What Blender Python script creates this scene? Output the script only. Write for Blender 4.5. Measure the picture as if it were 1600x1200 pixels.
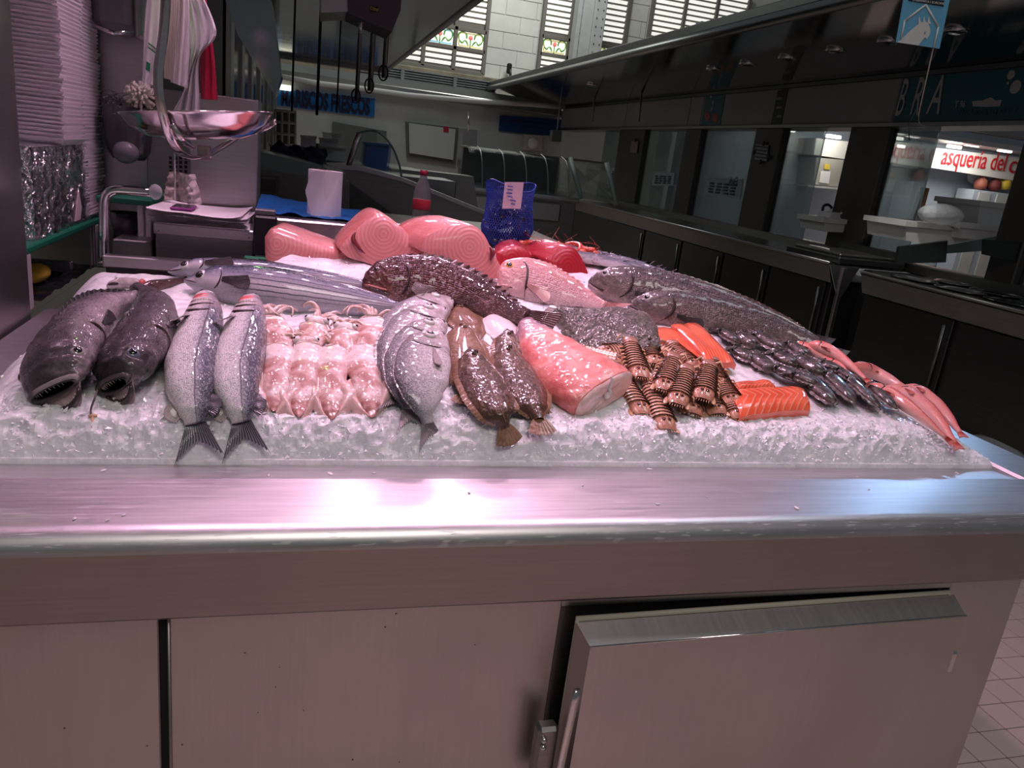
import bpy, math, random
from mathutils import Vector, Matrix, noise
R = random.Random(7)
for o in list(bpy.data.objects): bpy.data.objects.remove(o)
SC = bpy.context.scene
COL = SC.collection
# ------------------------------------------------------------------ camera
F = 1185.0
CAM = Vector((0, 0, 1.5))
WR = Matrix(((0.9613824, -0.0343911, -0.2730589), (-0.2501809, 0.3042476, -0.9191533), (0.1146883, 0.9519720, 0.2838943)))
cd = bpy.data.cameras.new('camera'); cd.lens = F / 1600 * 36; cd.sensor_width = 36; cd.sensor_fit = 'HORIZONTAL'
cd.clip_start = 0.02; cd.clip_end = 200
cam = bpy.data.objects.new('camera', cd); COL.objects.link(cam)
cam.matrix_world = Matrix.Translation(CAM) @ WR.to_4x4()
SC.camera = cam
# ------------------------------------------------------------------ world, exposure
SC.view_settings.view_transform = 'Standard'; SC.view_settings.look = 'None'
SC.view_settings.gamma = 1; SC.view_settings.use_curve_mapping = False
SC.view_settings.exposure = 0.0
wd = bpy.data.worlds.new('world'); SC.world = wd; wd.use_nodes = True
wd.node_tree.nodes['Background'].inputs[0].default_value = (0.86, 0.93, 1.0, 1)
wd.node_tree.nodes['Background'].inputs[1].default_value = 0.09
def light(name, kind, loc, energy, color, size=0.1, target=None, spot=None, blend=0.6, shape=None, size_y=None):
    l = bpy.data.lights.new(name, kind); l.energy = energy; l.color = color
    if kind == 'AREA':
        l.size = size
        if shape: l.shape = shape
        if size_y: l.size_y = size_y
    else: l.shadow_soft_size = size
    if kind == 'SPOT': l.spot_size = math.radians(spot or 90); l.spot_blend = blend
    o = bpy.data.objects.new(name, l); COL.objects.link(o); o.location = loc
    d = (Vector(target) if target else Vector(loc) - Vector((0, 0, 1))) - Vector(loc)
    o.rotation_euler = d.to_track_quat('-Z', 'Y').to_euler()
    return o
PINK = (1.0, 0.60, 0.84)
# the stall's own downlights, under its canopy above the ice
for x, y, e in ((-0.25, 1.75, 28), (0.2, 1.7, 31), (0.65, 1.7, 31), (1.1, 1.75, 31), (-0.05, 2.5, 20), (0.5, 2.5, 22), (1.05, 2.5, 20), (-0.42, 2.3, 16)):  # the last one is added to brighten the trays and foil
    light('canopy_or_fill_spot', 'SPOT', (x, y + 0.15, 2.56), e, PINK, 0.05, (x, y, 1.0), 88, 0.8)
for x, y, e, c, tx, cone in ((0.3, 4.4, 14, PINK, 0.25, 34), (0.7, 4.5, 26, PINK, 0.45, 34), (1.06, 4.6, 34, PINK, 0.7, 34), (0.5, 3.5, 13, PINK, 0.4, 44), (0.95, 3.6, 16, PINK, 0.6, 44)):
    light('canopy_or_fill_spot', 'SPOT', (x, y, 2.56), e, c, 0.09, (tx, 1.15, 0.94), cone, 0.8)
light('canopy_or_fill_spot', 'SPOT', (-0.15, 2.95, 2.56), 30, PINK, 0.05, (-0.74, 2.75, 1.3), 50, 0.7)  # added side light that brightens the foil boxes
for x in (-0.53, -0.31): light('green_lamp', 'SPOT', (x, 3.9, 2.42), 45, (0.36, 1.0, 0.20), 0.06, (x * 0.3, 1.09, 0.94), 10, 0.8)
light('aisle_fill_spot', 'SPOT', (4.75, 4.6, 2.62), 60, (0.35, 0.62, 1.0), 0.09, (1.2, 1.15, 0.94), 9, 0.8)  # added blue spot, puts the blue glow on the ledge
light('aisle_fill_spot', 'SPOT', (4.2, 5.0, 2.7), 60, (1.0, 0.96, 0.92), 0.08, (4.9, 5.6, 1.0), 50, 0.8)  # added spot to brighten the foam boxes
# hall lamps over the aisle in front of the stall, and far away over the other stalls, then a fill for the window wall
light('hall_or_fill_lamp', 'AREA', (0.4, -1.6, 4.6), 73, (1.0, 0.92, 0.88), 1.6)
light('hall_or_fill_lamp', 'AREA', (3.0, 2.4, 4.9), 24, (0.75, 0.9, 1.0), 1.2)
light('hall_or_fill_lamp', 'AREA', (1.5, 12.0, 4.8), 45, (0.92, 1.0, 0.96), 2.5)
light('hall_or_fill_lamp', 'AREA', (5.0, 17.0, 9.0), 420, (1.0, 1.0, 0.94), 3.0, (3.0, 21.6, 4.6))  # added fill light, brightens the window wall only
# ------------------------------------------------------------------ rays and planes
def ray(p): return WR @ Vector((p[0] - 800, 600 - p[1], -F))
def PZ(p, z): r = ray(p); return CAM + r * ((z - 1.5) / r.z)
def PX(p, x): r = ray(p); return CAM + r * (x / r.x)
def PY(p, y): r = ray(p); return CAM + r * (y / r.y)
XL, XR, YF, YB = -0.585, 1.62, 1.32, 2.95
def lerp(a, b, t): return a + (b - a) * t
def clamp(t, a=0., b=1.): return max(a, min(b, t))
def smooth(t): t = clamp(t); return t * t * (3 - 2 * t)
def ybx(x): return 2.03 + 0.26 * smooth((x + 0.22) / 0.25) + 0.24 * smooth((x - 0.42) / 0.28) + 0.05 * smooth((x - 0.75) / 0.25) - 0.26 * smooth((x - 1.02) / 0.2)
def bed(x, y, soft=False):                                                     # height of the ice
    t = clamp((y - YF) / 0.055); h = 0.062 * (1 - (1 - t) ** 2.2)
    h += 0.185 * max(0, min(y, 2.75) - 1.36)
    tr = clamp((XR - x) / 0.36); sr = 1 - (1 - tr) ** 3
    tl = clamp((x - XL) / 0.16); sl = 1 - (1 - tl) ** 2.4
    back = 1 - 0.9 * smooth((y - ybx(x)) / 0.12)
    if soft: back = 1
    if soft == 2: sr = max(sr, 0.8)
    if soft == 3: sr = max(sr, 0.62)
    return 0.935 + h * sr * sl * back
def B(px, py, lift=0.0, soft=1):                                           # where a line of sight meets the ice (raised by lift)
    r = ray((px, py)); r = r / r.y
    a, b = 1.25, 3.3
    f = lambda y: (1.5 + r.z * y) - (bed(r.x * y, y, soft) + lift)
    y = a
    while y < b and f(y) > 0: y += 0.01
    lo, hi = y - 0.01, y
    for _ in range(18):
        m = (lo + hi) / 2
        if f(m) > 0: lo = m
        else: hi = m
    y = (lo + hi) / 2
    return Vector((r.x * y, y, 1.5 + r.z * y))
def bedN(p):
    e = 0.04
    return Vector((-(bed(p.x + e, p.y) - bed(p.x - e, p.y)) / (2 * e), -(bed(p.x, p.y + e) - bed(p.x, p.y - e)) / (2 * e), 1)).normalized()
# ------------------------------------------------------------------ node materials
class NT:
    def __init__(s, name):
        s.m = bpy.data.materials.new(name); s.m.use_nodes = True; s.t = s.m.node_tree; s.n = s.t.nodes
        s.p = s.n['Principled BSDF']
    def new(s, t, **k):
        n = s.n.new(t)
        for a, v in k.items(): setattr(n, a, v)
        return n
    def put(s, sock, v):
        if isinstance(v, bpy.types.NodeSocket): s.t.links.new(v, sock)
        elif isinstance(v, (tuple, list)) and len(v) == 3 and sock.type == 'RGBA': sock.default_value = (*v, 1)
        else: sock.default_value = v
    def co(s, kind='Object', scale=None, rot=None):
        o = s.new('ShaderNodeTexCoord').outputs[kind]
        if scale is None and rot is None: return o
        mp = s.new('ShaderNodeMapping'); s.put(mp.inputs[0], o)
        if scale is not None: mp.inputs['Scale'].default_value = scale if isinstance(scale, tuple) else (scale,) * 3
        if rot is not None: mp.inputs['Rotation'].default_value = rot
        return mp.outputs[0]
    def noise(s, co, scale, detail=3, rough=0.55, dist=0):
        n = s.new('ShaderNodeTexNoise'); s.put(n.inputs['Vector'], co); n.inputs['Scale'].default_value = scale
        n.inputs['Detail'].default_value = detail; n.inputs['Roughness'].default_value = rough; n.inputs['Distortion'].default_value = dist
        return n.outputs[0]
    def vor(s, co, scale, out='Distance', feature='F1', rnd=1.0):
        n = s.new('ShaderNodeTexVoronoi', feature=feature); s.put(n.inputs['Vector'], co); n.inputs['Scale'].default_value = scale
        n.inputs['Randomness'].default_value = rnd
        return n.outputs[out]
    def wave(s, co, scale, dist=0, dscale=1, direction='X', prof='SIN', detail=2):
        n = s.new('ShaderNodeTexWave', bands_direction=direction, wave_profile=prof); s.put(n.inputs['Vector'], co)
        n.inputs['Scale'].default_value = scale; n.inputs['Distortion'].default_value = dist
        n.inputs['Detail Scale'].default_value = dscale; n.inputs['Detail'].default_value = detail
        return n.outputs['Fac']
    def ramp(s, fac, stops, interp='LINEAR'):
        n = s.new('ShaderNodeValToRGB'); s.put(n.inputs[0], fac); e = n.color_ramp.elements; n.color_ramp.interpolation = interp
        while len(e) < len(stops): e.new(0.5)
        for el, (p, c) in zip(e, stops):
            el.position = p; el.color = (*c, 1) if isinstance(c, (tuple, list)) else (c, c, c, 1)
        return n.outputs[0]
    def mix(s, a, b, fac, mode='MIX'):
        n = s.new('ShaderNodeMix', data_type='RGBA', blend_type=mode)
        s.put(n.inputs[0], fac); s.put(n.inputs[6], a); s.put(n.inputs[7], b)
        return n.outputs[2]
    def math(s, op, a, b=0.0, c=None):
        n = s.new('ShaderNodeMath', operation=op); s.put(n.inputs[0], a); s.put(n.inputs[1], b)
        if c is not None: s.put(n.inputs[2], c)
        return n.outputs[0]
    def sep(s, v):
        n = s.new('ShaderNodeSeparateXYZ'); s.put(n.inputs[0], v); return n.outputs
    def comb(s, x, y, z=0.0):
        n = s.new('ShaderNodeCombineXYZ'); s.put(n.inputs[0], x); s.put(n.inputs[1], y); s.put(n.inputs[2], z); return n.outputs[0]
    def bump(s, h, strength=0.3, dist=0.01):
        n = s.new('ShaderNodeBump'); n.inputs['Strength'].default_value = strength; n.inputs['Distance'].default_value = dist
        s.put(n.inputs['Height'], h); s.t.links.new(n.outputs[0], s.p.inputs['Normal'])
    def set(s, **k):
        for a, v in k.items(): s.put(s.p.inputs[a.replace('_', ' ')], v)
        return s.m
def mat(name, color, rough=0.5, metal=0.0, var=None, bump=None, coat=0.0, trans=0.0, alpha=1.0, emit=None, sss=0.0, ior=1.45, co='Object'):
    m = NT(name); c = color
    cc = m.co(co)
    if var:
        n = m.noise(cc, var[0], 4)
        lo = tuple(x * (1 - var[1]) for x in color); hi = tuple(min(1, x * (1 + var[1])) for x in color)
        c = m.ramp(n, [(0.3, lo), (0.7, hi)])
    if bump: m.bump(m.noise(cc, bump[0], 4), bump[1], bump[2] if len(bump) > 2 else 0.01)
    m.set(Base_Color=c, Roughness=rough, Metallic=metal, Coat_Weight=coat, Transmission_Weight=trans, Alpha=alpha, IOR=ior)
    if coat: m.p.inputs['Coat Roughness'].default_value = 0.12
    if sss: m.set(Subsurface_Weight=sss); m.p.inputs['Subsurface Radius'].default_value = (0.02, 0.01, 0.008); m.p.inputs['Subsurface Scale'].default_value = 0.5
    if emit: m.set(Emission_Color=emit[0], Emission_Strength=emit[1])
    return m.m
def steel(name, col=(0.56, 0.55, 0.56), rough=0.34, streak=(3, 3, 160), amount=0.16, scratch=0.0, aniso=0.0):
    m = NT(name); co = m.co('Object', streak); n = m.noise(co, 2.2, 5, 0.6)
    n2 = m.noise(m.co('Object'), 3.0, 4)
    c = m.ramp(n, [(0.25, tuple(x * (1 - amount) for x in col)), (0.75, tuple(min(1, x * (1 + amount * .6)) for x in col))])
    c = m.mix(c, tuple(x * 0.78 for x in col), m.ramp(n2, [(0.45, 0.0), (0.8, 0.7)]))
    r = m.math('ADD', m.math('MULTIPLY', n, 0.14), rough - 0.07)
    if scratch:
        s1 = m.noise(m.co('Object', (9, 150, 9), (0, 0, 0.9)), 3.0, 2, 0.5); s1 = m.ramp(s1, [(0.64, 0.0), (0.68, 1.0)])
        s2 = m.noise(m.co('Object', (8, 130, 8), (0, 0, -0.7)), 3.0, 2, 0.5); s2 = m.ramp(s2, [(0.66, 0.0), (0.7, 1.0)])
        s = m.math('MAXIMUM', s1, s2)
        c = m.mix(c, (0.78, 0.76, 0.78), m.math('MULTIPLY', s, scratch)); r = m.math('ADD', r, m.math('MULTIPLY', s, 0.2))
    m.bump(n, 0.05, 0.002)
    m.set(Base_Color=c, Roughness=r, Metallic=1.0)
    if aniso: m.set(Anisotropic=aniso)
    return m.m
# ------------------------------------------------------------------ mesh helpers
class MB:
    def __init__(s): s.v = []; s.f = []; s.uv = []; s.mi = []
    def add(s, v, f, uv=None, mi=0):
        k = len(s.v); s.v += [Vector(p) for p in v]; s.f += [tuple(i + k for i in q) for q in f]
        s.uv += list(uv) if uv else [(0, 0)] * len(v); s.mi += [mi] * len(f); return s
    def box(s, a, b, bev=0.0, M=None, mi=0):
        x0, y0, z0 = (min(a[i], b[i]) for i in range(3)); x1, y1, z1 = (max(a[i], b[i]) for i in range(3))
        if bev <= 0:
            v = [(x, y, z) for z in (z0, z1) for y in (y0, y1) for x in (x0, x1)]
            f = [(0, 2, 3, 1), (4, 5, 7, 6), (0, 1, 5, 4), (2, 6, 7, 3), (0, 4, 6, 2), (1, 3, 7, 5)]
        else:
            bev = min(bev, (x1 - x0) * .49, (y1 - y0) * .49, (z1 - z0) * .49); v = []; X = (x0, x1); Y = (y0, y1); Z = (z0, z1); sg = (1, -1); idx = {}
            for i in range(2):
                for j in range(2):
                    for k in range(2):
                        c = (X[i], Y[j], Z[k])
                        for ax in range(3):
                            p = [c[0] + sg[i] * bev, c[1] + sg[j] * bev, c[2] + sg[k] * bev]; p[ax] = c[ax]
                            idx[(i, j, k, ax)] = len(v); v.append(tuple(p))
            g = lambda i, j, k, a: idx[(i, j, k, a)]; f = []
            for i in range(2): f.append([g(i, 0, 0, 0), g(i, 1, 0, 0), g(i, 1, 1, 0), g(i, 0, 1, 0)])
            for j in range(2): f.append([g(0, j, 0, 1), g(1, j, 0, 1), g(1, j, 1, 1), g(0, j, 1, 1)])
            for k in range(2): f.append([g(0, 0, k, 2), g(1, 0, k, 2), g(1, 1, k, 2), g(0, 1, k, 2)])
            for i in range(2):
                for j in range(2): f.append([g(i, j, 0, 0), g(i, j, 1, 0), g(i, j, 1, 1), g(i, j, 0, 1)])
                for k in range(2): f.append([g(i, 0, k, 0), g(i, 1, k, 0), g(i, 1, k, 2), g(i, 0, k, 2)])
            for j in range(2):
                for k in range(2): f.append([g(0, j, k, 1), g(1, j, k, 1), g(1, j, k, 2), g(0, j, k, 2)])
            for i in range(2):
                for j in range(2):
                    for k in range(2): f.append([g(i, j, k, 0), g(i, j, k, 1), g(i, j, k, 2)])
            ctr = Vector(((x0 + x1) / 2, (y0 + y1) / 2, (z0 + z1) / 2)); ff = []
            for q in f:
                ps = [Vector(v[t]) for t in q]; n = (ps[1] - ps[0]).cross(ps[2] - ps[0])
                ff.append(tuple(q) if n.dot(sum(ps, Vector()) / len(ps) - ctr) > 0 else tuple(reversed(q)))
            f = ff
        if M is not None: v = [M @ Vector(p) for p in v]
        return s.add(v, f, None, mi)
    def tube(s, pts, r, n=8, cap=True, flat=1.0, mi=0, up=(0, 0, 1)):
        pts = [Vector(p) for p in pts]; m = len(pts); rr = r if isinstance(r, (list, tuple)) else [r] * m
        v = []; f = []; uv = []; prev = None
        for i in range(m):
            t = (pts[min(i + 1, m - 1)] - pts[max(i - 1, 0)]); t = t.normalized() if t.length > 1e-9 else Vector((0, 0, 1))
            a = prev if prev is not None else Vector(up)
            a = a - t * a.dot(t)
            if a.length < 1e-4: a = Vector((1, 0, 0)) - t * t.x
            if a.length < 1e-4: a = Vector((0, 1, 0))
            a.normalize(); b = t.cross(a); prev = a
            for k in range(n):
                an = 2 * math.pi * k / n; v.append(pts[i] + a * (rr[i] * math.cos(an) * flat) + b * (rr[i] * math.sin(an))); uv.append((i / max(1, m - 1), k / n))
        for i in range(m - 1):
            for k in range(n): k2 = (k + 1) % n; f.append((i * n + k, i * n + k2, (i + 1) * n + k2, (i + 1) * n + k))
        if cap: f.append(tuple(reversed(range(n)))); f.append(tuple((m - 1) * n + k for k in range(n)))
        return s.add(v, f, uv, mi)
    def lathe(s, prof, c=(0, 0, 0), n=24, M=None, sx=1.0, sy=1.0, mi=0):
        v = []; f = []; uv = []; m = len(prof)
        for i, (r, z) in enumerate(prof):
            for k in range(n):
                a = 2 * math.pi * k / n; p = Vector((r * math.cos(a) * sx, r * math.sin(a) * sy, z))
                if M is not None: p = M @ p
                v.append(p + Vector(c)); uv.append((k / n, i / max(1, m - 1)))
        for i in range(m - 1):
            for k in range(n): k2 = (k + 1) % n; f.append((i * n + k, i * n + k2, (i + 1) * n + k2, (i + 1) * n + k))
        if prof[0][0] > 1e-6: f.append(tuple(reversed(range(n))))
        if prof[-1][0] > 1e-6: f.append(tuple((m - 1) * n + k for k in range(n)))
        return s.add(v, f, uv, mi)
    def sphere(s, c, rx, ry=None, rz=None, n=12, m=8, M=None, mi=0):
        ry = rx if ry is None else ry; rz = rx if rz is None else rz
        v = [Vector((0, 0, rz))]; f = []
        for i in range(1, m):
            th = math.pi * i / m
            for k in range(n): a = 2 * math.pi * k / n; v.append(Vector((rx * math.sin(th) * math.cos(a), ry * math.sin(th) * math.sin(a), rz * math.cos(th))))
        v.append(Vector((0, 0, -rz)))
        for k in range(n): f.append((0, 1 + k, 1 + (k + 1) % n)); f.append((len(v) - 1, 1 + (m - 2) * n + (k + 1) % n, 1 + (m - 2) * n + k))
        for i in range(m - 2):
            for k in range(n): a = 1 + i * n; f.append((a + k, a + n + k, a + n + (k + 1) % n, a + (k + 1) % n))
        if M is not None: v = [M @ p for p in v]
        return s.add([p + Vector(c) for p in v], f, None, mi)
    def prism(s, poly, d, mi=0):                                   # polygon (3-D points) pushed along d
        d = Vector(d); n = len(poly); a = [Vector(p) for p in poly]; b = [p + d for p in a]
        return s.add(a + b, [tuple(range(n)), tuple(reversed(range(n, 2 * n)))] + [(i, i + n, (i + 1) % n + n, (i + 1) % n) for i in range(n)], None, mi)
    def grid(s, fn, nu, nv, closed_u=False, mi=0):
        v = []; uv = []; f = []
        for j in range(nv + 1):
            for i in range(nu + (0 if closed_u else 1)):
                u = i / nu; w = j / nv; v.append(fn(u, w)); uv.append((u, w))
        c = nu + (0 if closed_u else 1)
        for j in range(nv):
            for i in range(nu):
                i2 = (i + 1) % c; f.append((j * c + i, j * c + i2, (j + 1) * c + i2, (j + 1) * c + i))
        return s.add(v, f, uv, mi)
    def build(s, name, material, parent=None, smooth=True, origin=None, angle=None, recalc=True):
        if parent is not None: o0 = Vector(parent.get('_o', (0, 0, 0)))
        elif origin is not None: o0 = Vector(origin)
        else:
            xs = [p.x for p in s.v]; ys = [p.y for p in s.v]; zs = [p.z for p in s.v]
            o0 = Vector(((min(xs) + max(xs)) / 2, (min(ys) + max(ys)) / 2, min(zs)))
        me = bpy.data.meshes.new(name); me.from_pydata([tuple(p - o0) for p in s.v], [], s.f)
        if any(u != (0, 0) for u in s.uv):
            ul = me.uv_layers.new(name='UVMap'); d = ul.data
            for l in me.loops: d[l.index].uv = s.uv[l.vertex_index]
        for mm in (material if isinstance(material, (list, tuple)) else [material]): me.materials.append(mm)
        if any(s.mi): me.polygons.foreach_set('material_index', s.mi)
        if recalc:
            import bmesh
            bm = bmesh.new(); bm.from_mesh(me); bmesh.ops.recalc_face_normals(bm, faces=bm.faces); bm.to_mesh(me); bm.free()
        if smooth:
            me.polygons.foreach_set('use_smooth', [True] * len(me.polygons))
            if angle is not None: me.set_sharp_from_angle(angle=math.radians(angle))
        o = bpy.data.objects.new(name, me); COL.objects.link(o)
        if parent is not None: o.parent = parent; o['_o'] = tuple(o0)
        else: o.location = o0; o['_o'] = tuple(o0)
        return o
def tag(o, label=None, cat=None, group=None, kind=None):
    if label: o['label'] = label
    if cat: o['category'] = cat
    if group: o['group'] = group
    if kind: o['kind'] = kind
    return o
def thing(name, label, cat, loc, group=None):
    o = bpy.data.objects.new(name, None); COL.objects.link(o); o.empty_display_size = 0.05
    o.location = loc; o['_o'] = tuple(loc)
    return tag(o, label, cat, group)
def struct(name, mb, m, parent=None, smooth=False, label=None, **k):
    o = mb.build(name, m, parent, smooth, **k)
    if parent is None: o['kind'] = 'structure'
    if label: o['label'] = label
    return o
def copy_tree(o, parent=None):
    c = o.copy(); COL.objects.link(c); c.parent = parent
    for ch in list(o.children): copy_tree(ch, c)
    return c
def bx(a, b, bev=0.0): return MB().box(a, b, bev)
def text(name, s, size, M, m, parent, extrude=0.0006, sx=1.0, font_offset=0.0):
    cu = bpy.data.curves.new(name, 'FONT'); cu.body = s; cu.size = size; cu.extrude = extrude; cu.resolution_u = 3
    cu.align_x = 'CENTER'; cu.align_y = 'CENTER'; cu.offset = font_offset; cu.materials.append(m)
    t = bpy.data.objects.new(name, cu)
    dg = bpy.context.evaluated_depsgraph_get(); COL.objects.link(t); dg.update()
    me = bpy.data.meshes.new_from_object(t.evaluated_get(bpy.context.evaluated_depsgraph_get())); COL.objects.unlink(t); bpy.data.objects.remove(t)
    me.name = name
    me.transform(M @ Matrix.Diagonal((sx, 1, 1, 1)))
    o0 = Vector(parent.get('_o', (0, 0, 0))) if parent else Vector()
    me.transform(Matrix.Translation(-o0))
    o = bpy.data.objects.new(name, me); COL.objects.link(o); o.parent = parent; o['_o'] = tuple(o0)
    return o
def frame(x, y, z, o): m = Matrix((x, y, z)).transposed().to_4x4(); m.translation = o; return m
def catmull(P, n):
    P = [Vector(p) for p in P]; Q = [P[0] * 2 - P[1]] + P + [P[-1] * 2 - P[-2]]; out = []
    m = len(P) - 1
    for i in range(n + 1):
        t = i / n * m; k = min(int(t), m - 1); u = t - k; a, b, c, d = Q[k:k + 4]
        out.append(0.5 * ((2 * b) + (c - a) * u + (2 * a - 5 * b + 4 * c - d) * u * u + (3 * b - a - 3 * c + d) * u ** 3))
    return out
def interp(tab, s):
    for i in range(len(tab) - 1):
        if s <= tab[i + 1][0]:
            a, b = tab[i], tab[i + 1]; t = clamp((s - a[0]) / max(1e-9, b[0] - a[0])); t = t * t * (3 - 2 * t) * 0.5 + t * 0.5
            return [lerp(a[k], b[k], t) for k in range(1, len(a))]
    return list(tab[-1][1:])
# ------------------------------------------------------------------ materials
M_top = steel('counter_top_steel', (0.66, 0.63, 0.65), 0.40, (2, 60, 60), 0.2, 0.35)
M_front = steel('cabinet_steel', (0.60, 0.55, 0.54), 0.42, (60, 3, 2), 0.05)
M_lip = steel('lip_steel', (0.42, 0.37, 0.36), 0.38, (2, 3, 60), 0.10)  # darker than the cabinet: the lip's dim reflection is in the colour
M_steel = steel('stall_steel', (0.55, 0.53, 0.53), 0.33, (3, 3, 80), 0.12)
M_dsteel = steel('dark_steel', (0.30, 0.29, 0.285), 0.36, (2, 2, 60), 0.15)
M_vdsteel = steel('darkened_steel', (0.13, 0.13, 0.13), 0.40, (2, 2, 60), 0.2)  # right counters' dim aisle reflections are put into this darker colour
M_mirror = steel('polished_soffit', (0.34, 0.34, 0.36), 0.12, (2, 2, 2), 0.1)
M_chrome = mat('chrome', (0.72, 0.70, 0.71), 0.12, 1.0)
M_pan = steel('pan_steel', (0.72, 0.66, 0.67), 0.16, (4, 4, 40), 0.1)
M_black = mat('black_plastic', (0.015, 0.015, 0.017), 0.4)
M_gap = mat('dark_gap', (0.004, 0.004, 0.004), 0.8)
M_gasket = mat('rubber_gasket', (0.40, 0.37, 0.30), 0.6)
M_greenshelf = mat('green_board', (0.01, 0.16, 0.085), 0.35, var=(8, 0.2))
M_alu = mat('aluminium_leg', (0.62, 0.58, 0.58), 0.4, 0.4)
M_foam = mat('white_foam', (0.80, 0.76, 0.78), 0.55, var=(12, 0.05))
M_white = mat('white_plastic', (0.72, 0.71, 0.70), 0.45, var=(6, 0.06))
M_paper = mat('white_paper', (0.80, 0.77, 0.78), 0.85, bump=(60, 0.15))
M_grey = mat('grey_plastic', (0.16, 0.16, 0.17), 0.35)
M_blue = mat('blue_plastic', (0.012, 0.13, 0.42), 0.4, bump=(18, 0.4))
M_red = mat('red_plastic', (0.42, 0.012, 0.05), 0.45)
M_yellow = mat('yellow_sponge', (0.62, 0.44, 0.05), 0.6)
M_navy = mat('navy_cloth', (0.012, 0.016, 0.05), 0.8, bump=(14, 0.5))
M_wallw = mat('white_wall', (0.50, 0.51, 0.49), 0.6, var=(2, 0.08))
M_glass = NT('case_glass'); M_glass = M_glass.set(Base_Color=(0.78, 0.9, 0.88), Roughness=0.03, Transmission_Weight=1.0, IOR=1.2, Alpha=0.55)
M_film = mat('clear_film', (0.8, 0.82, 0.84), 0.12, alpha=0.45, bump=(22, 0.8, 0.02))
def foil():
    m = NT('aluminium_foil'); co = m.co('Object')
    v = m.vor(m.co('Object', (1, 1, 1.3)), 15, 'Distance'); n = m.noise(co, 18, 4, 0.65, 1.2)
    h = m.math('ADD', m.math('MULTIPLY', v, 0.8), n); m.bump(h, 1.0, 0.02)
    return m.set(Base_Color=(0.90, 0.88, 0.90), Roughness=0.16, Metallic=1.0)
M_foil = foil()
def floormat():
    m = NT('floor_tiles'); co = m.co('Object'); b = m.new('ShaderNodeTexBrick', offset=0.0); m.put(b.inputs['Vector'], co)
    b.inputs['Color1'].default_value = (0.62, 0.46, 0.41, 1); b.inputs['Color2'].default_value = (0.60, 0.44, 0.40, 1); b.inputs['Mortar'].default_value = (0.012, 0.01, 0.01, 1)
    b.inputs['Scale'].default_value = 1.0; b.inputs['Brick Width'].default_value = 0.1035; b.inputs['Row Height'].default_value = 0.1035; b.inputs['Mortar Size'].default_value = 0.0015
    return m.set(Base_Color=b.outputs[0], Roughness=0.35)
M_floor = floormat()
M_tile = mat('pink_floor_tile', (0.62, 0.46, 0.41), 0.3, var=(5, 0.05))
M_grout = mat('dark_grout', (0.012, 0.01, 0.01), 0.8)
# ------------------------------------------------------------------ floor
fl = struct('floor', bx((-14, -8, -0.1), (22, 24, -0.004)), M_floor, origin=(2.337 - 0.1035 * 40, 1.337 - 0.1035 * 40, 0), label='pale pink tiled market floor with thin dark joints')
tile = None
g = MB().box((0, 0, 0), (1, 1, 1))
struct('floor_joint', bx((1.2, 1.03, -0.02), (3.2, 2.43, 0.0005)), M_grout, fl)
for i in range(-9, 8):
    for j in range(-2, 9):
        x = 2.337 + i * 0.1035; y = 1.337 + j * 0.1035
        if tile is None:
            tile = MB().box((0.0015, 0.0015, -0.003), (0.102, 0.102, 0.004), 0.0012).build('tile', M_tile, None, False, origin=(0, 0, 0)); t = tile; t.parent = fl
        else: t = tile.copy(); COL.objects.link(t)
        t.location = Vector((x, y, 0)) - fl.location
# ------------------------------------------------------------------ the fish counter
ct = thing('fish_counter', 'stainless steel display counter holding the bed of ice', 'counter', (0.5, 1.05, 0))
def sweepx(prof, x0, x1):                                           # (y,z) profile along x
    n = len(prof); mb = MB(); v = [(x0, y, z) for y, z in prof] + [(x1, y, z) for y, z in prof]
    mb.add(v, [(i, i + 1, n + i + 1, n + i) for i in range(n - 1)]); return mb
XE = 1.74
arc = [(1.07 - 0.032 * math.sin(a), 0.908 + 0.032 * math.cos(a)) for a in [math.pi / 2 * i / 8 for i in range(9)]]
prof = [(1.36, 0.905), (1.325, 0.925), (1.226, 0.9345), (1.222, 0.9405)] + arc + [(1.038, 0.80), (1.042, 0.795), (1.075, 0.795), (1.08, 0.80), (1.08, 0.86)]
nprof = len(prof)
sweepx([(1.36, 0.905), (1.327, 0.924), (1.2265, 0.9335), (1.2235, 0.9405)], -1.3, XE).build('gutter', M_top, ct, True, angle=25)
sweepx([(1.2235, 0.9405)] + arc, -1.3, XE).build('ledge', M_top, ct, True, angle=60)
sweepx([arc[-1], (1.044, 0.80), (1.048, 0.795), (1.075, 0.795), (1.08, 0.80), (1.08, 0.90)], -1.3, XE).build('front_lip', M_lip, ct, True, angle=30)
# right hand rim, seen beyond the ice
MB().box((1.60, 1.2, 0.86), (XE, 2.92, 0.9385), 0.006).build('side_rim', M_top, ct, False)
MB().box((-0.7, 1.2, 0.86), (XL, 2.40, 0.936), 0.004).build('side_rim', M_top, ct, False)
MB().box((-0.62, 1.36, 0.80), (1.62, 2.40, 0.925)).build('tray', M_dsteel, ct, False)
MB().box((0.2, 2.40, 0.80), (1.62, 2.61, 0.925)).build('tray', M_dsteel, ct, False)
MB().box((0.96, 2.61, 0.80), (1.62, 2.92, 0.925)).build('tray', M_dsteel, ct, False)
YC = 1.062
bx((-1.3, YC, 0.02), (-0.186, YC + 0.03, 0.797), 0.002).build('cabinet_panel', M_front, ct, False)
bx((-0.174, YC, 0.02), (0.452, YC + 0.03, 0.797), 0.002).build('cabinet_panel', M_front, ct, False)
bx((0.452, YC + 0.012, 0.02), (1.30, YC + 0.04, 0.80)).build('door_recess', M_dsteel, ct, False)
bx((1.285, YC, 0.02), (1.468, YC + 0.03, 0.797), 0.002).build('cabinet_panel', M_front, ct, False)
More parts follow.
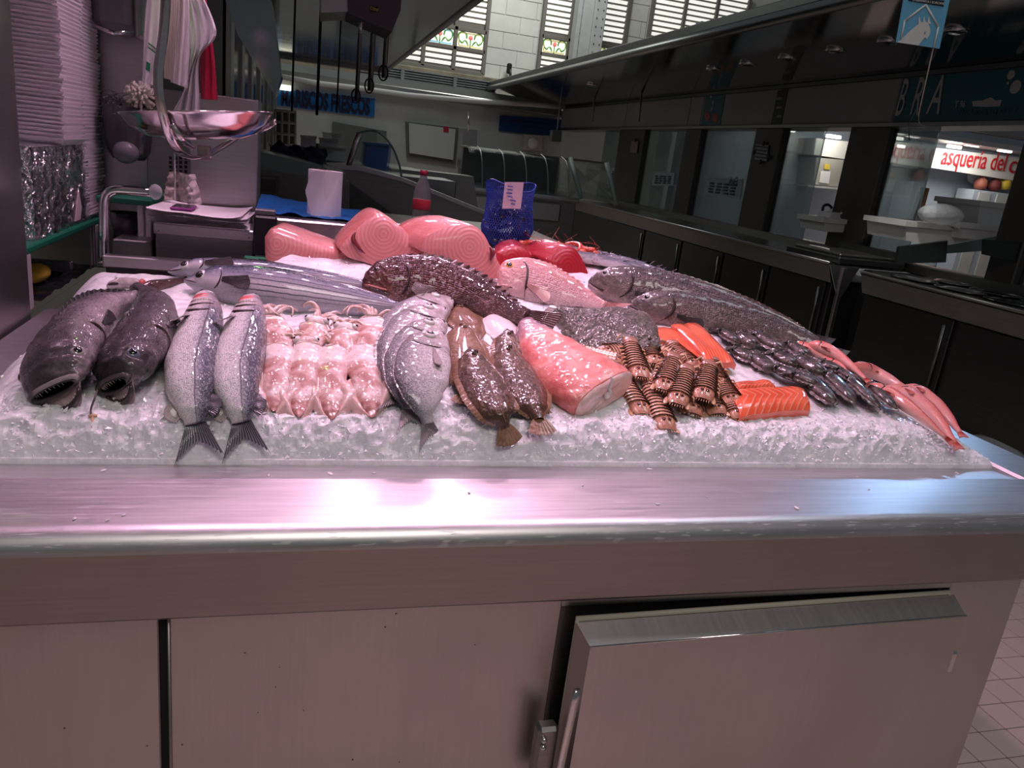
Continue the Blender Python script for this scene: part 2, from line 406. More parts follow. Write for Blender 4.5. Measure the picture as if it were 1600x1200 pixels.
bx((0.43, YC + 0.002, 0.772), (1.30, YC + 0.03, 0.80), 0.002).build('door_header', M_steel, ct, False)
bx((-1.3, YC + 0.045, 0.0), (1.468, 2.40, 0.8)).build('cabinet_body', M_dsteel, ct, False)
bx((1.43, YC + 0.02, 0.0), (1.468, 2.70, 0.8)).build('end_panel', M_front, ct, False)
bx((-0.1875, YC + 0.004, 0.02), (-0.1735, YC + 0.03, 0.797)).build('panel_gap', M_gap, ct, False)
MB().tube([(-0.1715, YC - 0.001, 0.03), (-0.1715, YC - 0.001, 0.79)], 0.0025, 6).build('panel_edge_bead', M_lip, ct)
# refrigerated door, slightly ajar: hinged on the right
dr = thing('door', '', None, (1.29, YC - 0.004, 0))
del dr['_o']; dr['_o'] = (0, 0, 0); dr.location = (1.292 - 0.5, YC - 0.006 - 1.05, 0); dr.parent = ct
if 'label' in dr: del dr['label']
dr.rotation_euler = (0, 0, math.radians(1.6))
dm = MB()
W_, T_ = 0.822, 0.042
dm.add([(0, 0, .05), (-W_, 0, .05), (-W_, 0, .762), (0, 0, .762), (-.006, -T_, .05), (-W_ + .012, -T_, .05), (-W_ + .012, -T_, .742), (-.006, -T_, .742)],
       [(0, 1, 2, 3), (4, 7, 6, 5), (2, 6, 7, 3), (1, 5, 6, 2), (0, 3, 7, 4), (0, 4, 5, 1)])
dm.build('door_leaf', M_front, dr, False)
MB().tube([(-.012, .004, .06), (-.012, .004, .766), (-W_ + .004, .004, .766), (-W_ + .004, .004, .06)], 0.006, 6).build('gasket', M_gasket, dr)
MB().tube([(-W_ + .012, -T_ - .0004, .742), (-.006, -T_ - .0004, .742)], 0.0022, 6).build('edge_bead', M_chrome, dr)
MB().tube([(-W_ - .012, -.03, .30), (-W_ - .006, -.042, .5), (-W_ - .004, -.05, .645), (-W_ - .003, -.05, .665)], [.010, .010, .009, .007], 10, True, 0.6).build('handle', M_chrome, dr)
bx((-W_ - .05, -.028, .42), (-W_ - .012, .0, .57), .006).build('latch_plate', M_dsteel, dr, False)
for z in (.585, .60): MB().sphere((-W_ - .04, -.03, z - .05), .006).build('latch_screw', M_chrome, dr)
for z in (.62, .30):
    bx((.004, -.030, z - .024), (.024, .006, z + .024), .003).build('hinge', M_chrome, dr, False)
# spots and a smear on the steel
M_spot = mat('dried_spot', (0.10, 0.075, 0.06), 0.7)
for k in range(26):
    x = R.uniform(-0.35, 0.45); z = R.uniform(0.25, 0.78)
    MB().sphere((x, YC - .0003, z), R.uniform(.0008, .002), .0006, R.uniform(.0008, .002), 6, 4).build('dried_spot', M_spot, ct)
# scraps of ice and scale left on the ledge
for k in range(16):
    x = R.uniform(-0.35, 1.5); y = R.uniform(1.08, 1.31); z = 0.9405 if y < 1.22 else 0.9335 - (y - 1.2265) * 0.095
    s = R.uniform(.003, .008); Mx = Matrix.Rotation(R.uniform(0, 6), 3, 'Z')
    o = MB().sphere((x, y, z + .0012), s, s * R.uniform(.3, .6), .0014, 8, 5, Mx).build('ice_scrap', M_foam)
    tag(o, 'tiny white scrap of ice stuck on the steel ledge', 'ice scrap', 'ice scraps on the ledge')
# ------------------------------------------------------------------ the ice
def icemat():
    m = NT('crushed_ice'); co = m.co('Object')
    v = m.vor(co, 38, 'Distance', 'F1'); v2 = m.vor(co, 90, 'Distance', 'F1'); n = m.noise(co, 14, 5, 0.6, 0.8)
    h = m.math('ADD', m.math('ADD', m.math('MULTIPLY', v, 1.1), m.math('MULTIPLY', v2, 0.45)), m.math('MULTIPLY', n, 0.8))
    m.bump(h, 0.55, 0.008)
    c = m.ramp(n, [(0.3, (0.74, 0.73, 0.77)), (0.5, (0.85, 0.84, 0.87)), (0.7, (0.94, 0.93, 0.95))])
    m.set(Base_Color=c, Roughness=0.3, Coat_Weight=0.35, Coat_Roughness=0.1, Subsurface_Weight=0.4); m.p.inputs['Subsurface Radius'].default_value = (0.02, 0.02, 0.022); m.p.inputs['Subsurface Scale'].default_value = 1.0
    return m.m
M_ice = icemat()
M_shard = NT('ice_shard').set(Base_Color=(0.95, 0.94, 0.97), Roughness=0.1, Transmission_Weight=0.0, Coat_Weight=0.5)
def icept(u, w):
    w2 = w ** 1.35 if w < 1 else 1
    x = lerp(XL, XR, u); y = lerp(YF - 0.004, ybx(x) + 0.13, w2); z = bed(x, y)
    k = clamp((y - YF) / 0.03) * clamp((XR - x) / 0.03)
    n = noise.noise(Vector((x * 16, y * 16, 1))) * 0.007 + noise.noise(Vector((x * 50, y * 50, 5))) * 0.002
    front = 1 - smooth((y - 1.36) / 0.12)
    c1 = noise.cell(Vector((x * 45, y * 30, z * 40))) - 0.5
    r = abs(noise.noise(Vector((x * 38, y * 24 + 3, z * 30))))
    n += front * (c1 * 0.002 + (0.3 - r) * 0.012)
    if w == 0: return Vector((x, YF - .012, .90))
    return Vector((x, y - front * (0.3 - r) * 0.02 * k, z + n * k))
ice = MB().grid(icept, 420, 240).build('crushed_ice', M_ice, None, False)
tag(ice, 'sloping bed of wet crushed ice under the fish', 'ice', kind='stuff')
sh = MB()
for k in range(3400):
    x = R.uniform(XL + 0.01, XR - 0.01); y = YF + abs(R.gauss(0, 0.055)) if R.random() < 0.72 else R.uniform(YF, 2.5)
    z = bed(x, y); s = R.uniform(0.003, 0.009)
    q = Matrix.Rotation(R.uniform(0, 6.3), 3, Vector((R.uniform(-1, 1), R.uniform(-1, 1), R.uniform(-1, 1))).normalized())
    pts = [q @ Vector((R.uniform(.4, 1) * s * a, R.uniform(.4, 1) * s * b, R.uniform(.15, .5) * s * c)) for a, b, c in ((1, 0, .3), (-.5, .9, -.2), (-.6, -.8, .1), (.1, .1, 1), (.1, 0, -1))]
    sh.add([p + Vector((x, y, z + s * .15)) for p in pts], [(0, 1, 3), (1, 2, 3), (2, 0, 3), (1, 0, 4), (2, 1, 4), (0, 2, 4)])
tag(sh.build('ice_shards', M_shard, None, False), 'loose glassy shards scattered over the ice bed', 'ice', kind='stuff')
# ------------------------------------------------------------------ fish: materials
def fishmat(name, ramp, speck=0.35, scales=(95, 26), sb=0.5, head=None, line=None, rough=0.28, stripes=None, mottle=None, belly_noise=0.12, dark=(0.03, 0.03, 0.035), light=(0.9, 0.88, 0.9), coat=0.6):
    """ramp: colours from the back (0) over the flank to the belly (1); u runs from snout to tail"""
    m = NT(name); uvn = m.co('UV'); u, v = m.sep(uvn)[0], m.sep(uvn)[1]; ob = m.co('Object')
    nz = m.noise(ob, 26, 4)
    vv = m.math('ADD', v, m.math('MULTIPLY', m.math('SUBTRACT', nz, 0.5), belly_noise))
    c = m.ramp(vv, ramp)
    sc = m.comb(m.math('MULTIPLY', u, scales[0]), m.math('MULTIPLY', v, scales[1]))
    vd = m.vor(sc, 1.0, 'Distance', 'F1', 0.35); vc = m.vor(sc, 1.0, 'Color', 'F1', 0.35)
    vcs = m.sep(vc)[0]
    mask = m.ramp(u, [(0.17, 0.0), (0.24, 1.0)])
    if speck:  # scale tones, with the skin's sparkle painted in as pale and dark
        c = m.mix(c, light, m.math('MULTIPLY', m.math('MULTIPLY', m.ramp(vcs, [(0.55, 0.0), (0.95, 1.0)]), speck), mask))
        c = m.mix(c, dark, m.math('MULTIPLY', m.math('MULTIPLY', m.ramp(vcs, [(0.05, 1.0), (0.42, 0.0)]), speck * 0.9), mask))
        c = m.mix(c, dark, m.math('MULTIPLY', m.math('MULTIPLY', m.ramp(vd, [(0.35, 0.0), (0.75, 1.0)]), speck), mask))
    if mottle:
        mn = m.noise(ob, mottle[0], 5, 0.65, 0.5); c = m.mix(c, mottle[1], m.ramp(mn, [(mottle[2], 0.0), (mottle[2] + 0.12, mottle[3] if len(mottle) > 3 else 0.8)]))
    if stripes:                                                    # (count, v_from, v_to, colour)
        w = m.math('SINE', m.math('MULTIPLY', m.math('ADD', v, m.math('MULTIPLY', m.math('SUBTRACT', nz, 0.5), 0.03)), stripes[0]))
        sm = m.math('MULTIPLY', m.ramp(w, [(0.55, 0.0), (0.9, 1.0)]), m.math('MULTIPLY', m.ramp(v, [(stripes[1], 1.0), (stripes[2], 0.0)]), m.ramp(u, [(0.25, 0.0), (0.38, 1.0)])))
        c = m.mix(c, stripes[3], m.math('MULTIPLY', sm, 0.85))
    if line:                                                       # lateral line
        d = m.math('ABSOLUTE', m.math('SUBTRACT', v, m.math('ADD', line, m.math('MULTIPLY', m.ramp(u, [(0.2, 1.0), (0.6, 0.0)]), -0.07))))
        c = m.mix(c, dark, m.math('MULTIPLY', m.ramp(d, [(0.006, 0.75), (0.014, 0.0)]), mask))
    if head:                                                       # colour, strength, reach
        hn = m.noise(ob, 40, 4); hm = m.math('MULTIPLY', m.ramp(u, [(head[2] * 0.8, 1.0), (head[2] * 1.15, 0.0)]), m.math('MULTIPLY', m.ramp(hn, [(0.35, 0.3), (0.65, 1.0)]), head[1]))
        c = m.mix(c, head[0], hm)
    m.bump(m.math('ADD', m.math('MULTIPLY', m.math('MULTIPLY', vd, mask), -1.0), m.math('MULTIPLY', m.noise(ob, 85, 2, .5), 1.3)), sb, 0.006)
    r = m.math('ADD', m.math('MULTIPLY', vcs, 0.2), rough + 0.05)
    m.set(Base_Color=c, Roughness=r, Coat_Weight=coat, Coat_Roughness=0.05, Specular_IOR_Level=0.35)
    return m.m
def finmat(name, c1, c2, rough=0.25):
    m = NT(name); uvn = m.co('UV'); u = m.sep(uvn)[0]
    w = m.math('SINE', m.math('MULTIPLY', u, 90.0)); c = m.mix(c1, c2, m.ramp(w, [(0.3, 0.0), (0.8, 1.0)]))
    m.bump(w, 0.4, 0.002)
    return m.set(Base_Color=c, Roughness=rough, Coat_Weight=0.7, Coat_Roughness=0.08)
M_pupil = mat('fish_pupil', (0.006, 0.006, 0.008), 0.06, coat=1.0)
M_slit = mat('fish_slit', (0.035, 0.018, 0.018), 0.4)
def eyemat(name, c): return mat(name, c, 0.12, coat=1.0, var=(60, 0.3))
E_silver = eyemat('eye_silver', (0.62, 0.60, 0.60)); E_gold = eyemat('eye_gold', (0.70, 0.36, 0.10)); E_blue = eyemat('eye_blue', (0.20, 0.24, 0.34)); E_pale = eyemat('eye_pale', (0.75, 0.70, 0.68)); E_hake = eyemat('eye_hake', (0.34, 0.30, 0.29)); E_dark = eyemat('eye_dark', (0.13, 0.14, 0.19))
# ------------------------------------------------------------------ fish: shape
class Fish:
    def __init__(s, spine, roll, side, prof, thick=0.5, hk=1.0, sink=0.75, ns=56, nt=30, lift=0.0, power=2.2, oper=0.22, soft=1, keep=0.72, drop=0.0):
        """spine: pixels from snout to tail root; roll: 0 lying flat, 90 belly down; side: which way the back points"""
        s.prof = prof; s.thick = thick; s.hk = hk; s.ns = ns; s.nt = nt; s.power = power; s.oper = oper
        a = math.radians(roll)
        P = [B(x, y, lift, soft) for x, y in spine]
        for _ in range(3):                                        # settle: raise the centre line by the body's own half height
            L = sum((P[i + 1] - P[i]).length for i in range(len(P) - 1)); n = len(P); Q = []
            hm = max(math.sqrt((s.pr(k / 10)[1] * L * math.sin(a)) ** 2 + (s.pr(k / 10)[2] * L * math.cos(a)) ** 2) for k in range(11))
            for i, (x, y) in enumerate(spine):
                up, dn, w = s.pr(i / (n - 1) if n > 1 else 0); hh = math.sqrt((dn * L * math.sin(a)) ** 2 + (w * L * math.cos(a)) ** 2)
                ue = i / (n - 1); Q.append(B(x, y, lift * (1 - drop * ue ** 1.5) + max(hh, hm * keep * (1 - .5 * drop * ue)) * sink, soft))
            P = Q
        s.C = catmull(P, ns); s.L = sum((s.C[i + 1] - s.C[i]).length for i in range(ns))
        s.T = []; s.D = []; s.S = []
        for i in range(ns + 1):
            t = (s.C[min(i + 1, ns)] - s.C[max(i - 1, 0)]).normalized(); n = bedN(s.C[i]); n = (n - t * n.dot(t)).normalized()
            sd = n.cross(t) * side; d = (sd * math.cos(a) + n * math.sin(a)).normalized()
            s.T.append(t); s.D.append(d); s.S.append(t.cross(d) * 1.0)
        # the flank that looks up
        s.face = 1 if s.S[ns // 2].dot(bedN(s.C[ns // 2])) + 0.35 * s.S[ns // 2].dot((CAM - s.C[ns // 2]).normalized()) > 0 else -1
    def pr(s, u):
        up, dn = interp(s.prof, u)[:2]; k = interp(s.prof, u)
        w = k[2] if len(k) > 2 else (up + dn) / 2 * s.thick
        return up * s.hk, dn * s.hk, w
    def fr(s, u):
        t = clamp(u) * s.ns; i = min(int(t), s.ns - 1); f = t - i
        return s.C[i].lerp(s.C[i + 1], f), s.T[i].lerp(s.T[i + 1], f).normalized(), s.D[i].lerp(s.D[i + 1], f).normalized(), s.S[i].lerp(s.S[i + 1], f).normalized()
    def pt(s, u, th, off=0.0):                                      # th: 0 back, pi belly, sign = flank
        c, t, d, sd = s.fr(u); up, dn, w = s.pr(u)
        if s.oper and u < s.oper * 1.001: k = 1 + 0.05 * smooth(u / s.oper); w *= k
        co, si = math.cos(th), math.sin(th); e = 2 / s.power
        y = (up if co > 0 else dn) * math.copysign(abs(co) ** e, co) * s.L; x = w * math.copysign(abs(si) ** e, si) * s.L
        p = c + d * y + sd * x
        if off:
            n = (d * (co / max(1e-3, (up if co > 0 else dn))) + sd * (si / max(1e-3, w))).normalized(); p = p + n * off
        return p
    def nrm(s, u, th):
        e = 1e-3; a = s.pt(u + e, th) - s.pt(u - e, th); b = s.pt(u, th + e) - s.pt(u, th - e); n = a.cross(b).normalized()
        return n if n.dot(s.pt(u, th) - s.fr(u)[0]) > 0 else -n
    def body(s, m, root, name='body', u0=0.0, bumpy=0.0):
        v = []; uv = []; f = []; ns, nt = s.ns, s.nt
        us = [lerp(u0, 1, (i / ns) ** 1.25) for i in range(ns + 1)]
        if s.oper: us = sorted(us + [s.oper * 1.002, s.oper * 1.004])
        for u in us:
            for k in range(nt):
                th = 2 * math.pi * k / nt; p = s.pt(u, th)
                if bumpy: n = (noise.noise(p * 45) + (.55 * noise.noise(p * 150) if nt > 40 else 0)) * bumpy; p = p + s.nrm(min(max(u, .02), .98), th + .01) * n
                v.append(p); uv.append((u, abs(((k / nt * 2) + 1) % 2 - 1)))
        uv = [(a, 1 - b) if False else (a, b) for a, b in uv]
        uv = [(uv[i][0], (lambda q: 1 - abs(1 - 2 * q))((i % nt) / nt)) for i in range(len(uv))]
        n = len(us)
        for i in range(n - 1):
            for k in range(nt): k2 = (k + 1) % nt; f.append((i * nt + k, i * nt + k2, (i + 1) * nt + k2, (i + 1) * nt + k))
        if u0 == 0: f.append(tuple(reversed(range(nt))))
        f.append(tuple((n - 1) * nt + k for k in range(nt)))
        return MB().add(v, f, uv).build(name, m, root, True)
    def eye(s, root, u, th, r, em, both=True, bulge=0.35, pup=0.55):
        for sg in ((1, -1) if both else (s.face,)):
            p = s.pt(u, th * sg); n = s.nrm(u, th * sg); q = n.to_track_quat('Z', 'Y').to_matrix()
            e = MB().sphere(p - n * r * (0.5 - bulge * .4), r, r, r * 0.6, 18, 10, q).build('eye', em, root)
            MB().sphere(p + n * r * (0.6 - 0.5 + bulge * .4 - .17), r * pup, r * pup, r * 0.26, 14, 8, q).build('pupil', M_pupil, e)
    def curve(s, root, name, pts, r, m, both=False, off=0.0, taper=True):
        for sg in ((1, -1) if both else (s.face,)):
            P = catmull([s.pt(u, th * sg, off) for u, th in pts], 14)
            rr = [r * (math.sin(math.pi * (i + .6) / 15.2) ** .5 if taper else 1) for i in range(15)]
            MB().tube(P, rr, 6).build(name, m, root)
    def fin(s, root, name, rootpts, tippts, m, n=22, rows=6, rip=0.0016, spiky=0.0, thick=0.0012, normal=None):
        A = catmull(rootpts, n) if len(rootpts) > 2 else [Vector(rootpts[0]).lerp(Vector(rootpts[-1]), i / n) for i in range(n + 1)]
        T = catmull(tippts, n)
        nn = normal if normal is not None else s.S[s.ns // 2]
        mb = MB()
        def sheet(off):
            def fn(u, w):
                i = int(round(u * n)); tip = T[i]
                if spiky and i % 2: tip = A[i].lerp(tip, 1 - spiky)
                p = A[i].lerp(tip, w); return p + nn * (off + rip * (1 if i % 2 else -1) * (0.4 + 0.6 * w) * math.sin(math.pi * min(1, w + .2)))
            return fn
        a = thick
        mb.grid(sheet(a), n, rows); k = len(mb.v); mb.grid(sheet(-a), n, rows)
        c = n + 1; ring = [i for i in range(c)] + [j * c + n for j in range(1, rows + 1)] + [rows * c + i for i in range(n - 1, -1, -1)] + [j * c for j in range(rows - 1, 0, -1)]
        mb.f += [(ring[i], ring[(i + 1) % len(ring)], ring[(i + 1) % len(ring)] + k, ring[i] + k) for i in range(len(ring))]; mb.mi += [0] * len(ring)
        return mb.build(name, m, root, True, angle=50)
    def tail(s, root, m, length, spread, notch=0.45, rip=0.0012, bend=0.0, spiky=0.0, ends=1.0):
        c, t, d, sd = s.fr(1.0); up, dn, w = s.pr(1.0); L = s.L; t = (t + sd * s.face * bend).normalized()
        A = [c + d * up * L * .9 - t * .006, c - t * .002, c - d * dn * L * .9 - t * .006]
        T = []
        for k in range(9):
            q = 1 - k / 4.0; a = abs(q) ** 1.3; l = length * (notch + (1 - notch) * a)
            T.append(c + t * l * L * (ends if abs(q) > .95 else 1) + d * (spread * L * q * (1.0)))
        return s.fin(root, 'tail_fin', A, T, m, 28, 8, rip, spiky, 0.0012, sd)
    def back_fin(s, root, u0, u1, h, m, spiky=0.25, th=0.0, name='dorsal_fin', lean=0.35, shape=lambda q: math.sin(math.pi * (0.12 + 0.8 * q)) ** .6, n=24):
        A = []; T = []
        for k in range(9):
            q = k / 8; u = lerp(u0, u1, q); p = s.pt(u, th, -0.003); c, t, d, sd = s.fr(u); n_ = d if th == 0 else -d
            A.append(p); T.append(p + n_ * h * s.L * shape(q) + t * h * s.L * lean)
        return s.fin(root, name, A, T, m, n, 4, 0.0012, spiky, 0.001)
    def side_fin(s, root, u, th, l, w, m, ang=0.5, name='pectoral_fin', out=0.25, both=False):
        for sg in ((1, -1) if both else (s.face,)):
            p = s.pt(u, th * sg, 0.0005); n = s.nrm(u, th * sg); c, t, d, sd = s.fr(u)
            ax = (t * math.cos(ang) - d * math.sin(ang)); ax = (ax - n * ax.dot(n)).normalized(); b = n.cross(ax)
            A = [p + b * w * s.L * .3 + n * .001, p - b * w * s.L * .3 + n * .001]
            T = [p + ax * l * s.L * (0.72 + 0.28 * math.sin(math.pi * (.15 + .6 * k / 6))) + b * w * s.L * (1 - k / 3) + n * l * s.L * out for k in range(7)]
            s.fin(root, name, A, T, m, 16, 4, 0.0008, 0, 0.0008, n)
def fish_root(name, label, cat, f, group=None):
    c = f.C[f.ns // 2]; return thing(name, label, cat, (c.x, c.y, bed(c.x, c.y)), group)
# ------------------------------------------------------------------ sea bass
M_bass = fishmat('bass_skin', [(0.0, (0.03, 0.035, 0.065)), (0.28, (0.09, 0.095, 0.15)), (0.38, (0.34, 0.33, 0.39)), (0.46, (0.72, 0.68, 0.71)), (0.6, (0.92, 0.86, 0.87)), (1.0, (0.94, 0.87, 0.87))], 0.36, (130, 50), 0.4, ((0.74, 0.52, 0.53), 0.5, 0.26), 0.40)
M_basstail = finmat('bass_tail', (0.07, 0.06, 0.08), (0.22, 0.20, 0.23))
M_palefin = finmat('pale_fin', (0.42, 0.34, 0.33), (0.55, 0.46, 0.45))
M_gill = mat('gill_red', (0.62, 0.10, 0.10), 0.3, coat=0.6, var=(60, 0.5))
P_bass = [(0, .012, .014), (.03, .035, .035), (.10, .068, .06), (.2, .095, .085), (.34, .115, .115), (.5, .115, .125), (.65, .098, .105), (.8, .066, .066), (.92, .045, .045), (1, .042, .042)]
for spine, lab in (([(320, 456), (319, 490), (308, 545), (300, 595), (303, 640), (306, 662)], 'silver sea bass beside the dark hakes, tail hanging over the ice'),
                   ([(392, 462), (389, 492), (378, 545), (370, 595), (375, 640), (378, 660)], 'silver sea bass beside the pink squid, tail hanging over the ice')):
    f = Fish(spine, 12, 1, P_bass, 0.62, 0.67, 0.8, 120, 56, keep=.2, oper=.28)
    r = fish_root('sea_bass', lab, 'fish', f, 'sea bass at the front of the ice')
    f.body(M_bass, r, bumpy=.0012); f.eye(r, .09, .95, .010, E_silver)
    f.curve(r, 'mouth', [(.004, 1.5), (.03, 1.75), (.075, 1.95)], .0022, M_slit)
    f.curve(r, 'gill', [(.135, .9), (.15, 1.4), (.145, 2.0), (.12, 2.6)], .0065, M_gill, off=-.003)
    f.curve(r, 'gill', [(.16, .9), (.175, 1.4), (.17, 2.0), (.145, 2.6)], .005, M_gill, off=-.003)
    f.curve(r, 'gill_cover', [(.19, .8), (.21, 1.3), (.205, 1.9), (.17, 2.5)], .0055, M_palefin, off=-.002)
    f.curve(r, 'gill_slit', [(.225, .75), (.245, 1.3), (.24, 1.9), (.20, 2.5)], .004, M_slit, off=-.001)
    f.curve(r, 'gill_slit', [(.255, .7), (.285, 1.3), (.28, 1.9), (.235, 2.5)], .0045, M_slit, off=-.001)
    f.tail(r, M_basstail, .115, .07, .5, .0015, 0.12, .1)
    f.back_fin(r, .70, .84, .035, M_basstail, .1, lean=.7); f.back_fin(r, .70, .82, .035, M_palefin, .1, math.pi, 'anal_fin', lean=.7)
    f.side_fin(r, .31, 1.9, .10, .035, M_palefin, .25)
# ------------------------------------------------------------------ gilthead bream, four stacked
M_bream = fishmat('bream_skin', [(0.0, (0.07, 0.065, 0.08)), (0.24, (0.20, 0.185, 0.21)), (0.42, (0.48, 0.44, 0.46)), (0.66, (0.68, 0.62, 0.63)), (1.0, (0.82, 0.75, 0.76))], 0.36, (110, 48), 0.4, ((0.26, 0.19, 0.185), 0.75, 0.26))
M_breamtail = finmat('bream_tail', (0.26, 0.22, 0.23), (0.46, 0.41, 0.42))
P_bream = [(0, .035, .03), (.02, .08, .055), (.08, .135, .095), (.18, .185, .15), (.32, .205, .20), (.5, .19, .20), (.66, .14, .15), (.8, .082, .085), (.92, .045, .047), (1, .042, .042)]
breams = (([(704, 468), (668, 486), (632, 516), (610, 556), (604, 585)], 0.0, .66, 'backmost silver bream of the overlapping four, head nearest the grouper'),
          ([(694, 482), (658, 506), (630, 545), (617, 590), (618, 615)], .022, .70, 'third silver bream of the overlapping four, half hidden under two others'),
          ([(692, 502), (662, 530), (640, 570), (632, 612), (638, 640)], .044, .78, 'second silver bream of the overlapping four, lying under the front one'),
          ([(690, 520), (668, 550), (657, 592), (662, 632), (668, 662)], .064, 0.95, 'front silver bream of the overlapping four, whole and tail towards the ledge'))
for spine, lf, hk, lab in breams:
    f = Fish(spine, 8, -1, P_bream, 0.32, hk, 0.8, 100, 56, lift=lf, oper=.25, keep=.95, drop=.95)
    r = fish_root('gilthead_bream', lab, 'fish', f, 'overlapping bream')
    f.body(M_bream, r, bumpy=.0012); f.eye(r, .14, 1.36, .0135, E_pale, bulge=1.3, pup=.6)
    f.curve(r, 'mouth', [(.004, 1.5), (.02, 1.9), (.05, 2.1)], .0018, M_slit)
    f.curve(r, 'gill_slit', [(.22, .7), (.26, 1.2), (.25, 1.8), (.19, 2.5)], .0028, M_slit, off=-.001)
    f.tail(r, M_breamtail, .17, .10, .5, .0012, 0.1, .1)
    f.back_fin(r, .3, .8, .018, M_breamtail, .2, lean=.8); f.side_fin(r, .28, 1.75, .22, .03, M_palefin, .35, out=.05)
# ------------------------------------------------------------------ bonito
M_bonito = fishmat('bonito_skin', [(0.0, (0.03, 0.035, 0.06)), (0.26, (0.05, 0.06, 0.10)), (0.38, (0.22, 0.21, 0.29)), (0.5, (0.60, 0.54, 0.60)), (0.62, (0.46, 0.43, 0.49)), (1.0, (0.34, 0.35, 0.39))], 0.06, (160, 60), 0.12, None, None, 0.16, (88, .62, .7, (0.03, 0.03, 0.06)), None, 0.05)
M_darkfin = finmat('dark_fin', (0.025, 0.02, 0.025), (0.09, 0.075, 0.08))
P_bonito = [(0, .006, .008), (.03, .022, .024), (.1, .05, .055), (.2, .082, .085), (.35, .098, .105), (.5, .095, .10), (.65, .078, .078), (.8, .05, .048), (.93, .02, .02), (1, .014, .014)]
for spine, roll, lf, hk, lab in (([(262, 424), (310, 423), (380, 426), (470, 434), (560, 446), (592, 449)], 60, .0, .66, 'rear striped bonito lying behind the other, mostly hidden'),
                             ([(288, 438), (340, 443), (420, 452), (510, 465), (590, 476), (640, 480)], 52, .0, 1.0, 'front striped bonito with large round eye, lying behind the sea bass')):
    f = Fish(spine, roll, 1, P_bonito, 0.8, hk, 0.72, lift=lf, oper=.23)
    r = fish_root('bonito', lab, 'fish', f, 'bonito across the ice')
    f.body(M_bonito, r); f.eye(r, .115, 1.25, .0175 * hk ** .5, E_silver, pup=.62)
    f.curve(r, 'mouth', [(.003, 1.5), (.04, 1.75), (.10, 1.85)], .0016, M_slit)
    f.curve(r, 'gill_slit', [(.19, .6), (.235, 1.2), (.225, 1.9), (.16, 2.6)], .002, M_slit, off=-.0008)
    f.side_fin(r, .245, 1.55, .135, .035, M_darkfin, .1, out=.05)
    f.back_fin(r, .3, .55, .012, M_darkfin, 0, lean=1.2); f.tail(r, M_darkfin, .09, .09, .25)
# ------------------------------------------------------------------ grouper
M_grouper = fishmat('grouper_skin', [(0.0, (0.035, 0.010, 0.010)), (0.35, (0.075, 0.02, 0.018)), (0.6, (0.14, 0.045, 0.035)), (1.0, (0.30, 0.13, 0.10))], 0.42, (90, 40), 0.8, None, None, 0.26, None, (9, (0.05, 0.018, 0.018), .5), dark=(0.03, 0.01, 0.01), light=(0.62, 0.46, 0.52))
M_groupfin = finmat('grouper_fin', (0.055, 0.022, 0.022), (0.20, 0.11, 0.10))
P_group = [(0, .02, .025), (.025, .05, .06), (.08, .085, .10), (.18, .13, .14), (.3, .155, .155), (.45, .16, .155), (.62, .135, .135), (.78, .092, .095), (.92, .06, .06), (1, .058, .058)]
f = Fish([(568, 448), (605, 440), (660, 440), (720, 455), (775, 478), (822, 497)], 50, 1, P_group, 0.6, .95, 0.7, 110, 56, oper=.3)
r = fish_root('grouper', 'dark red-brown grouper with spiny fins behind the bream', 'fish', f)
f.body(M_grouper, r, bumpy=.002); f.eye(r, .12, .85, .010, eyemat('eye_brown', (0.10, 0.05, 0.04)))
f.curve(r, 'mouth', [(.003, 1.3), (.03, 1.75), (.10, 2.05), (.14, 2.1)], .004, mat('red_lip', (0.35, 0.10, 0.08), .25, coat=.7))
f.curve(r, 'jaw', [(.012, 1.6), (.05, 2.1), (.13, 2.35), (.17, 2.2)], .006, M_grouper)
f.curve(r, 'gill_slit', [(.25, .7), (.31, 1.3), (.29, 2.0), (.22, 2.7)], .004, M_slit, off=-.001)
f.back_fin(r, .3, .9, .034, M_groupfin, .4, n=40, lean=.8); f.back_fin(r, .62, .82, .09, M_groupfin, .15, math.pi, 'anal_fin')
f.side_fin(r, .33, 1.95, .24, .085, M_groupfin, .55, out=.12); f.side_fin(r, .28, 2.6, .16, .05, M_groupfin, .8, 'pelvic_fin')
f.tail(r, M_groupfin, .18, .10, .95, .002)
# ------------------------------------------------------------------ red porgy
M_porgy = fishmat('porgy_skin', [(0.0, (0.60, 0.22, 0.21)), (0.35, (0.66, 0.33, 0.32)), (0.7, (0.72, 0.46, 0.46)), (1.0, (0.76, 0.55, 0.55))], 0.22, (75, 34), 0.6, ((0.55, 0.30, 0.27), 0.6, 0.3), None, 0.28, dark=(0.30, 0.10, 0.10))
M_redfin = finmat('red_fin', (0.55, 0.22, 0.20), (0.70, 0.40, 0.38))
P_porgy = [(0, .03, .03), (.02, .07, .065), (.08, .14, .12), (.18, .20, .17), (.32, .22, .20), (.5, .20, .19), (.68, .14, .14), (.85, .07, .07), (1, .05, .05)]
f = Fish([(781, 448), (812, 440), (850, 446), (900, 462), (945, 480)], 44, 1, P_porgy, 0.5, 1.02, 0.72, oper=.3)
r = fish_root('red_porgy', 'pink porgy with golden eye between the tuna and the turbot', 'fish', f)
f.body(M_porgy, r); f.eye(r, .16, .82, .0125, E_gold, pup=.6)
f.curve(r, 'mouth', [(.003, 1.4), (.03, 1.8), (.075, 2.0)], .003, M_slit); f.curve(r, 'lip', [(.0, 1.3), (.02, 1.7), (.06, 1.9)], .005, M_redfin)
f.curve(r, 'gill_slit', [(.26, .6), (.315, 1.2), (.30, 1.9), (.22, 2.6)], .0035, M_slit, off=-.0008)
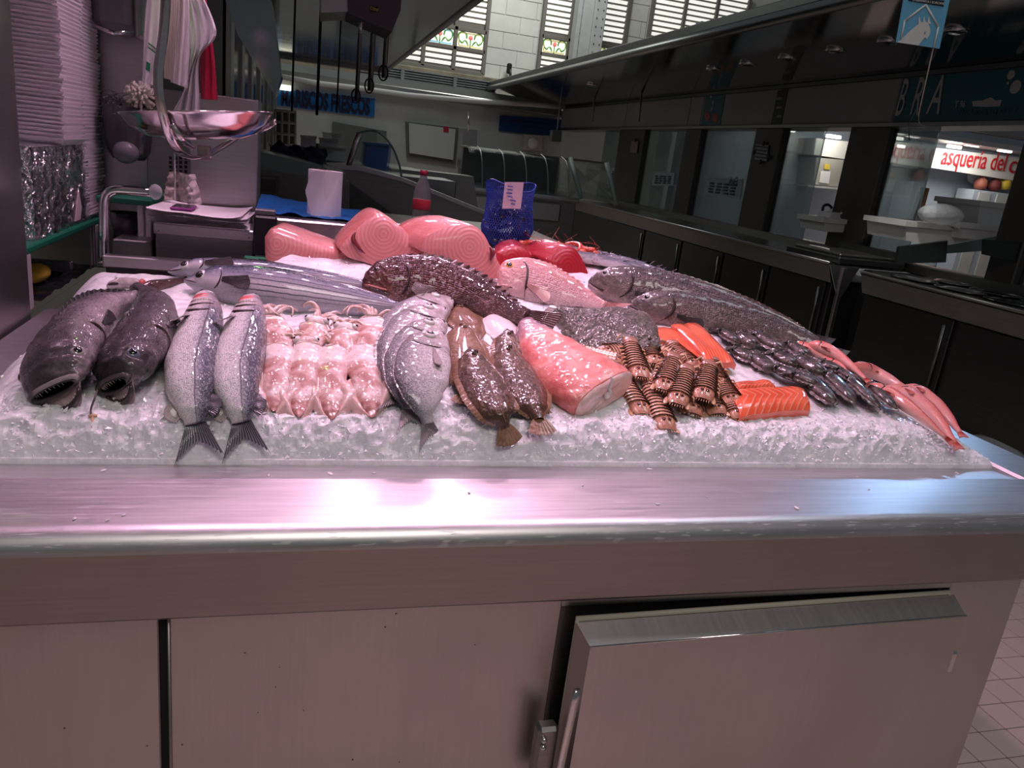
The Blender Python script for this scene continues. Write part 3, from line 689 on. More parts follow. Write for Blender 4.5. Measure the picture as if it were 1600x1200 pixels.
f.back_fin(r, .3, .85, .028, M_redfin, .4, lean=.8); f.side_fin(r, .33, 1.9, .22, .05, M_redfin, .5, out=.08); f.tail(r, M_redfin, .2, .12, .5)
# ------------------------------------------------------------------ croakers
M_croak = fishmat('croaker_skin', [(0.0, (0.038, 0.032, 0.030)), (0.3, (0.085, 0.066, 0.058)), (0.55, (0.19, 0.145, 0.13)), (0.8, (0.40, 0.28, 0.27)), (1.0, (0.56, 0.40, 0.39))], 0.26, (120, 46), 0.6, ((0.13, 0.105, 0.10), 0.6, 0.24), .38, 0.26, None, (14, (0.075, 0.065, 0.065), .52, .6), light=(0.62, 0.56, 0.58))
P_croak = [(0, .012, .02), (.02, .03, .04), (.07, .055, .065), (.15, .082, .088), (.28, .10, .10), (.45, .098, .095), (.62, .082, .08), (.8, .056, .055), (1, .032, .032)]
for spine, lab in (([(919, 442), (965, 446), (1040, 458), (1130, 482), (1210, 508), (1262, 530)], 'rear grey croaker, its head just behind the other croaker'),
                   ([(981, 478), (1030, 482), (1100, 492), (1180, 508), (1245, 528), (1290, 548)], 'front grey croaker with big eye, lying above the salmon fillets')):
    f = Fish(spine, 56, 1, P_croak, 0.7, 1.0, 0.72, 120, 56, oper=.25, soft=2)
    r = fish_root('croaker', lab, 'fish', f, 'croakers on the right of the ice')
    f.body(M_croak, r, bumpy=.0016); f.eye(r, .115, 1.0, .0135, E_silver, pup=.6)
    f.curve(r, 'mouth', [(.003, 1.45), (.035, 1.85), (.09, 2.05), (.115, 2.1)], .004, M_slit)
    f.curve(r, 'jaw', [(.004, 1.8), (.05, 2.2), (.12, 2.35)], .006, mat('croaker_jaw', (0.30, 0.22, 0.21), .25, coat=.6))
    f.curve(r, 'gill_slit', [(.20, .7), (.255, 1.3), (.24, 2.0), (.17, 2.7)], .004, M_slit, off=-.001)
    f.back_fin(r, .26, .95, .013, M_groupfin, .3, n=60, lean=1.0); f.side_fin(r, .27, 1.95, .14, .03, M_darkfin, .25, out=.05)
    f.tail(r, M_darkfin, .1, .05, .9)
# ------------------------------------------------------------------ hake, mouths open
M_hake = fishmat('hake_skin', [(0.0, (0.06, 0.046, 0.054)), (0.22, (0.15, 0.115, 0.128)), (0.4, (0.34, 0.27, 0.29)), (0.7, (0.52, 0.43, 0.45)), (1.0, (0.64, 0.53, 0.55))], 0.2, (150, 60), 0.35, ((0.045, 0.034, 0.04), 0.9, 0.36), None, 0.2, None, (12, (0.40, 0.33, 0.35), .56, .5), light=(0.6, 0.55, 0.58))
M_hake2 = fishmat('dark_hake_skin', [(0.0, (0.04, 0.03, 0.035)), (0.3, (0.065, 0.048, 0.054)), (0.6, (0.15, 0.115, 0.122)), (1.0, (0.5, 0.42, 0.44))], 0.12, (150, 60), 0.35, ((0.035, 0.026, 0.03), 0.9, 0.36), None, 0.2, None, (13, (0.34, 0.27, 0.29), .60, .5), light=(0.5, 0.45, 0.48))
M_mouth = mat('mouth_inside', (0.02, 0.012, 0.016), 0.35, coat=.5)
M_mouthp = mat('mouth_lining', (0.42, 0.30, 0.31), 0.3, coat=.5, var=(30, .5))
M_tooth = mat('tooth', (0.75, 0.68, 0.64), 0.3)
P_hake = [(0, .020, .030, .082), (.03, .038, .042, .095), (.1, .074, .065, .112), (.2, .096, .082, .122), (.32, .105, .09, .12), (.5, .10, .095, .112), (.7, .08, .08, .09), (.88, .05, .05, .055), (1, .035, .035, .035)]
def hake(spine, roll, side, m, lab, gape, eye_m, wk=1.0, hk=1.0):
    pr = [(a, b, c, d * wk) for a, b, c, d in P_hake]
    f = Fish(spine, roll, side, pr, 1.0, hk, 0.95, 120, 64, oper=.36, power=2.15)
    r = fish_root('hake', lab, 'fish', f, 'hakes at the left end of the ice')
    f.body(m, r, u0=.002, bumpy=.003)
    c, t, d, sd = f.fr(0.0); up, dn, w = f.pr(0.0); L = f.L; nt = f.nt
    # mouth cavity
    v = []; fc = []
    for j, (k, back) in enumerate(((1.0, 0.0), (.93, -.012), (.86, .0), (.8, .03), (.6, .07), (.0, .09))):
        for i in range(nt):
            a = 2 * math.pi * i / nt; p = f.pt(.002, a); q = c + (p - c) * k + t * back; v.append(q)
    for j in range(5):
        for i in range(nt): i2 = (i + 1) % nt; fc.append((j * nt + i, j * nt + i2, (j + 1) * nt + i2, (j + 1) * nt + i))
    mb = MB().add(v, fc); mb.mi = [1 if q < 2 * nt else 0 for q in range(len(fc))]
    mb.build('mouth', [M_mouth, m], r)
    # lower jaw: a scoop reaching forward under the gape
    def jaw(u, q):
        a = lerp(-1.25, 1.25, u); ln = math.cos(a * .9) * gape; rr = lerp(1.0, .80, q)
        base = c + sd * math.sin(a) * w * L * 1.0 - d * (dn * L * (.55 + .5 * math.cos(a)))
        return base - t * (ln * q * .45) - d * (gape * .62 * q * math.cos(a)) - sd * math.sin(a) * w * L * .14 * q
    jb = MB(); n_, m_ = 18, 6
    jb.grid(jaw, n_, m_); k = len(jb.v); jb.grid(lambda u, q: jaw(u, q) - d * (.010 * math.sin(math.pi * (.1 + .8 * u))), n_, m_)
    cc = n_ + 1; ring = list(range(cc)) + [j * cc + n_ for j in range(1, m_ + 1)] + [m_ * cc + i for i in range(n_ - 1, -1, -1)] + [j * cc for j in range(m_ - 1, 0, -1)]
    jb.f += [(ring[i], ring[(i + 1) % len(ring)], ring[(i + 1) % len(ring)] + k, ring[i] + k) for i in range(len(ring))]; jb.mi = [0] * len(jb.f)
    jo = jb.build('lower_jaw', [M_mouthp], r)
    MB().tube([jaw(u / 14, 1.0) + d * .002 for u in range(15)], [.003 + .004 * math.sin(math.pi * i / 14) for i in range(15)], 8).build('jaw_rim', mat('jaw_rim', (0.05, 0.035, 0.04), .3, coat=.6), jo)
    MB().tube([f.pt(.002, lerp(-1.75, 1.75, i / 16)) - t * .002 for i in range(17)], .0055, 8).build('upper_lip', m, r)
    for i in range(15):
        a = lerp(-1.3, 1.3, i / 14); p = f.pt(.002, a) * 1.0; p = c + (p - c) * .9 + t * .004; hgt = R.uniform(.008, .014)
        MB().tube([p + d * .003 - t * .003, p - d * hgt - t * .003], [.0018, .0004], 5).build('tooth', M_tooth, r)
    for i in range(11):
        p = jaw(lerp(.12, .88, i / 10), .93); hgt = R.uniform(.006, .011)
        MB().tube([p - d * .001, p + d * hgt], [.0016, .0004], 5).build('tooth', M_tooth, jo)
    f.eye(r, .15, 1.05, .0135, eye_m, pup=.55, bulge=.2)
    f.curve(r, 'gill_slit', [(.30, .7), (.37, 1.3), (.36, 2.0), (.28, 2.6)], .004, M_slit, True, off=-.001)
    f.back_fin(r, .45, .95, .03, M_darkfin, .2, lean=.6); f.side_fin(r, .42, 1.6, .16, .03, M_darkfin, .1, out=.03, both=True)
    return f, r
hake([(84, 606), (93, 572), (112, 532), (140, 498), (172, 478), (215, 466)], 58, 1, M_hake, 'pale-backed hake at the far left, mouth wide open with teeth', .040, E_hake, 1.22, 1.05)
h2, h2r = hake([(178, 598), (197, 572), (222, 535), (240, 500), (238, 474), (214, 452)], 52, 1, M_hake2, 'dark hake beside the sea bass, mouth half open and hook line hanging', .034, E_dark, 1.02, 1.05)
hk = MB().tube(catmull([B(152, 610, .03), B(148, 622, .028), B(142, 640, .012), B(143, 652, .008), B(144, 660, .006)], 16), .0016, 6)
ho = hk.build('fishing_line', mat('fishing_line', (0.10, 0.07, 0.06), .5)); tag(ho, 'short dark fishing line hanging from the dark hake onto the ice', 'fishing line')
MB().tube([B(139, 651, .008), B(145, 649, .010), B(152, 650, .008)], .003, 6).build('bait', mat('bait', (0.70, 0.42, 0.28), .35), ho)
MB().tube([B(145, 650, .009), B(144, 660, .006), B(143, 669, .005)], .0028, 6).build('bait', bpy.data.materials['bait'], ho)
# ------------------------------------------------------------------ soft seafood
def skinmat(name, stops, scale=14, bump=0.3, rough=0.22, spots=None, streak=None, coat=0.8, sss=0.0, bs=60, detail=5):
    m = NT(name); ob = m.co('Object'); n = m.noise(m.co('Object', streak) if streak else ob, scale, detail, 0.6, 0.6); c = m.ramp(n, stops)
    if spots: c = m.mix(c, spots[1], m.ramp(m.vor(ob, spots[0], 'Distance'), [(spots[2] * .6, spots[3]), (spots[2], 0.0)]))
    m.bump(m.math('ADD', n, m.math('MULTIPLY', m.noise(ob, bs * 1.3, 2, .5), 1.2)), bump, 0.006)
    m.set(Base_Color=c, Roughness=rough + .12, Coat_Weight=coat, Coat_Roughness=0.05, Specular_IOR_Level=0.3)
    if sss: m.set(Subsurface_Weight=sss); m.p.inputs['Subsurface Radius'].default_value = (0.03, 0.012, 0.01); m.p.inputs['Subsurface Scale'].default_value = 0.3
    return m.m
def bedframe(p, q):                                                # axes on the ice: along p->q, across, up
    n = bedN((p + q) / 2); t = (q - p); t = (t - n * t.dot(n)).normalized(); return t, n.cross(t), n
# flatfish: spine on the ice, half-width table, a thin lens with a frilled fin edge
def flatfish(name, lab, cat, spine, widths, thick, m, mfin, group=None, lift=0.004, fr=0.012, tailw=.03, taill=.04, flip=1, eyes=True, tilt=0.0, belly=None, lumpy=0.0):
    P = catmull([B(x, y, lift + thick) for x, y in spine], 40); n = len(P)
    r = thing(name, lab, cat, tuple(P[20] - Vector((0, 0, lift + thick))), group)
    def at(u):
        t = clamp(u) * 40; i = min(int(t), 39); c = P[i].lerp(P[i + 1], t - i); a = (P[min(i + 2, 40)] - P[max(i - 1, 0)]).normalized()
        nn = bedN(c); nn = (nn - a * nn.dot(a)).normalized(); s = nn.cross(a)
        if tilt: s, nn = (s * math.cos(tilt) + nn * math.sin(tilt)), (nn * math.cos(tilt) - s * math.sin(tilt))
        return c, a, s, nn
    def w(u): return interp(widths, u)[0]
    def surf(sg):
        def fn(u, v):
            c, a, s, nn = at(u); q = 2 * v - 1; ww = w(u); hgt = thick * (max(0, 1 - abs(q) ** 2.4)) * (0.35 + 0.65 * min(1, ww / .03))
            hgt *= (1 + .08 * math.sin(9 * u + 4 * q)) ; sag = -0.35 * abs(q) ** 3 * thick
            p = c + s * q * ww; lm = lumpy * (noise.noise(p * 70) + .6 * noise.noise(p * 160)) * (1 - abs(q) ** 4) if lumpy and sg > 0 else 0
            return p + nn * (hgt * (1 if sg > 0 else -.5) + sag + lm)
        return fn
    mb = MB().grid(surf(1), 120 if lumpy else 46, 70 if lumpy else 20); b2 = MB().grid(surf(-1), 46, 20)
    body = mb.build('body', m, r); b2.build('underside', belly or mfin, r)
    fb = MB()
    for sd in (0, 1):
        def fn(u, v):
            u2 = lerp(.05, .93, u); c, a, s, nn = at(u2); q = -1 if sd == 0 else 1; k = math.sin(math.pi * clamp(u)) ** .5
            return c + s * q * (w(u2) * .985 + fr * k * v) + nn * (-.35 * thick - .5 * thick * v + .0015 * math.sin(u * 160) * v)
        fb = MB().grid(fn, 90, 3); fb.build('fringe_fin', mfin, r)
    c, a, s, nn = at(1.0); we = w(1.0)
    def tf(u, v):
        q = 2 * u - 1; return c - a * .004 + a * (taill * v * (1 - .25 * q * q)) + s * q * lerp(we, tailw, v ** .7) + nn * (-.6 * thick * v + .0012 * math.sin(u * 50) * v)
    MB().grid(tf, 24, 6).build('tail_fin', mfin, r)
    if eyes:
        for u, q in ((.10, .25 * flip), (.14, -.05 * flip)):
            c, a, s, nn = at(u); p = surf(1)(u, (q + 1) / 2)
            e = MB().sphere(p, .0055, .0055, .0055, 12, 8).build('eye', m, r); MB().sphere(p + nn * .003, .0032, n=10, m=6).build('pupil', M_pupil, e)
        def lat(u): return surf(1)(lerp(.2, .95, u), .5) + at(lerp(.2, .95, u))[3] * .0004
        MB().tube([lat(i / 20) for i in range(21)], .0008, 5).build('lateral_line', mfin, r)
    return r
M_sole = skinmat('sole_skin', [(0.3, (0.050, 0.026, 0.016)), (0.55, (0.10, 0.052, 0.030)), (0.75, (0.16, 0.085, 0.05))], 16, 0.8, 0.3, (60, (0.06, 0.03, 0.02), .3, .5))
M_sole2 = skinmat('tan_sole_skin', [(0.3, (0.15, 0.075, 0.045)), (0.6, (0.24, 0.125, 0.075)), (0.8, (0.34, 0.20, 0.13))], 14, 0.7, 0.3, (60, (0.18, 0.08, 0.04), .3, .4))
M_solefin = skinmat('sole_fin', [(0.3, (0.20, 0.10, 0.06)), (0.7, (0.33, 0.19, 0.12))], 30, 0.4, 0.2)
M_solebelly = skinmat('sole_belly', [(0.3, (0.70, 0.60, 0.60)), (0.7, (0.84, 0.74, 0.74))], 14, 0.3, 0.25)
WS = [(0, .006), (.05, .022), (.15, .042), (.35, .058), (.55, .056), (.75, .04), (.9, .021), (1, .014)]
def W(k): return [(a, b * k) for a, b in WS]
SG = 'soles in the middle of the ice'
flatfish('sole', 'backmost tan sole, its edge touching the grouper', 'fish', [(716, 478), (730, 500), (745, 530)], W(.72), .008, M_sole2, M_solefin, SG, .004, flip=-1)
flatfish('sole', 'sole lying pale belly up behind the brown soles', 'fish', [(770, 490), (785, 510), (805, 545)], W(.72), .008, M_solebelly, M_solebelly, SG, .004, eyes=False)
flatfish('sole', 'tan sole leaning against the bream, second from the back', 'fish', [(722, 502), (728, 540), (732, 585), (728, 615)], W(.78), .010, M_sole2, M_solefin, SG, .008, flip=-1)
flatfish('sole', 'brown sole with its head under the monkfish tail, behind the front pair', 'fish', [(792, 516), (802, 545), (822, 590), (838, 630)], W(.78), .010, M_sole, M_solefin, SG, .006, lumpy=.0012)
flatfish('sole', 'front right brown sole, tail pointing at the ledge', 'fish', [(786, 538), (806, 575), (828, 622), (843, 656)], W(.84), .011, M_sole2 if False else M_sole, M_solefin, SG, .020, lumpy=.0012)
flatfish('sole', 'front left dark brown sole, lowest and nearest the ledge', 'fish', [(733, 545), (752, 585), (776, 635), (790, 668)], W(.86), .012, M_sole, M_solefin, SG, .024, belly=M_solebelly, lumpy=.0012)
M_turbot = skinmat('turbot_skin', [(0.25, (0.045, 0.036, 0.03)), (0.5, (0.10, 0.085, 0.07)), (0.75, (0.19, 0.165, 0.15))], 34, 1.0, 0.36, (90, (0.42, 0.36, 0.38), .22, .5), bs=110, coat=.5)
M_turbotfin = skinmat('turbot_fin', [(0.3, (0.12, 0.10, 0.085)), (0.7, (0.25, 0.21, 0.18))], 30, 0.5, 0.25)
flatfish('turbot', 'broad grey-brown turbot between the porgy and the mantis shrimps', 'fish', [(1030, 545), (985, 530), (925, 508), (868, 488)], [(0, .012), (.06, .05), (.2, .10), (.42, .135), (.62, .12), (.8, .07), (.92, .035), (1, .028)], .016, M_turbot, M_turbotfin, None, .01, .018, .05, .04, tilt=-.28, lumpy=.0035)
# ------------------------------------------------------------------ monkfish tail
def monk():
    m = NT('monkfish_flesh'); uvn = m.co('UV'); u = m.sep(uvn)[0]; ob = m.co('Object')
    n = m.noise(ob, 12, 5, .6, .8); n2 = m.noise(m.co('Object', (1, 1, 1)), 34, 5, .6, 1.5)
    c = m.ramp(n, [(0.3, (0.62, 0.11, 0.11)), (0.48, (0.76, 0.24, 0.21)), (0.72, (0.86, 0.46, 0.40))])
    c = m.mix(c, (0.62, 0.09, 0.10), m.ramp(n2, [(0.58, 0.0), (0.7, 0.6)]))
    sk = m.ramp(n, [(0.3, (0.26, 0.13, 0.17)), (0.7, (0.46, 0.28, 0.32))])
    c = m.mix(sk, c, m.ramp(m.math('ADD', u, m.math('MULTIPLY', m.math('SUBTRACT', n, .5), .25)), [(0.3, 0.0), (0.42, 1.0)]))
    m.bump(m.math('ADD', n, n2), 0.35, 0.01)
    m.set(Base_Color=c, Roughness=0.38, Coat_Weight=0.6, Coat_Roughness=0.06, Specular_IOR_Level=0.3, Subsurface_Weight=0.15)
    m.p.inputs['Subsurface Radius'].default_value = (0.03, 0.01, 0.01); m.p.inputs['Subsurface Scale'].default_value = 0.3
    return m.m
M_monk = monk()
M_cut = skinmat('monkfish_cut', [(0.3, (0.80, 0.48, 0.44)), (0.6, (0.86, 0.62, 0.58)), (0.8, (0.70, 0.22, 0.22))], 10, .3, .2, sss=.15)
f = Fish([(816, 488), (830, 520), (862, 556), (905, 592), (945, 616)], 80, -1, [(0, .03, .03, .022), (.12, .055, .045, .038), (.3, .10, .085, .09), (.5, .13, .11, .15), (.75, .145, .115, .20), (.93, .14, .115, .20), (1, .125, .105, .19)], 1, .62, .82, 90, 64, oper=0, power=2.6, keep=.5)
r = fish_root('monkfish_tail', 'skinned pink monkfish tail with its cut end facing the ledge', 'fish piece', f)
f.body(M_monk, r, bumpy=.0035)
c, t, d, sd = f.fr(1.0)
cv = []; nt = 64; v = []; fc = []
for k, (q, o) in enumerate(((1.0, 0.001), (.93, .007), (.7, .010), (.35, .007), (.0, .002))):
    for i in range(nt):
        p = f.pt(1.0, 2 * math.pi * i / nt); x = c + (p - c) * q + t * (o + .003 * noise.noise(p * 60 + Vector((k, 0, 0)))); v.append(x)
for k in range(4):
    for i in range(nt): i2 = (i + 1) % nt; fc.append((k * nt + i, k * nt + i2, (k + 1) * nt + i2, (k + 1) * nt + i))
MB().add(v, fc).build('cut_face', M_cut, r)
MB().sphere(c + t * .008 + d * .004, .011, .011, .006, 14, 8, t.to_track_quat('Z', 'Y').to_matrix()).build('backbone', mat('bone', (0.80, 0.66, 0.62), .3, coat=.5), r)
MB().tube([c + t * .011 + d * (.004 + .05 * k) + sd * .004 * math.sin(k * 20) for k in (0, .2, .4, .6, .8, 1)], [.004, .005, .004, .004, .003, .002], 6).build('membrane', M_solebelly, r)
# ------------------------------------------------------------------ squid
M_squid = skinmat('squid_skin', [(0.36, (0.34, 0.13, 0.11)), (0.45, (0.52, 0.27, 0.24)), (0.53, (0.68, 0.48, 0.46)), (0.62, (0.80, 0.68, 0.67))], 15, 0.28, 0.25, (85, (0.36, 0.14, 0.12), .22, .5), coat=.55)
M_squidfin = skinmat('squid_fin', [(0.3, (0.62, 0.36, 0.32)), (0.7, (0.80, 0.60, 0.57))], 16, 0.3, 0.18)
M_tent = skinmat('squid_arm', [(0.3, (0.55, 0.30, 0.25)), (0.7, (0.80, 0.62, 0.58))], 30, 0.5, 0.2)
def squid(p0, p1, hw, lab, lift=0.0, fins=True, arms=True, eye=True, seed=0):
    rr = random.Random(seed); a = B(*p0, lift + .02); b = B(*p1, lift + .016); t, s, n = bedframe(a, b); L = (b - a).length
    r = thing('squid', lab, 'squid', tuple(lerp(a, b, .5) - n * .02), 'squid beside the sea bass')
    prof = [(0, .92), (.04, 1.0), (.2, .98), (.45, .95), (.7, .78), (.88, .46), (.97, .2), (1, .03)]
    def fn(u, w):
        k = interp(prof, w)[0] * hw; th = 2 * math.pi * u; wob = 1 + .06 * math.sin(3 * th + 5 * w + seed) + .03 * math.sin(12 * w + seed)
        p = a.lerp(b, w) + s * (k * wob * math.cos(th)) + n * (k * .46 * math.sin(th)) - n * (.012 * w ** 3) + s * (.006 * math.sin(3 * w + seed))
        return p + n * (.0035 * noise.noise(p * 32 + Vector((seed, 0, 0))) + .0012 * noise.noise(p * 110)) + s * (.003 * noise.noise(p * 30 + Vector((0, seed, 5))))
    MB().grid(fn, 48, 60, True).build('mantle', M_squid, r)
    MB().tube([fn(i / 20, 0.0) for i in range(21)], [.002 + .0015 * math.sin(i * 1.7 + seed) for i in range(21)], 6).build('mantle_rim', M_squidfin, r)
    if fins:
        for sg in (-1, 1):
            def ff(u, w):
                w0 = lerp(.5, .98, u); k = math.sin(math.pi * u ** .8) ** .9; base = fn(0.06 if sg > 0 else .44, w0)
                return base + s * sg * (.030 * k * w * (.8 + .3 * math.sin(seed * 2.1 + sg))) + n * (.010 * math.sin(math.pi * w * .9) * k - .012 * w * w + .003 * math.sin(9 * u + seed)) + t * (.012 * w * math.sin(seed + sg))
            mb = MB().grid(ff, 16, 6); k0 = len(mb.v); mb.grid(lambda u, w: ff(u, w) - n * .002, 16, 6); mb.build('fin', M_squidfin, r)
    if eye:
        h0 = a - t * .018 + n * .004
        MB().sphere(h0, .024, .019, .016, 16, 10, Matrix((s, t, n)).transposed()).build('head', M_squid, r)
        for sg in (-1, 1):
            e = MB().sphere(h0 + s * sg * .019 + n * .007, .0085, n=12, m=8).build('eye', M_solebelly, r); MB().sphere(h0 + s * sg * .023 + n * .011, .0045, n=10, m=6).build('pupil', M_pupil, e)
    if arms:
        for k in range(7):
            q = rr.uniform(-1, 1); l = rr.uniform(.03, .07); cu = rr.uniform(-2, 2); o = a - t * .03 + s * q * .014 + n * .003
            P = [o + (-t * math.cos(cu * i / 8) + s * math.sin(cu * i / 8 + q)) * l * i / 8 + n * (.012 * math.sin(math.pi * i / 8)) for i in range(9)]
            MB().tube(P, [.0048 * (1 - i / 10) + .001 for i in range(9)], 7).build('arm', M_tent, r)
    return r
squid((432, 545), (431, 634), 0.032, 'leftmost front squid, next to the sea bass', .004, eye=False, seed=1)
squid((478, 545), (472, 645), 0.0332, 'second front squid from the sea bass, greyish mantle', .004, seed=2)
squid((524, 548), (520, 648), 0.0332, 'third front squid from the sea bass, with upturned fin', .004, eye=False, seed=3)
squid((572, 548), (578, 644), 0.0358, 'front squid closest to the bream', .004, eye=False, arms=False, seed=4)
squid((425, 503), (437, 550), 0.037, 'back row squid behind the leftmost front one', .012, fins=False, eye=False, seed=5)
squid((492, 512), (472, 548), 0.032, 'back row squid behind the greyish front one', .014, fins=False, seed=6)
squid((538, 522), (528, 560), 0.0345, 'back row squid behind the third front one', .012, fins=False, seed=7)
squid((580, 505), (570, 560), 0.0382, 'back row squid with smooth mantle beside the bream', .012, fins=False, eye=False, seed=8)
# the curled arm sticking up
P = [B(496, 500, .03), B(497, 488, .04), B(493, 478, .05), B(485, 473, .055), B(477, 476, .05), B(473, 480, .045)]
tag(MB().tube(catmull(P, 20), [.008 - .0003 * i for i in range(21)], 8).build('squid_offcut', M_tent), 'single curled squid arm standing up in front of the bonito', 'squid arm')
# ------------------------------------------------------------------ salmon fillets
def salmonmat():
    m = NT('salmon_flesh'); ob = m.co('UV'); uvs = m.sep(ob); n = m.noise(m.co('Object'), 20, 4)
    vv = m.math('ABSOLUTE', m.math('SUBTRACT', uvs[1], .5)); q = m.math('ADD', m.math('MULTIPLY', uvs[0], 62.0), m.math('MULTIPLY', vv, 26.0))
    w = m.math('SINE', m.math('ADD', q, m.math('MULTIPLY', n, 5.0)))
    c = m.ramp(n, [(0.3, (0.82, 0.09, 0.035)), (0.7, (0.92, 0.17, 0.075))]); c = m.mix(c, (0.90, 0.40, 0.27), m.ramp(w, [(0.72, 0.0), (0.98, 0.75)]))
    m.bump(w, 0.15, 0.003)
    return m.set(Base_Color=c, Roughness=0.18, Coat_Weight=0.8, Coat_Roughness=0.06)
M_salmon = salmonmat(); M_salmskin = mat('salmon_skin', (0.42, 0.30, 0.30), .25, coat=.7)
def fillet(lab, quad, thick, lift):
    """quad: pixel corners of the upper face, along one long side and back along the other"""
    A, Bq, Cq, D = [B(x, y, lift + thick) for x, y in quad]
    ctr = (A + Bq + Cq + D) / 4; n = bedN(ctr)
    r = thing('salmon_fillet', lab, 'fish fillet', tuple(ctr - n * thick), 'salmon fillets')
    def top(u, v):
        e = .006 * noise.noise(Vector((u * 3 + lift * 50, v * 2, 1))); uu = lerp(.0, 1, u)
        p = A.lerp(Bq, uu).lerp(D.lerp(Cq, uu), v + .04 * math.sin(uu * 5 + lift * 90) * (v - .5)); q = abs(2 * v - 1)
        return p - n * (thick * .85 * q ** 4 * .7 + thick * .3 * abs(2 * u - 1) ** 6) + n * e
    mb = MB().grid(top, 36, 18); mb.build('flesh', M_salmon, r)
    def skirt(u, v):
        k = u * 4; 
        if k <= 1: p = top(k, 0)
        elif k <= 2: p = top(1, k - 1)
        elif k <= 3: p = top(3 - k, 1)
        else: p = top(0, 4 - k)
        return p - n * thick * v
    MB().grid(skirt, 80, 3).build('side', M_salmon, r)
    MB().grid(lambda u, v: top(u, v) - n * (thick * .98), 10, 6).build('skin', M_salmskin, r)
fillet('salmon fillet strip lying left under the other upper strip', [(1014, 507), (1062, 506), (1104, 560), (1078, 568)], .014, .010)
fillet('salmon fillet strip on top, in front of the front croaker', [(1052, 501), (1088, 498), (1152, 560), (1110, 566)], .016, .024)
fillet('broad salmon fillet at the front between mantis shrimps and cuttlefish', [(1132, 596), (1252, 596), (1270, 632), (1160, 640)], .022, .010)
fillet('small salmon piece tucked behind the broad front fillet', [(1150, 592), (1200, 590), (1215, 602), (1155, 606)], .014, .02)
# ------------------------------------------------------------------ mantis shrimps
def mantismat():
    m = NT('mantis_shell'); v = m.sep(m.co('UV'))[1]; n = m.noise(m.co('Object'), 60, 4)
    c = m.ramp(n, [(0.3, (0.56, 0.28, 0.17)), (0.7, (0.78, 0.50, 0.36))]); c = m.mix(c, (0.24, 0.08, 0.06), m.ramp(v, [(0.0, 0.7), (0.08, 0.0), (0.55, 0.0), (1.0, 0.35)])); m.bump(n, .3, .003)
    return m.set(Base_Color=c, Roughness=.25, Coat_Weight=.7, Coat_Roughness=.06)
M_mantis = mantismat(); M_telson = skinmat('mantis_telson', [(0.3, (0.34, 0.12, 0.08)), (0.55, (0.48, 0.22, 0.14)), (0.75, (0.62, 0.36, 0.24))], 60, 0.4, 0.22)
M_mantis2 = skinmat('mantis_leg', [(0.3, (0.50, 0.22, 0.11)), (0.7, (0.70, 0.42, 0.26))], 40, 0.2, 0.25)
M_eyespot = mat('telson_spot', (0.05, 0.008, 0.015), .15, coat=1)
def mantis_proto():
    r = thing('mantis_shrimp', '', 'shrimp', (0, 0, 0))
    L = 0.15; nseg = 11
    for k in range(nseg):                                          # overlapping plates, head at +x ... tail at 0
        u = k / (nseg - 1); x0 = .028 + u * .105; w = lerp(.0205, .0165, u); hgt = lerp(.013, .0115, u)
        def fn(a, b):
            th = lerp(-.15, math.pi + .15, a); k_ = 1.10 - .24 * b; return Vector((x0 + .0145 * b - .002, w * k_ * math.cos(th), .004 + hgt * k_ * math.sin(th)))
        mb = MB().grid(fn, 14, 3); mb.build('shell_segment', M_mantis, r)
    MB().sphere((.145, 0, .008), .022, .0155, .009, 14, 8).build('carapace', M_mantis, r)
    MB().sphere((.085, 0, .004), .065, .014, .006, 12, 6).build('underside', M_mantis2, r)
    def tel(a, b):
        th = lerp(-.3, math.pi + .3, a); w = lerp(.0185, .0165, b) ; return Vector((.03 - .032 * b, w * math.cos(th) * (1 - .25 * b ** 4), .004 + .011 * math.sin(th) * (1 - .75 * b ** 2)))
    t = MB().grid(tel, 16, 8).build('telson', M_telson, r)
    for sg in (-1, 1): MB().sphere((.019, sg * .0046, .0136), .0052, .0030, .0014, 10, 6, Matrix.Rotation(.2, 3, 'Y')).build('eyespot', M_eyespot, t); MB().tube([(.028, sg * .010, .0125), (.012, sg * .0095, .0105), (.0, sg * .007, .006)], .0012, 5).build('ridge', M_mantis2, t)
    MB().tube([(.028, 0, .0155), (.014, 0, .0138), (.0, 0, .0065)], [.0012, .0016, .001], 5).build('ridge', M_mantis2, t)
    for k in range(6): MB().tube([(-.002, -.010 + .004 * k, .004), (-.007, -.011 + .0044 * k, .002)], [.0012, .0003], 5).build('spine', M_mantis2, t)
    for sg in (-1, 1):
        MB().sphere((.016, sg * .0165, .0), .020, .0055, .0022, 10, 6, Matrix.Rotation(sg * -.15, 3, 'Z')).build('tail_fan', M_mantis2, r)
        for k in range(6):
            x = .045 + .016 * k; MB().tube([(x, sg * .014, .005), (x - .004, sg * .024, .004), (x - .010, sg * .027, -.003)], [.0022, .0018, .0006], 5).build('leg', M_mantis2, r)
        MB().tube([(.155, sg * .008, .008), (.17, sg * .018, .010), (.155, sg * .026, .006)], [.003, .0035, .0015], 6).build('claw', M_mantis2, r)
    return r
mproto = mantis_proto(); first = True
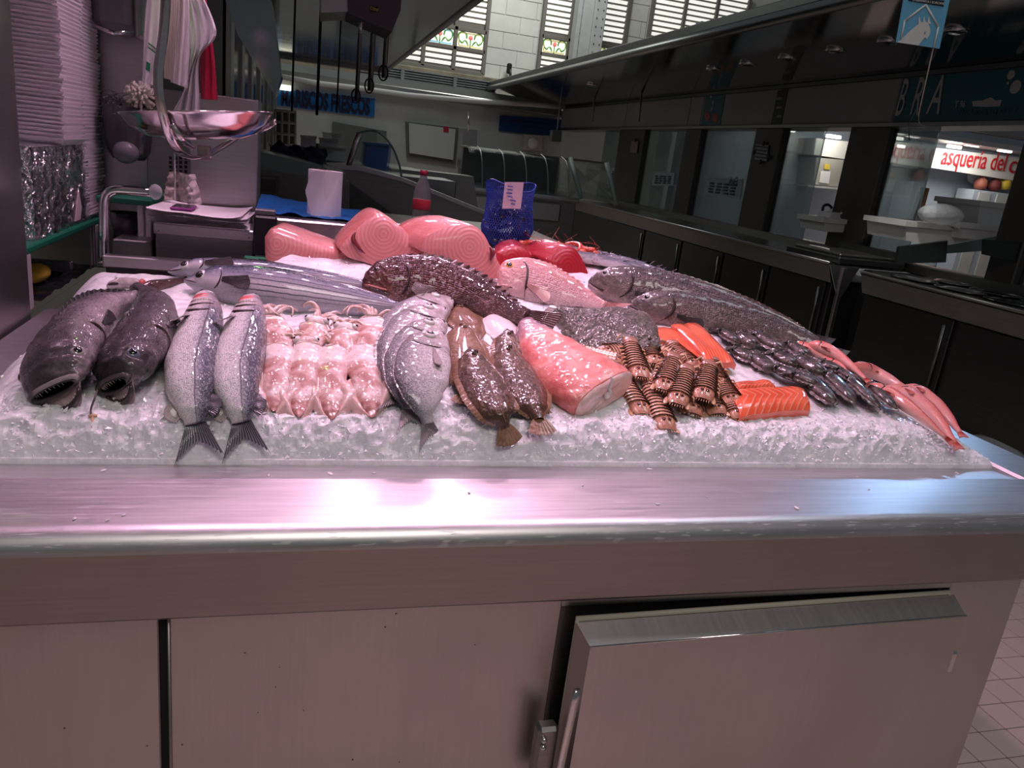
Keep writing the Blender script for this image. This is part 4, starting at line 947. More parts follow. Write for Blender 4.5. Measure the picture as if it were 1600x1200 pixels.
MS = [((1005, 648), (962, 575), 0, .0, 'mantis shrimp at the front left of the heap, against the monkfish tail'),
      ((1043, 672), (1013, 600), .004, .0, 'lowest mantis shrimp of the heap, pointing at the ledge'),
      ((1158, 656), (1135, 625), .004, .0, 'mantis shrimp at the front right corner of the heap by the salmon'),
      ((1085, 648), (1065, 600), .006, .2, 'mantis shrimp low in the middle front of the heap'),
      ((1122, 648), (1100, 605), .006, -.2, 'mantis shrimp low at the front, second from the right corner'),
      ((1146, 632), (1122, 590), .016, -.3, 'mantis shrimp above the front right corner one'),
      ((1128, 606), (1112, 566), .020, .1, 'mantis shrimp on the right side of the heap, upper one'),
      ((1002, 590), (984, 536), .026, .0, 'mantis shrimp at the upper left, arched over the monkfish tail'),
      ((1025, 570), (1012, 532), .018, .1, 'mantis shrimp at the top of the heap, behind two others'),
      ((1036, 610), (1056, 548), .032, .0, 'mantis shrimp in the middle of the heap, on top, left of centre'),
      ((1057, 632), (1078, 562), .032, .0, 'mantis shrimp on top in the very centre of the heap'),
      ((1098, 624), (1110, 560), .034, .0, 'mantis shrimp on top, right of centre, broad tail fan'),
      ((938, 551), (985, 546), .010, .0, 'mantis shrimp lying crosswise at the left edge by the turbot'),
      ((975, 566), (950, 560), .006, .0, 'mantis shrimp half buried under the crosswise one'),
      ((1060, 560), (1020, 545), .010, .0, 'mantis shrimp lying crosswise at the back by the salmon'),
      ((1088, 575), (1062, 552), .012, .0, 'mantis shrimp at the back right, partly hidden by the salmon strip')]
for p0, p1, lf, tw, lab in MS:
    a = B(*p0, lf); b = B(*p1, lf); t, s, n = bedframe(a, b); t2 = (b - a).normalized(); n2 = (n - t2 * n.dot(t2)).normalized(); s2 = n2.cross(t2)
    o = mproto if first else copy_tree(mproto); first = False
    L = (b - a).length; k = clamp(L / .15, .85, 1.3); M = frame(t2, s2, n2, a - n2 * .004)
    o.matrix_world = M @ Matrix.Rotation(tw, 4, 'X') @ Matrix.Diagonal((k, 1.32, 1.3, 1)); tag(o, lab, 'shrimp', 'heap of mantis shrimps')
# ------------------------------------------------------------------ small cuttlefish
M_cuttle = skinmat('cuttle_skin', [(0.3, (0.018, 0.012, 0.012)), (0.5, (0.06, 0.043, 0.04)), (0.66, (0.15, 0.11, 0.10)), (0.82, (0.34, 0.27, 0.26))], 40, 0.6, 0.2, (80, (0.02, 0.012, 0.015), .35, .7))
M_cuttle2 = skinmat('cuttle_arm', [(0.3, (0.04, 0.028, 0.026)), (0.7, (0.20, 0.145, 0.135))], 40, 0.5, 0.16)
def cuttle_proto():
    r = thing('cuttlefish', '', 'cuttlefish', (0, 0, 0))
    prof = [(0, .9), (.1, 1.0), (.4, 1.0), (.7, .88), (.88, .62), (.96, .4), (1, .08)]
    def fn(u, w): k = interp(prof, w)[0] * .0185; th = 2 * math.pi * u; return Vector((.075 * w, k * math.cos(th), .010 + k * .6 * math.sin(th)))
    MB().grid(fn, 18, 14, True).build('mantle', M_cuttle, r)
    for sg in (-1, 1):
        MB().grid(lambda u, v: Vector((lerp(.008, .078, u), sg * (interp(prof, u)[0] * .0175 + .006 * v * math.sin(math.pi * clamp(u * .9 + .08)) ** .5), .009 - .003 * v + .0012 * math.sin(u * 34) * v)), 20, 2).build('fin', M_cuttle2, r)
    MB().sphere((-.010, 0, .010), .014, .014, .010, 12, 8).build('head', M_cuttle, r)
    for sg in (-1, 1): MB().sphere((-.010, sg * .012, .014), .004, n=10, m=6).build('eye', M_pupil, r)
    for k in range(6):
        y = -.009 + .0036 * k; MB().tube([(-.018, y, .009), (-.03, y * 1.4, .008 + .003 * (k % 2)), (-.04, y * 2.0 + .004 * ((k * 7) % 3 - 1), .004), (-.047, y * 1.6, .003)], [.004, .0036, .0026, .0008], 6).build('arm', M_cuttle2, r)
    return r
cproto = cuttle_proto(); first = True
CS = [((1130, 528), (1155, 545), .004, 'beside the upper salmon strip, nearest to it'), ((1158, 532), (1182, 548), .008, 'second from the upper salmon strip, darkest of the back row'),
      ((1186, 532), (1230, 556), .014, 'long pale-edged one on top of the back row'), ((1236, 546), (1268, 566), .010, 'at the back next to the red gurnards'),
      ((1150, 556), (1182, 572), .004, 'on the left edge of the heap above the bare ice'), ((1180, 565), (1210, 590), .006, 'on the left edge just above the broad salmon fillet'),
      ((1214, 562), (1248, 580), .016, 'in the middle of the heap with an arm across it'), ((1250, 568), (1290, 592), .018, 'pale-tipped one in the centre of the heap'),
      ((1285, 576), (1322, 594), .012, 'dark one touching the gurnards, halfway down'), ((1216, 585), (1252, 602), .012, 'behind the tip of the broad salmon fillet'),
      ((1262, 600), (1310, 646), .010, 'front left one, right beside the broad salmon fillet'), ((1296, 598), (1350, 655), .016, 'second from the front left, its tip lowest of all'),
      ((1328, 606), (1378, 652), .014, 'darkest one of the front row'), ((1360, 612), (1400, 650), .012, 'front right one, nearest the pink gurnards'),
      ((1240, 596), (1280, 612), .016, 'behind the front row, left of centre'), ((1312, 590), (1345, 612), .016, 'behind the front row, right of centre')]
for p0, p1, lf, lab in CS:
    a = B(*p0, lf); b = B(*p1, lf); t = (b - a).normalized(); n = bedN(a); n = (n - t * n.dot(t)).normalized(); s = n.cross(t)
    o = cproto if first else copy_tree(cproto); first = False
    k = clamp((b - a).length / .085, .8, 1.6); o.matrix_world = frame(t, s, n, a) @ Matrix.Rotation(R.uniform(-.35, .35), 4, 'X') @ Matrix.Diagonal((k, 1.35, 1.3, 1))
    tag(o, 'small dark cuttlefish, ' + lab, 'cuttlefish', 'heap of small cuttlefish')
# ------------------------------------------------------------------ red gurnards, heads away
M_gurn = fishmat('gurnard_skin', [(0.0, (0.66, 0.045, 0.04)), (0.3, (0.76, 0.12, 0.10)), (0.55, (0.82, 0.28, 0.24)), (1.0, (0.88, 0.55, 0.50))], 0.05, (120, 40), 0.2, ((0.72, 0.20, 0.16), .6, .25), None, .2, None, (18, (0.80, 0.46, 0.40), .55, .6), dark=(0.5, 0.08, 0.08))
M_gurnfin = finmat('gurnard_fin', (0.62, 0.12, 0.10), (0.80, 0.36, 0.30))
P_gurn = [(0, .02, .02), (.04, .05, .045), (.14, .09, .075), (.28, .10, .09), (.5, .088, .08), (.75, .055, .05), (.92, .03, .03), (1, .024, .024)]
for spine, lf, hk, lab in (([(1238, 538), (1262, 545), (1290, 560), (1318, 582)], .02, .95, 'red gurnard at the very back, beside the croaker tail'),
                       ([(1262, 538), (1290, 546), (1322, 566), (1352, 592)], .034, .95, 'second red gurnard from the back, arched over the first'),
                       ([(1282, 560), (1310, 572), (1340, 590), (1368, 606)], .016, .9, 'red gurnard lying against the cuttlefish, halfway down'),
                       ([(1330, 572), (1365, 582), (1400, 600), (1425, 615)], .024, .95, 'red gurnard in the middle of the row, with pale belly'),
                       ([(1412, 604), (1442, 618), (1475, 645), (1500, 676)], .006, .85, 'outermost red gurnard at the right edge of the ice'),
                       ([(1388, 604), (1425, 622), (1462, 652), (1492, 692)], .014, .85, 'red gurnard second from the right edge, tail lowest'),
                       ([(1352, 602), (1392, 618), (1435, 648), (1478, 684)], .018, .9, 'front pink gurnard on top, nearest the cuttlefish front row')):
    f = Fish(spine, 35, 1, P_gurn, 0.75, hk, 0.8, 36, 20, lift=lf, keep=.6, soft=3)
    r = fish_root('red_gurnard', lab, 'fish', f, 'red gurnards at the right edge')
    f.body(M_gurn, r); f.eye(r, .1, .8, .005, E_pale); f.tail(r, M_gurnfin, .10, .035, .8); f.side_fin(r, .27, 2.0, .12, .018, M_gurnfin, .1, out=.02); f.back_fin(r, .3, .8, .018, M_gurnfin, .3, lean=1.0)
    f.curve(r, 'gill_slit', [(.18, .7), (.225, 1.3), (.21, 2.0)], .0018, M_slit)
# ------------------------------------------------------------------ swordfish blocks
def ringmat(name, c1, c2):
    m = NT(name); u = m.sep(m.co('UV'))[1]; n = m.noise(m.co('Object'), 14, 4)
    w = m.math('SINE', m.math('ADD', m.math('MULTIPLY', u, 34.0), m.math('MULTIPLY', n, 9.0))); c = m.mix(c1, c2, m.ramp(w, [(0.2, 0.0), (0.95, 0.35)]))
    c = m.mix(c, tuple(x * .8 for x in c1), m.ramp(n, [(.55, 0.), (.8, .6)])); m.bump(w, .12, .003)
    m.set(Base_Color=c, Roughness=.4, Coat_Weight=.3, Coat_Roughness=.1, Subsurface_Weight=.1)
    m.p.inputs['Subsurface Radius'].default_value = (0.03, 0.01, 0.01); m.p.inputs['Subsurface Scale'].default_value = 0.3
    return m.m
M_sword = ringmat('swordfish_flesh', (0.58, 0.20, 0.19), (0.72, 0.38, 0.35)); M_swordside = skinmat('swordfish_side', [(0.3, (0.48, 0.13, 0.12)), (0.7, (0.64, 0.25, 0.23))], 12, .3, .25)
M_blood = mat('blood_meat', (0.16, 0.02, 0.025), .25, coat=.6, var=(30, .4))
M_tuna = ringmat('tuna_flesh', (0.38, 0.010, 0.022), (0.50, 0.035, 0.05)); M_tunaside = skinmat('tuna_side', [(0.3, (0.34, 0.010, 0.02)), (0.7, (0.48, 0.04, 0.055))], 14, .3, .22)
def block(name, lab, cat, outline, Y, depth, ms, mside, blood=None, group=None, ctr=None, lean=.3, dx=0.05, rnd=.012):
    """a cut piece standing on the ice: the pixel outline is its cut face, at distance Y; its body runs back from it"""
    pts = catmull([PY(p, Y + lean * (0.0)) for p in outline] + [PY(outline[0], Y)], 48)[:-1]
    c0 = PY(ctr, Y) if ctr else sum(pts, Vector()) / len(pts)
    zmin = min(p.z for p in pts); sh = lambda p: p + Vector((0, lean * (p.z - zmin), 0)); pts = [sh(p) for p in pts]; c0 = sh(c0)
    r = thing(name, lab, cat, (c0.x, Y, zmin), group); back = Vector((dx, depth, depth * .10)); n = len(pts)
    v = []; f = []; uv = []
    for k in range(11):
        q = k / 10
        for p in pts: x = c0 + (p - c0) * q; v.append(x - Vector((0, rnd * (1 - q ** 3), 0))); uv.append((0, (x - c0).length / .06))
    for k in range(10):
        for i in range(n): i2 = (i + 1) % n; f.append((k * n + i, k * n + i2, (k + 1) * n + i2, (k + 1) * n + i))
    MB().add(v, f, uv).build('cut_face', ms, r)
    v = []; f = []
    for k, (q, sc) in enumerate(((0, 1), (.06, 1.03), (.4, 1.02), (.8, .96), (1, .86))):
        for p in pts: v.append(c0 + (p - c0) * sc + back * q)
    for k in range(4):
        for i in range(n): i2 = (i + 1) % n; f.append((k * n + i, k * n + i2, (k + 1) * n + i2, (k + 1) * n + i))
    f.append(tuple(4 * n + i for i in range(n)))
    MB().add(v, f).build('flesh_side', mside, r)
    if blood:
        P = catmull([sh(PY(p, Y)) - Vector((0, .006 + rnd * .8, 0)) for p in blood], 16); MB().tube(P, [.001 + .007 * math.sin(math.pi * i / 16) for i in range(17)], 8, flat=1, up=(1, 0, .2)).build('blood_meat', M_blood, r)
    return r
SW = 'swordfish pieces at the back of the ice'
block('swordfish_piece', 'wedge of pink swordfish at the left, tapering towards the middle piece', 'fish piece', [(413, 372), (424, 359), (444, 364), (490, 380), (540, 398), (546, 408), (500, 412), (440, 422), (425, 428), (415, 405)], 2.25, .12, M_sword, M_swordside, None, SW, (432, 382), .25, .03)
block('swordfish_piece', 'tallest swordfish piece in the middle with ringed cut face', 'fish piece', [(531, 388), (545, 372), (575, 345), (595, 338), (620, 350), (645, 375), (664, 402), (640, 404), (608, 420), (570, 410), (545, 402)], 2.22, .14, M_sword, M_swordside, [(556, 362), (552, 374), (560, 388), (570, 396)], SW, (600, 367), .25, -.02)
block('swordfish_piece', 'right swordfish piece with ringed cut face and dark spot beside the tuna', 'fish piece', [(660, 392), (668, 372), (700, 358), (738, 354), (758, 366), (772, 395), (786, 428), (760, 436), (715, 420), (680, 402)], 2.16, .15, M_sword, M_swordside, [(766, 385), (770, 396), (766, 408)], SW, (735, 388), .25, -.08)
block('tuna_piece', 'rounded dark red tuna piece beside the right swordfish piece', 'fish piece', [(776, 396), (790, 388), (808, 385), (824, 392), (832, 403), (815, 412), (796, 424), (784, 428), (778, 415)], 2.3, .12, M_tuna, M_tunaside, None, 'tuna pieces', (800, 404), .2, .02)
block('tuna_piece', 'large red tuna block standing behind the pink porgy', 'fish piece', [(852, 408), (880, 392), (898, 388), (908, 398), (916, 415), (922, 436), (916, 452), (895, 440), (870, 424)], 2.3, .13, M_tuna, M_tunaside, None, 'tuna pieces', (888, 418), .2, -.06)
# ------------------------------------------------------------------ sardines and prawns at the back
M_sard = fishmat('sardine_skin', [(0.0, (0.05, 0.06, 0.09)), (0.3, (0.14, 0.15, 0.20)), (0.5, (0.55, 0.52, 0.54)), (1.0, (0.75, 0.68, 0.68))], 0.15, (90, 30), .3, None, None, .2)
sf = Fish([(600, 560), (640, 560), (680, 560), (700, 560)], 10, -1, [(0, .015, .015), (.05, .04, .04), (.2, .075, .075), (.4, .085, .09), (.7, .055, .06), (1, .02, .02)], .5, 1, .8, 24, 14)
c = sf.C[12]; M0 = frame(sf.T[12], sf.D[12], sf.S[12] * sf.face, c); inv = M0.inverted()
sp = thing('sardine', '', 'fish', (0, 0, 0))
tmp = thing('tmp', 'x', 'x', (0, 0, 0)); sf.body(M_sard, tmp); sf.eye(tmp, .08, 1.1, .004, E_silver); sf.tail(tmp, M_darkfin, .15, .08, .4)
for o in list(tmp.children):
    o.data.transform(inv @ Matrix.Diagonal((1, 1, 1, 1))); o.parent = sp
    for q in o.children: q.data.transform(inv)
bpy.data.objects.remove(tmp)
first = True; SL = sf.L
SD = []
for k in range(9):
    x = 915 + k * 12 + R.uniform(-2, 2); y = 402 + k * 2.2 + R.uniform(-2, 2); SD.append((x, y, R.uniform(-.25, .25)))
for k in range(10): SD.append((880 + k * 12.5, 388 + k * 2.5 + R.uniform(-2, 2), R.uniform(-.3, .3)))
for k in range(8): SD.append((900 + k * 12.5, 396 + k * 2.4 + R.uniform(-2, 2), R.uniform(-.3, .3)))
for k, (x, y, an) in enumerate(SD):
    p = B(x, y, .020 + .008 * (k % 3), 2); q = B(x + 25, y + 7, .012, 2); t = Vector((1, -.35 + an, 0)).normalized(); n = bedN(p); t = (t - n * t.dot(n)).normalized(); s = n.cross(t)
    o = sp if first else copy_tree(sp); first = False
    kk = .17 / SL; o.matrix_world = frame(t, s, n, p) @ Matrix.Rotation(1.0, 4, 'X') @ Matrix.Diagonal((kk, kk, kk, 1))
    tag(o, 'slim silver sardine in the row behind the croakers and the tuna', 'fish', 'sardines behind the croakers')
M_prawn = skinmat('red_prawn', [(0.3, (0.50, 0.035, 0.02)), (0.6, (0.68, 0.11, 0.06)), (0.8, (0.78, 0.28, 0.18))], 40, .3, .2)
def prawn_proto():
    r = thing('red_prawn', '', 'prawn', (0, 0, 0))
    P = [Vector((.045 * math.cos(a), 0, .045 * math.sin(a) * .7)) for a in [math.pi * (i / 10) for i in range(11)]]
    MB().tube(P, [.011, .0125, .0125, .012, .0115, .011, .010, .009, .008, .006, .004], 10).build('body', M_prawn, r)
    MB().tube([(.045, 0, 0), (.052, 0, -.02), (.05, 0, -.045)], [.0115, .013, .003], 10).build('head', M_prawn, r)
    for sg in (-1, 1):
        MB().sphere((.058, sg * .007, -.034), .003, n=8, m=6).build('eye', M_pupil, r)
        MB().tube([(.052, sg * .004, -.044), (.075, sg * .012, -.04), (.10, sg * .03, -.01), (.11, sg * .05, .03)], [.001, .0008, .0006, .0004], 4).build('antenna', M_prawn, r)
        for k in range(4): a = .4 + .5 * k; MB().tube([(.036 * math.cos(a), sg * .005, .036 * math.sin(a) * .7), (.02 * math.cos(a), sg * .009, .018 * math.sin(a) * .7 - .004)], [.0016, .0006], 5).build('leg', M_prawn, r)
    MB().box((-.062, -.010, -.006), (-.043, .010, -.001), .002).build('tail_fan', M_prawn, r, False)
    return r
pp = prawn_proto(); first = True
for k in range(16):
    x = 838 + (k % 8) * 11 + R.uniform(-3, 3); y = 389 - (k // 8) * 5 + (k % 8) * 1.0
    p = B(x, y, .018 + .014 * (k // 8), 2)
    o = pp if first else copy_tree(pp); first = False
    o.matrix_world = Matrix.Translation(p) @ Matrix.Rotation(R.uniform(0, 6.3), 4, 'Z') @ Matrix.Rotation(1.57 + R.uniform(-.5, .5), 4, 'X')
    tag(o, 'red prawn in the small heap behind the tuna block', 'prawn', 'red prawns at the back')
# ------------------------------------------------------------------ fish head and scraps behind the hakes
M_scrap = skinmat('fish_scrap', [(0.3, (0.28, 0.22, 0.23)), (0.7, (0.62, 0.52, 0.54))], 20, .5, .2)
f = Fish([(168, 448), (185, 444), (205, 444), (225, 448)], 40, 1, [(0, .10, .09), (.1, .2, .18), (.4, .28, .25), (.8, .28, .26), (1, .22, .2)], .7, .62, .6, 24, 20, soft=2)
r = fish_root('fish_offcut', 'cut pale fish head lying behind the hakes', 'fish piece', f); f.body(M_scrap, r); f.eye(r, .3, .8, .006, E_pale)
f.curve(r, 'gill', [(.9, .4), (.97, 1.2), (.9, 2.2)], .008, M_gill); f.curve(r, 'mouth', [(.01, 1.2), (.15, 1.8), (.3, 2.0)], .004, M_slit)
f = Fish([(218, 452), (240, 447), (265, 442), (290, 438)], 50, 1, [(0, .12, .12), (.3, .16, .15), (.7, .1, .1), (1, .07, .07)], .7, .8, .6, 24, 18, soft=2, oper=0)
r = fish_root('fish_tail_piece', 'dark red tail piece behind the dark hake, under the bonito snouts', 'fish piece', f); f.body(M_grouper, r); f.tail(r, M_groupfin, .2, .15, .8)
# ------------------------------------------------------------------ our stall: left end, work tops, canopy
def YQ(px, Y): return PY(px, Y)
def quadY(name, pts, Y, d, m, parent=None, **k):                    # pixel polygon standing at distance Y, d thick
    return MB().prism([PY(p, Y) for p in pts], (0, d, 0)).build(name, m, parent, False, **k)
def quadX(name, pts, X, d, m, parent=None, **k):
    return MB().prism([PX(p, X) for p in pts], (d, 0, 0)).build(name, m, parent, False, **k)
def boxY(name, x0, y0, x1, y1, Y, d, m, parent=None, bev=0.004, zpad=0):   # upright box: pixel corners of its front
    a = PY((x0, y1), Y); b = PY((x1, y0), Y); c = PY((x0, y0), Y); e = PY((x1, y1), Y)
    xa, xb = (a.x + c.x) / 2, (b.x + e.x) / 2; za, zb_ = (a.z + e.z) / 2 - zpad, (b.z + c.z) / 2
    return MB().box((xa, Y, za), (xb, Y + d, zb_), bev).build(name, m, parent, False)
struct('wall_left', bx((-1.35, 1.0, 0.0), (-0.712, 2.318, 2.62), 0.004), M_steel, label='polished steel end wall at the left edge')
struct('wall_stall', bx((-1.5, 3.3, 0.9), (-0.56, 3.36, 2.62)), M_steel, label='steel partition behind the stacked trays')
pil = bx((-0.58, 3.28, 0.9), (-0.555, 3.30, 2.6), 0.003); struct('trim_1', pil, M_chrome, label='steel corner strip of the partition')
# canopy of the stall
cp = struct('ceiling', bx((-1.6, 0.6, 2.62), (1.22, 13.4, 2.70)), M_mirror, label='polished dark canopy over the stall')
MB().box((1.20, 0.6, 2.60), (1.26, 13.4, 2.74), .01).build('canopy_edge', M_dsteel, cp, False)
MB().box((-1.6, 13.36, 2.56), (1.24, 13.42, 2.72), .01).build('canopy_edge', M_dsteel, cp, False)
M_lampglow = mat('lamp_glow', (1, .8, .9), .4, emit=((1.0, .72, .86), 6.0))
for x, y in ((-0.25, 1.9), (0.2, 1.85), (0.65, 1.85), (1.1, 1.9), (-0.05, 2.65), (0.5, 2.65), (1.05, 2.65), (-.62, 4.7), (-.26, 4.7), (.25, 4.4), (.85, 4.4)):
    l = MB().lathe([(.075, 0), (.075, -.02), (.06, -.022), (.055, -.008)], (x, y, 2.62), 20).build('downlight_ring', M_chrome, cp); MB().lathe([(.054, 0), (.0, 0)], (x, y, 2.612), 20).build('downlight_lens', M_lampglow, l)
# long partition on the left, receding
pw = struct('wall_partition', bx((-0.75, 4.6, 0.0), (-0.42, 12.5, 2.3)), M_dsteel, label='row of dark steel partition panels receding on the left')
for k, y in enumerate((4.6, 5.4, 6.3, 7.4, 8.8, 10.4)):
    MB().box((-.44, y, .9), (-.395, y + .22, 2.3), .004).build('pillar', M_steel, pw, False)
    MB().box((-.425, y + .24, 1.35), (-.41, y + .75, 2.2), .004).build('panel', M_mirror, pw, False)
fs = struct('trim_2', MB().prism([PY(p, 4.2) for p in ((352, 0), (424, 0), (440, 118), (430, 150), (372, 55))], (0, .25, 0)), M_mirror, label='slanted dark canopy side panel above the bags')
# --- green shelf with foil boxes and foam trays
shf = thing('shelf_rack', 'low rack with green shelf board carrying foil-wrapped boxes', 'shelf', (-.85, 2.7, .937))
MB().box((-1.02, 2.335, 1.094), (-.722, 3.18, 1.114), .004).build('shelf_board', M_greenshelf, shf, False)
for x, y in ((-.745, 2.35), (-.745, 3.10), (-1.0, 2.36), (-1.0, 3.1)):
    l = MB().box((x, y, .938), (x + .022, y + .035, 1.094), .003).build('leg', M_alu, shf, False)
    for q in (.007, .015): MB().box((x + q, y - .0015, .94), (x + q + .003, y + .001, 1.09)).build('groove', M_grey, l, False)
MB().box((-1.0, 2.9, .955), (-.76, 2.93, .985), .003).build('crossbar', M_grey, shf, False)
M_torn = mat('torn_foil_paper', (0.62, 0.52, 0.52), .8)
for k, (z0, z1, lab) in enumerate(((1.114, 1.246, 'lower foil-wrapped box on the green shelf, foil torn at one corner'), (1.246, 1.375, 'upper foil-wrapped box on the stack of two'))):
    r = thing('foil_box', lab, 'box', (-.86, 2.72, z0), 'foil-wrapped boxes')
    def wrap(u, v, z0=z0, z1=z1):
        a = u * 4; i = int(a) % 4; q = a - int(a); c = [(-.735, 2.47), (-.735, 3.08), (-1.0, 3.08), (-1.0, 2.47)]
        p, n = c[i], c[(i + 1) % 4]; x = lerp(p[0], n[0], q); y = lerp(p[1], n[1], q)
        e = .006 * noise.noise(Vector((x * 30, y * 30, v * 9 + z0 * 20))) + .004 * noise.noise(Vector((x * 80, y * 80, v * 20)))
        return Vector((x + (e if i in (0, 2) else 0), y + (e if i in (1, 3) else 0), lerp(z0, z1, v)))
    MB().grid(wrap, 160, 14, True).build('wrapping', M_foil, r, False)
    MB().grid(lambda u, v: Vector((lerp(-1.0, -.735, u), lerp(2.47, 3.08, v), z1 + .005 * noise.noise(Vector((u * 7, v * 12, z1))) * math.sin(math.pi * u) * math.sin(math.pi * v))), 30, 50).build('top_wrapping', M_foil, r, False)
    if k == 0: MB().prism([(-.7305, 2.86, 1.13), (-.7305, 2.93, 1.13), (-.7305, 2.95, 1.17), (-.7305, 2.92, 1.235), (-.7305, 2.90, 1.2)], (-.002, 0, 0)).build('torn_patch', M_torn, r, False)
# foam trays
def tray_mesh():
    mb = MB(); a, b, h, w = .085, .125, .022, .006
    def ring(k, z): return [Vector((k_ * k * (a), j * k * (b), z)) for k_, j in ((-1, -1), (1, -1), (1, 1), (-1, 1))]
    rings = [ring(1.0, h), ring(.99, h - .004), ring(.82, .0), ring(.80, .0), ring(.78, .004), ring(.95, h - .001)]
    v = [p for q in rings for p in q]; f = []
    for k in range(5):
        for i in range(4): f.append((k * 4 + i, k * 4 + (i + 1) % 4, (k + 1) * 4 + (i + 1) % 4, (k + 1) * 4 + i))
    for i in range(4): f.append((20 + i, 20 + (i + 1) % 4, (i + 1) % 4, i))
    f.append((12, 13, 14, 15)); f.append((16, 17, 18, 19)); mb.add(v, f); return mb
tr = tray_mesh().build('foam_tray', M_foam, None, False, origin=(0, 0, 0)); first = True
for sx, sy, lab, n in ((-.80, 2.86, 'white foam tray in the near stack behind the foil boxes', 42), (-.815, 3.15, 'white foam tray in the far tall stack beside the partition', 62), (-1.0, 3.06, 'white foam tray in the stack against the steel end wall', 44)):
    z = 1.376 if sy < 3.0 or sx < -.9 else 1.115
    for k in range(n):
        o = tr if first else tr.copy()
        if not first: COL.objects.link(o)
        first = False
        o.location = (sx + R.uniform(-.003, .003), sy + R.uniform(-.003, .003), z + k * .0125); o.rotation_euler = (0, 0, R.uniform(-.03, .03))
        tag(o, lab, 'tray', 'stacked foam trays: ' + lab.split(' in the ')[1].split(' stack')[0])
# things under the shelf
tag(MB().sphere((-.80, 2.66, .985), .04, .085, .028, 18, 12).build('sponge', M_yellow), 'yellow rounded sponge under the green shelf', 'sponge')
tag(MB().grid(lambda u, v: Vector((lerp(-1.0, -.725, u), lerp(2.45, 3.1, v), .94 + .018 * abs(noise.noise(Vector((u * 5, v * 7, 2)))) + .004)), 20, 30).build('plastic_sheet', mat('black_film', (0.012, 0.012, 0.014), .15)), 'black plastic sheet spread under the green shelf', 'plastic sheet')
# --- partition fittings
d = thing('towel_dispenser', 'grey paper towel dispenser at the top of the partition', 'dispenser', tuple(PY((182, 50), 3.2)))
a = PY((146, 44), 3.2); b = PY((222, 44), 3.2)
MB().box((a.x, 3.16, a.z - .005), (b.x - .02, 3.3, a.z + .33), .03).build('cover', M_grey, d, False); MB().box((b.x - .022, 3.17, a.z - .01), (b.x, 3.3, a.z + .33), .008).build('side_frame', M_steel, d, False)
MB().tube([(a.x + .01, 3.155, a.z + .004), ((a.x + b.x) / 2, 3.135, a.z - .012), (b.x - .02, 3.155, a.z + .004)], .008, 8).build('slot_lip', M_chrome, d)
bh = thing('brush_holder', 'dark translucent brush holder fixed on the partition', 'holder', tuple(PY((200, 250), 3.2)))
c0 = PY((200, 200), 3.2); M_holder = mat('smoked_plastic', (0.05, 0.05, 0.055), .15, coat=.4)
MB().lathe([(.0, -.115), (.055, -.11), (.075, -.08), (.085, .0), (.085, .075), (.078, .075), (.078, .0), (.066, -.08), (.0, -.09)], c0, 24, None, 1.0, .7).build('cup', M_holder, bh)
MB().sphere(c0 + Vector((0, -.045, -.085)), .045, .035, .04, 16, 10).build('dispenser_nose', M_grey, bh)
br = thing('dish_brush', 'dish brush with pale bristles standing in the holder', 'brush', tuple(c0 + Vector((.04, 0, -.05))))
MB().tube([c0 + Vector((.03, 0, -.08)), c0 + Vector((.042, -.01, .09))], .012, 8).build('handle', M_white, br)
hc = c0 + Vector((.046, -.015, .125)); bb = MB(); tf = []
for k in range(110):
    q = Vector((R.gauss(0, 1), R.gauss(-.4, 1), R.gauss(.25, 1))).normalized(); bb.tube([hc + q * .012, hc + q * .055 + Vector((0, 0, -.012))], [.0042, .0055], 5)
MB().sphere(hc, .028, n=12, m=8).build('brush_head', M_white, br); o = bb.build('bristles', mat('bristle', (0.72, 0.68, 0.60), .7), br); o['kind'] = 'stuff'
wv = MB()
for k in range(60):
    q = Vector((R.gauss(0, 1), R.gauss(0, 1), R.gauss(0, .7))) * .022; wv.tube([c0 + Vector((-.035, -.01, .085)) + q + Vector((R.uniform(-.015, .015), R.uniform(-.015, .015), R.uniform(-.012, .012))) for _ in range(4)], .0012, 4)
tag(wv.build('steel_wool', M_dsteel), 'tangled steel wool pad stuffed in the brush holder', 'steel wool')
# --- hanging bags
M_bag = mat('white_bag', (0.74, 0.72, 0.71), .5, bump=(30, .3)); M_bagc = mat('cream_bag', (0.70, 0.68, 0.60), .55, bump=(40, .4)); M_green = mat('green_print', (0.02, 0.22, 0.10), .5)
def bag(name, lab, poly, Y, m, folds=5, amp=.012, thick=.01, strips=0):
    """a bundle of hanging bags: left and right pixel edges from top to bottom"""
    Lp = [PY(p, Y) for p in poly[0]]; Rp = [PY(p, Y) for p in poly[1]]; A = catmull(Lp, 24); C = catmull(Rp, 24)
    r = thing(name, lab, 'bag', tuple((A[-1] + C[-1]) / 2), 'bags hanging above the scale')
    def fn(sg):
        def g(u, v):
            i = min(int(v * 24), 23); a = A[i].lerp(A[i + 1], v * 24 - i); c = C[i].lerp(C[i + 1], v * 24 - i)
            p = a.lerp(c, u); w = amp * math.sin(u * folds * 6.28 + 2.0 * v + sg) * (.35 + .65 * v)
            return p + Vector((0, w + sg * thick * math.sin(math.pi * clamp(u)) ** .5, 0))
        return g
    mb = MB().grid(fn(-1), 40, 30); mb.grid(fn(1), 40, 30); mb.build('sheet', m, r)
    return r, fn(-1)
b1, g1 = bag('plastic_bag', 'bag bundle with green stripes hanging furthest left', ([(232, -30), (226, 40), (222, 128)], [(252, -30), (250, 60), (242, 134)]), 2.72, M_bag, 2, .006)
for v0, v1, u0, u1 in ((.62, .635, .35, .95), (.66, .675, .35, .95), (.8, .88, .3, .55)):
    MB().grid(lambda u, v: g1(lerp(u0, u1, u), lerp(v0, v1, v)) + Vector((0, -.002, 0)), 8, 3).build('green_stripe', M_green, b1)
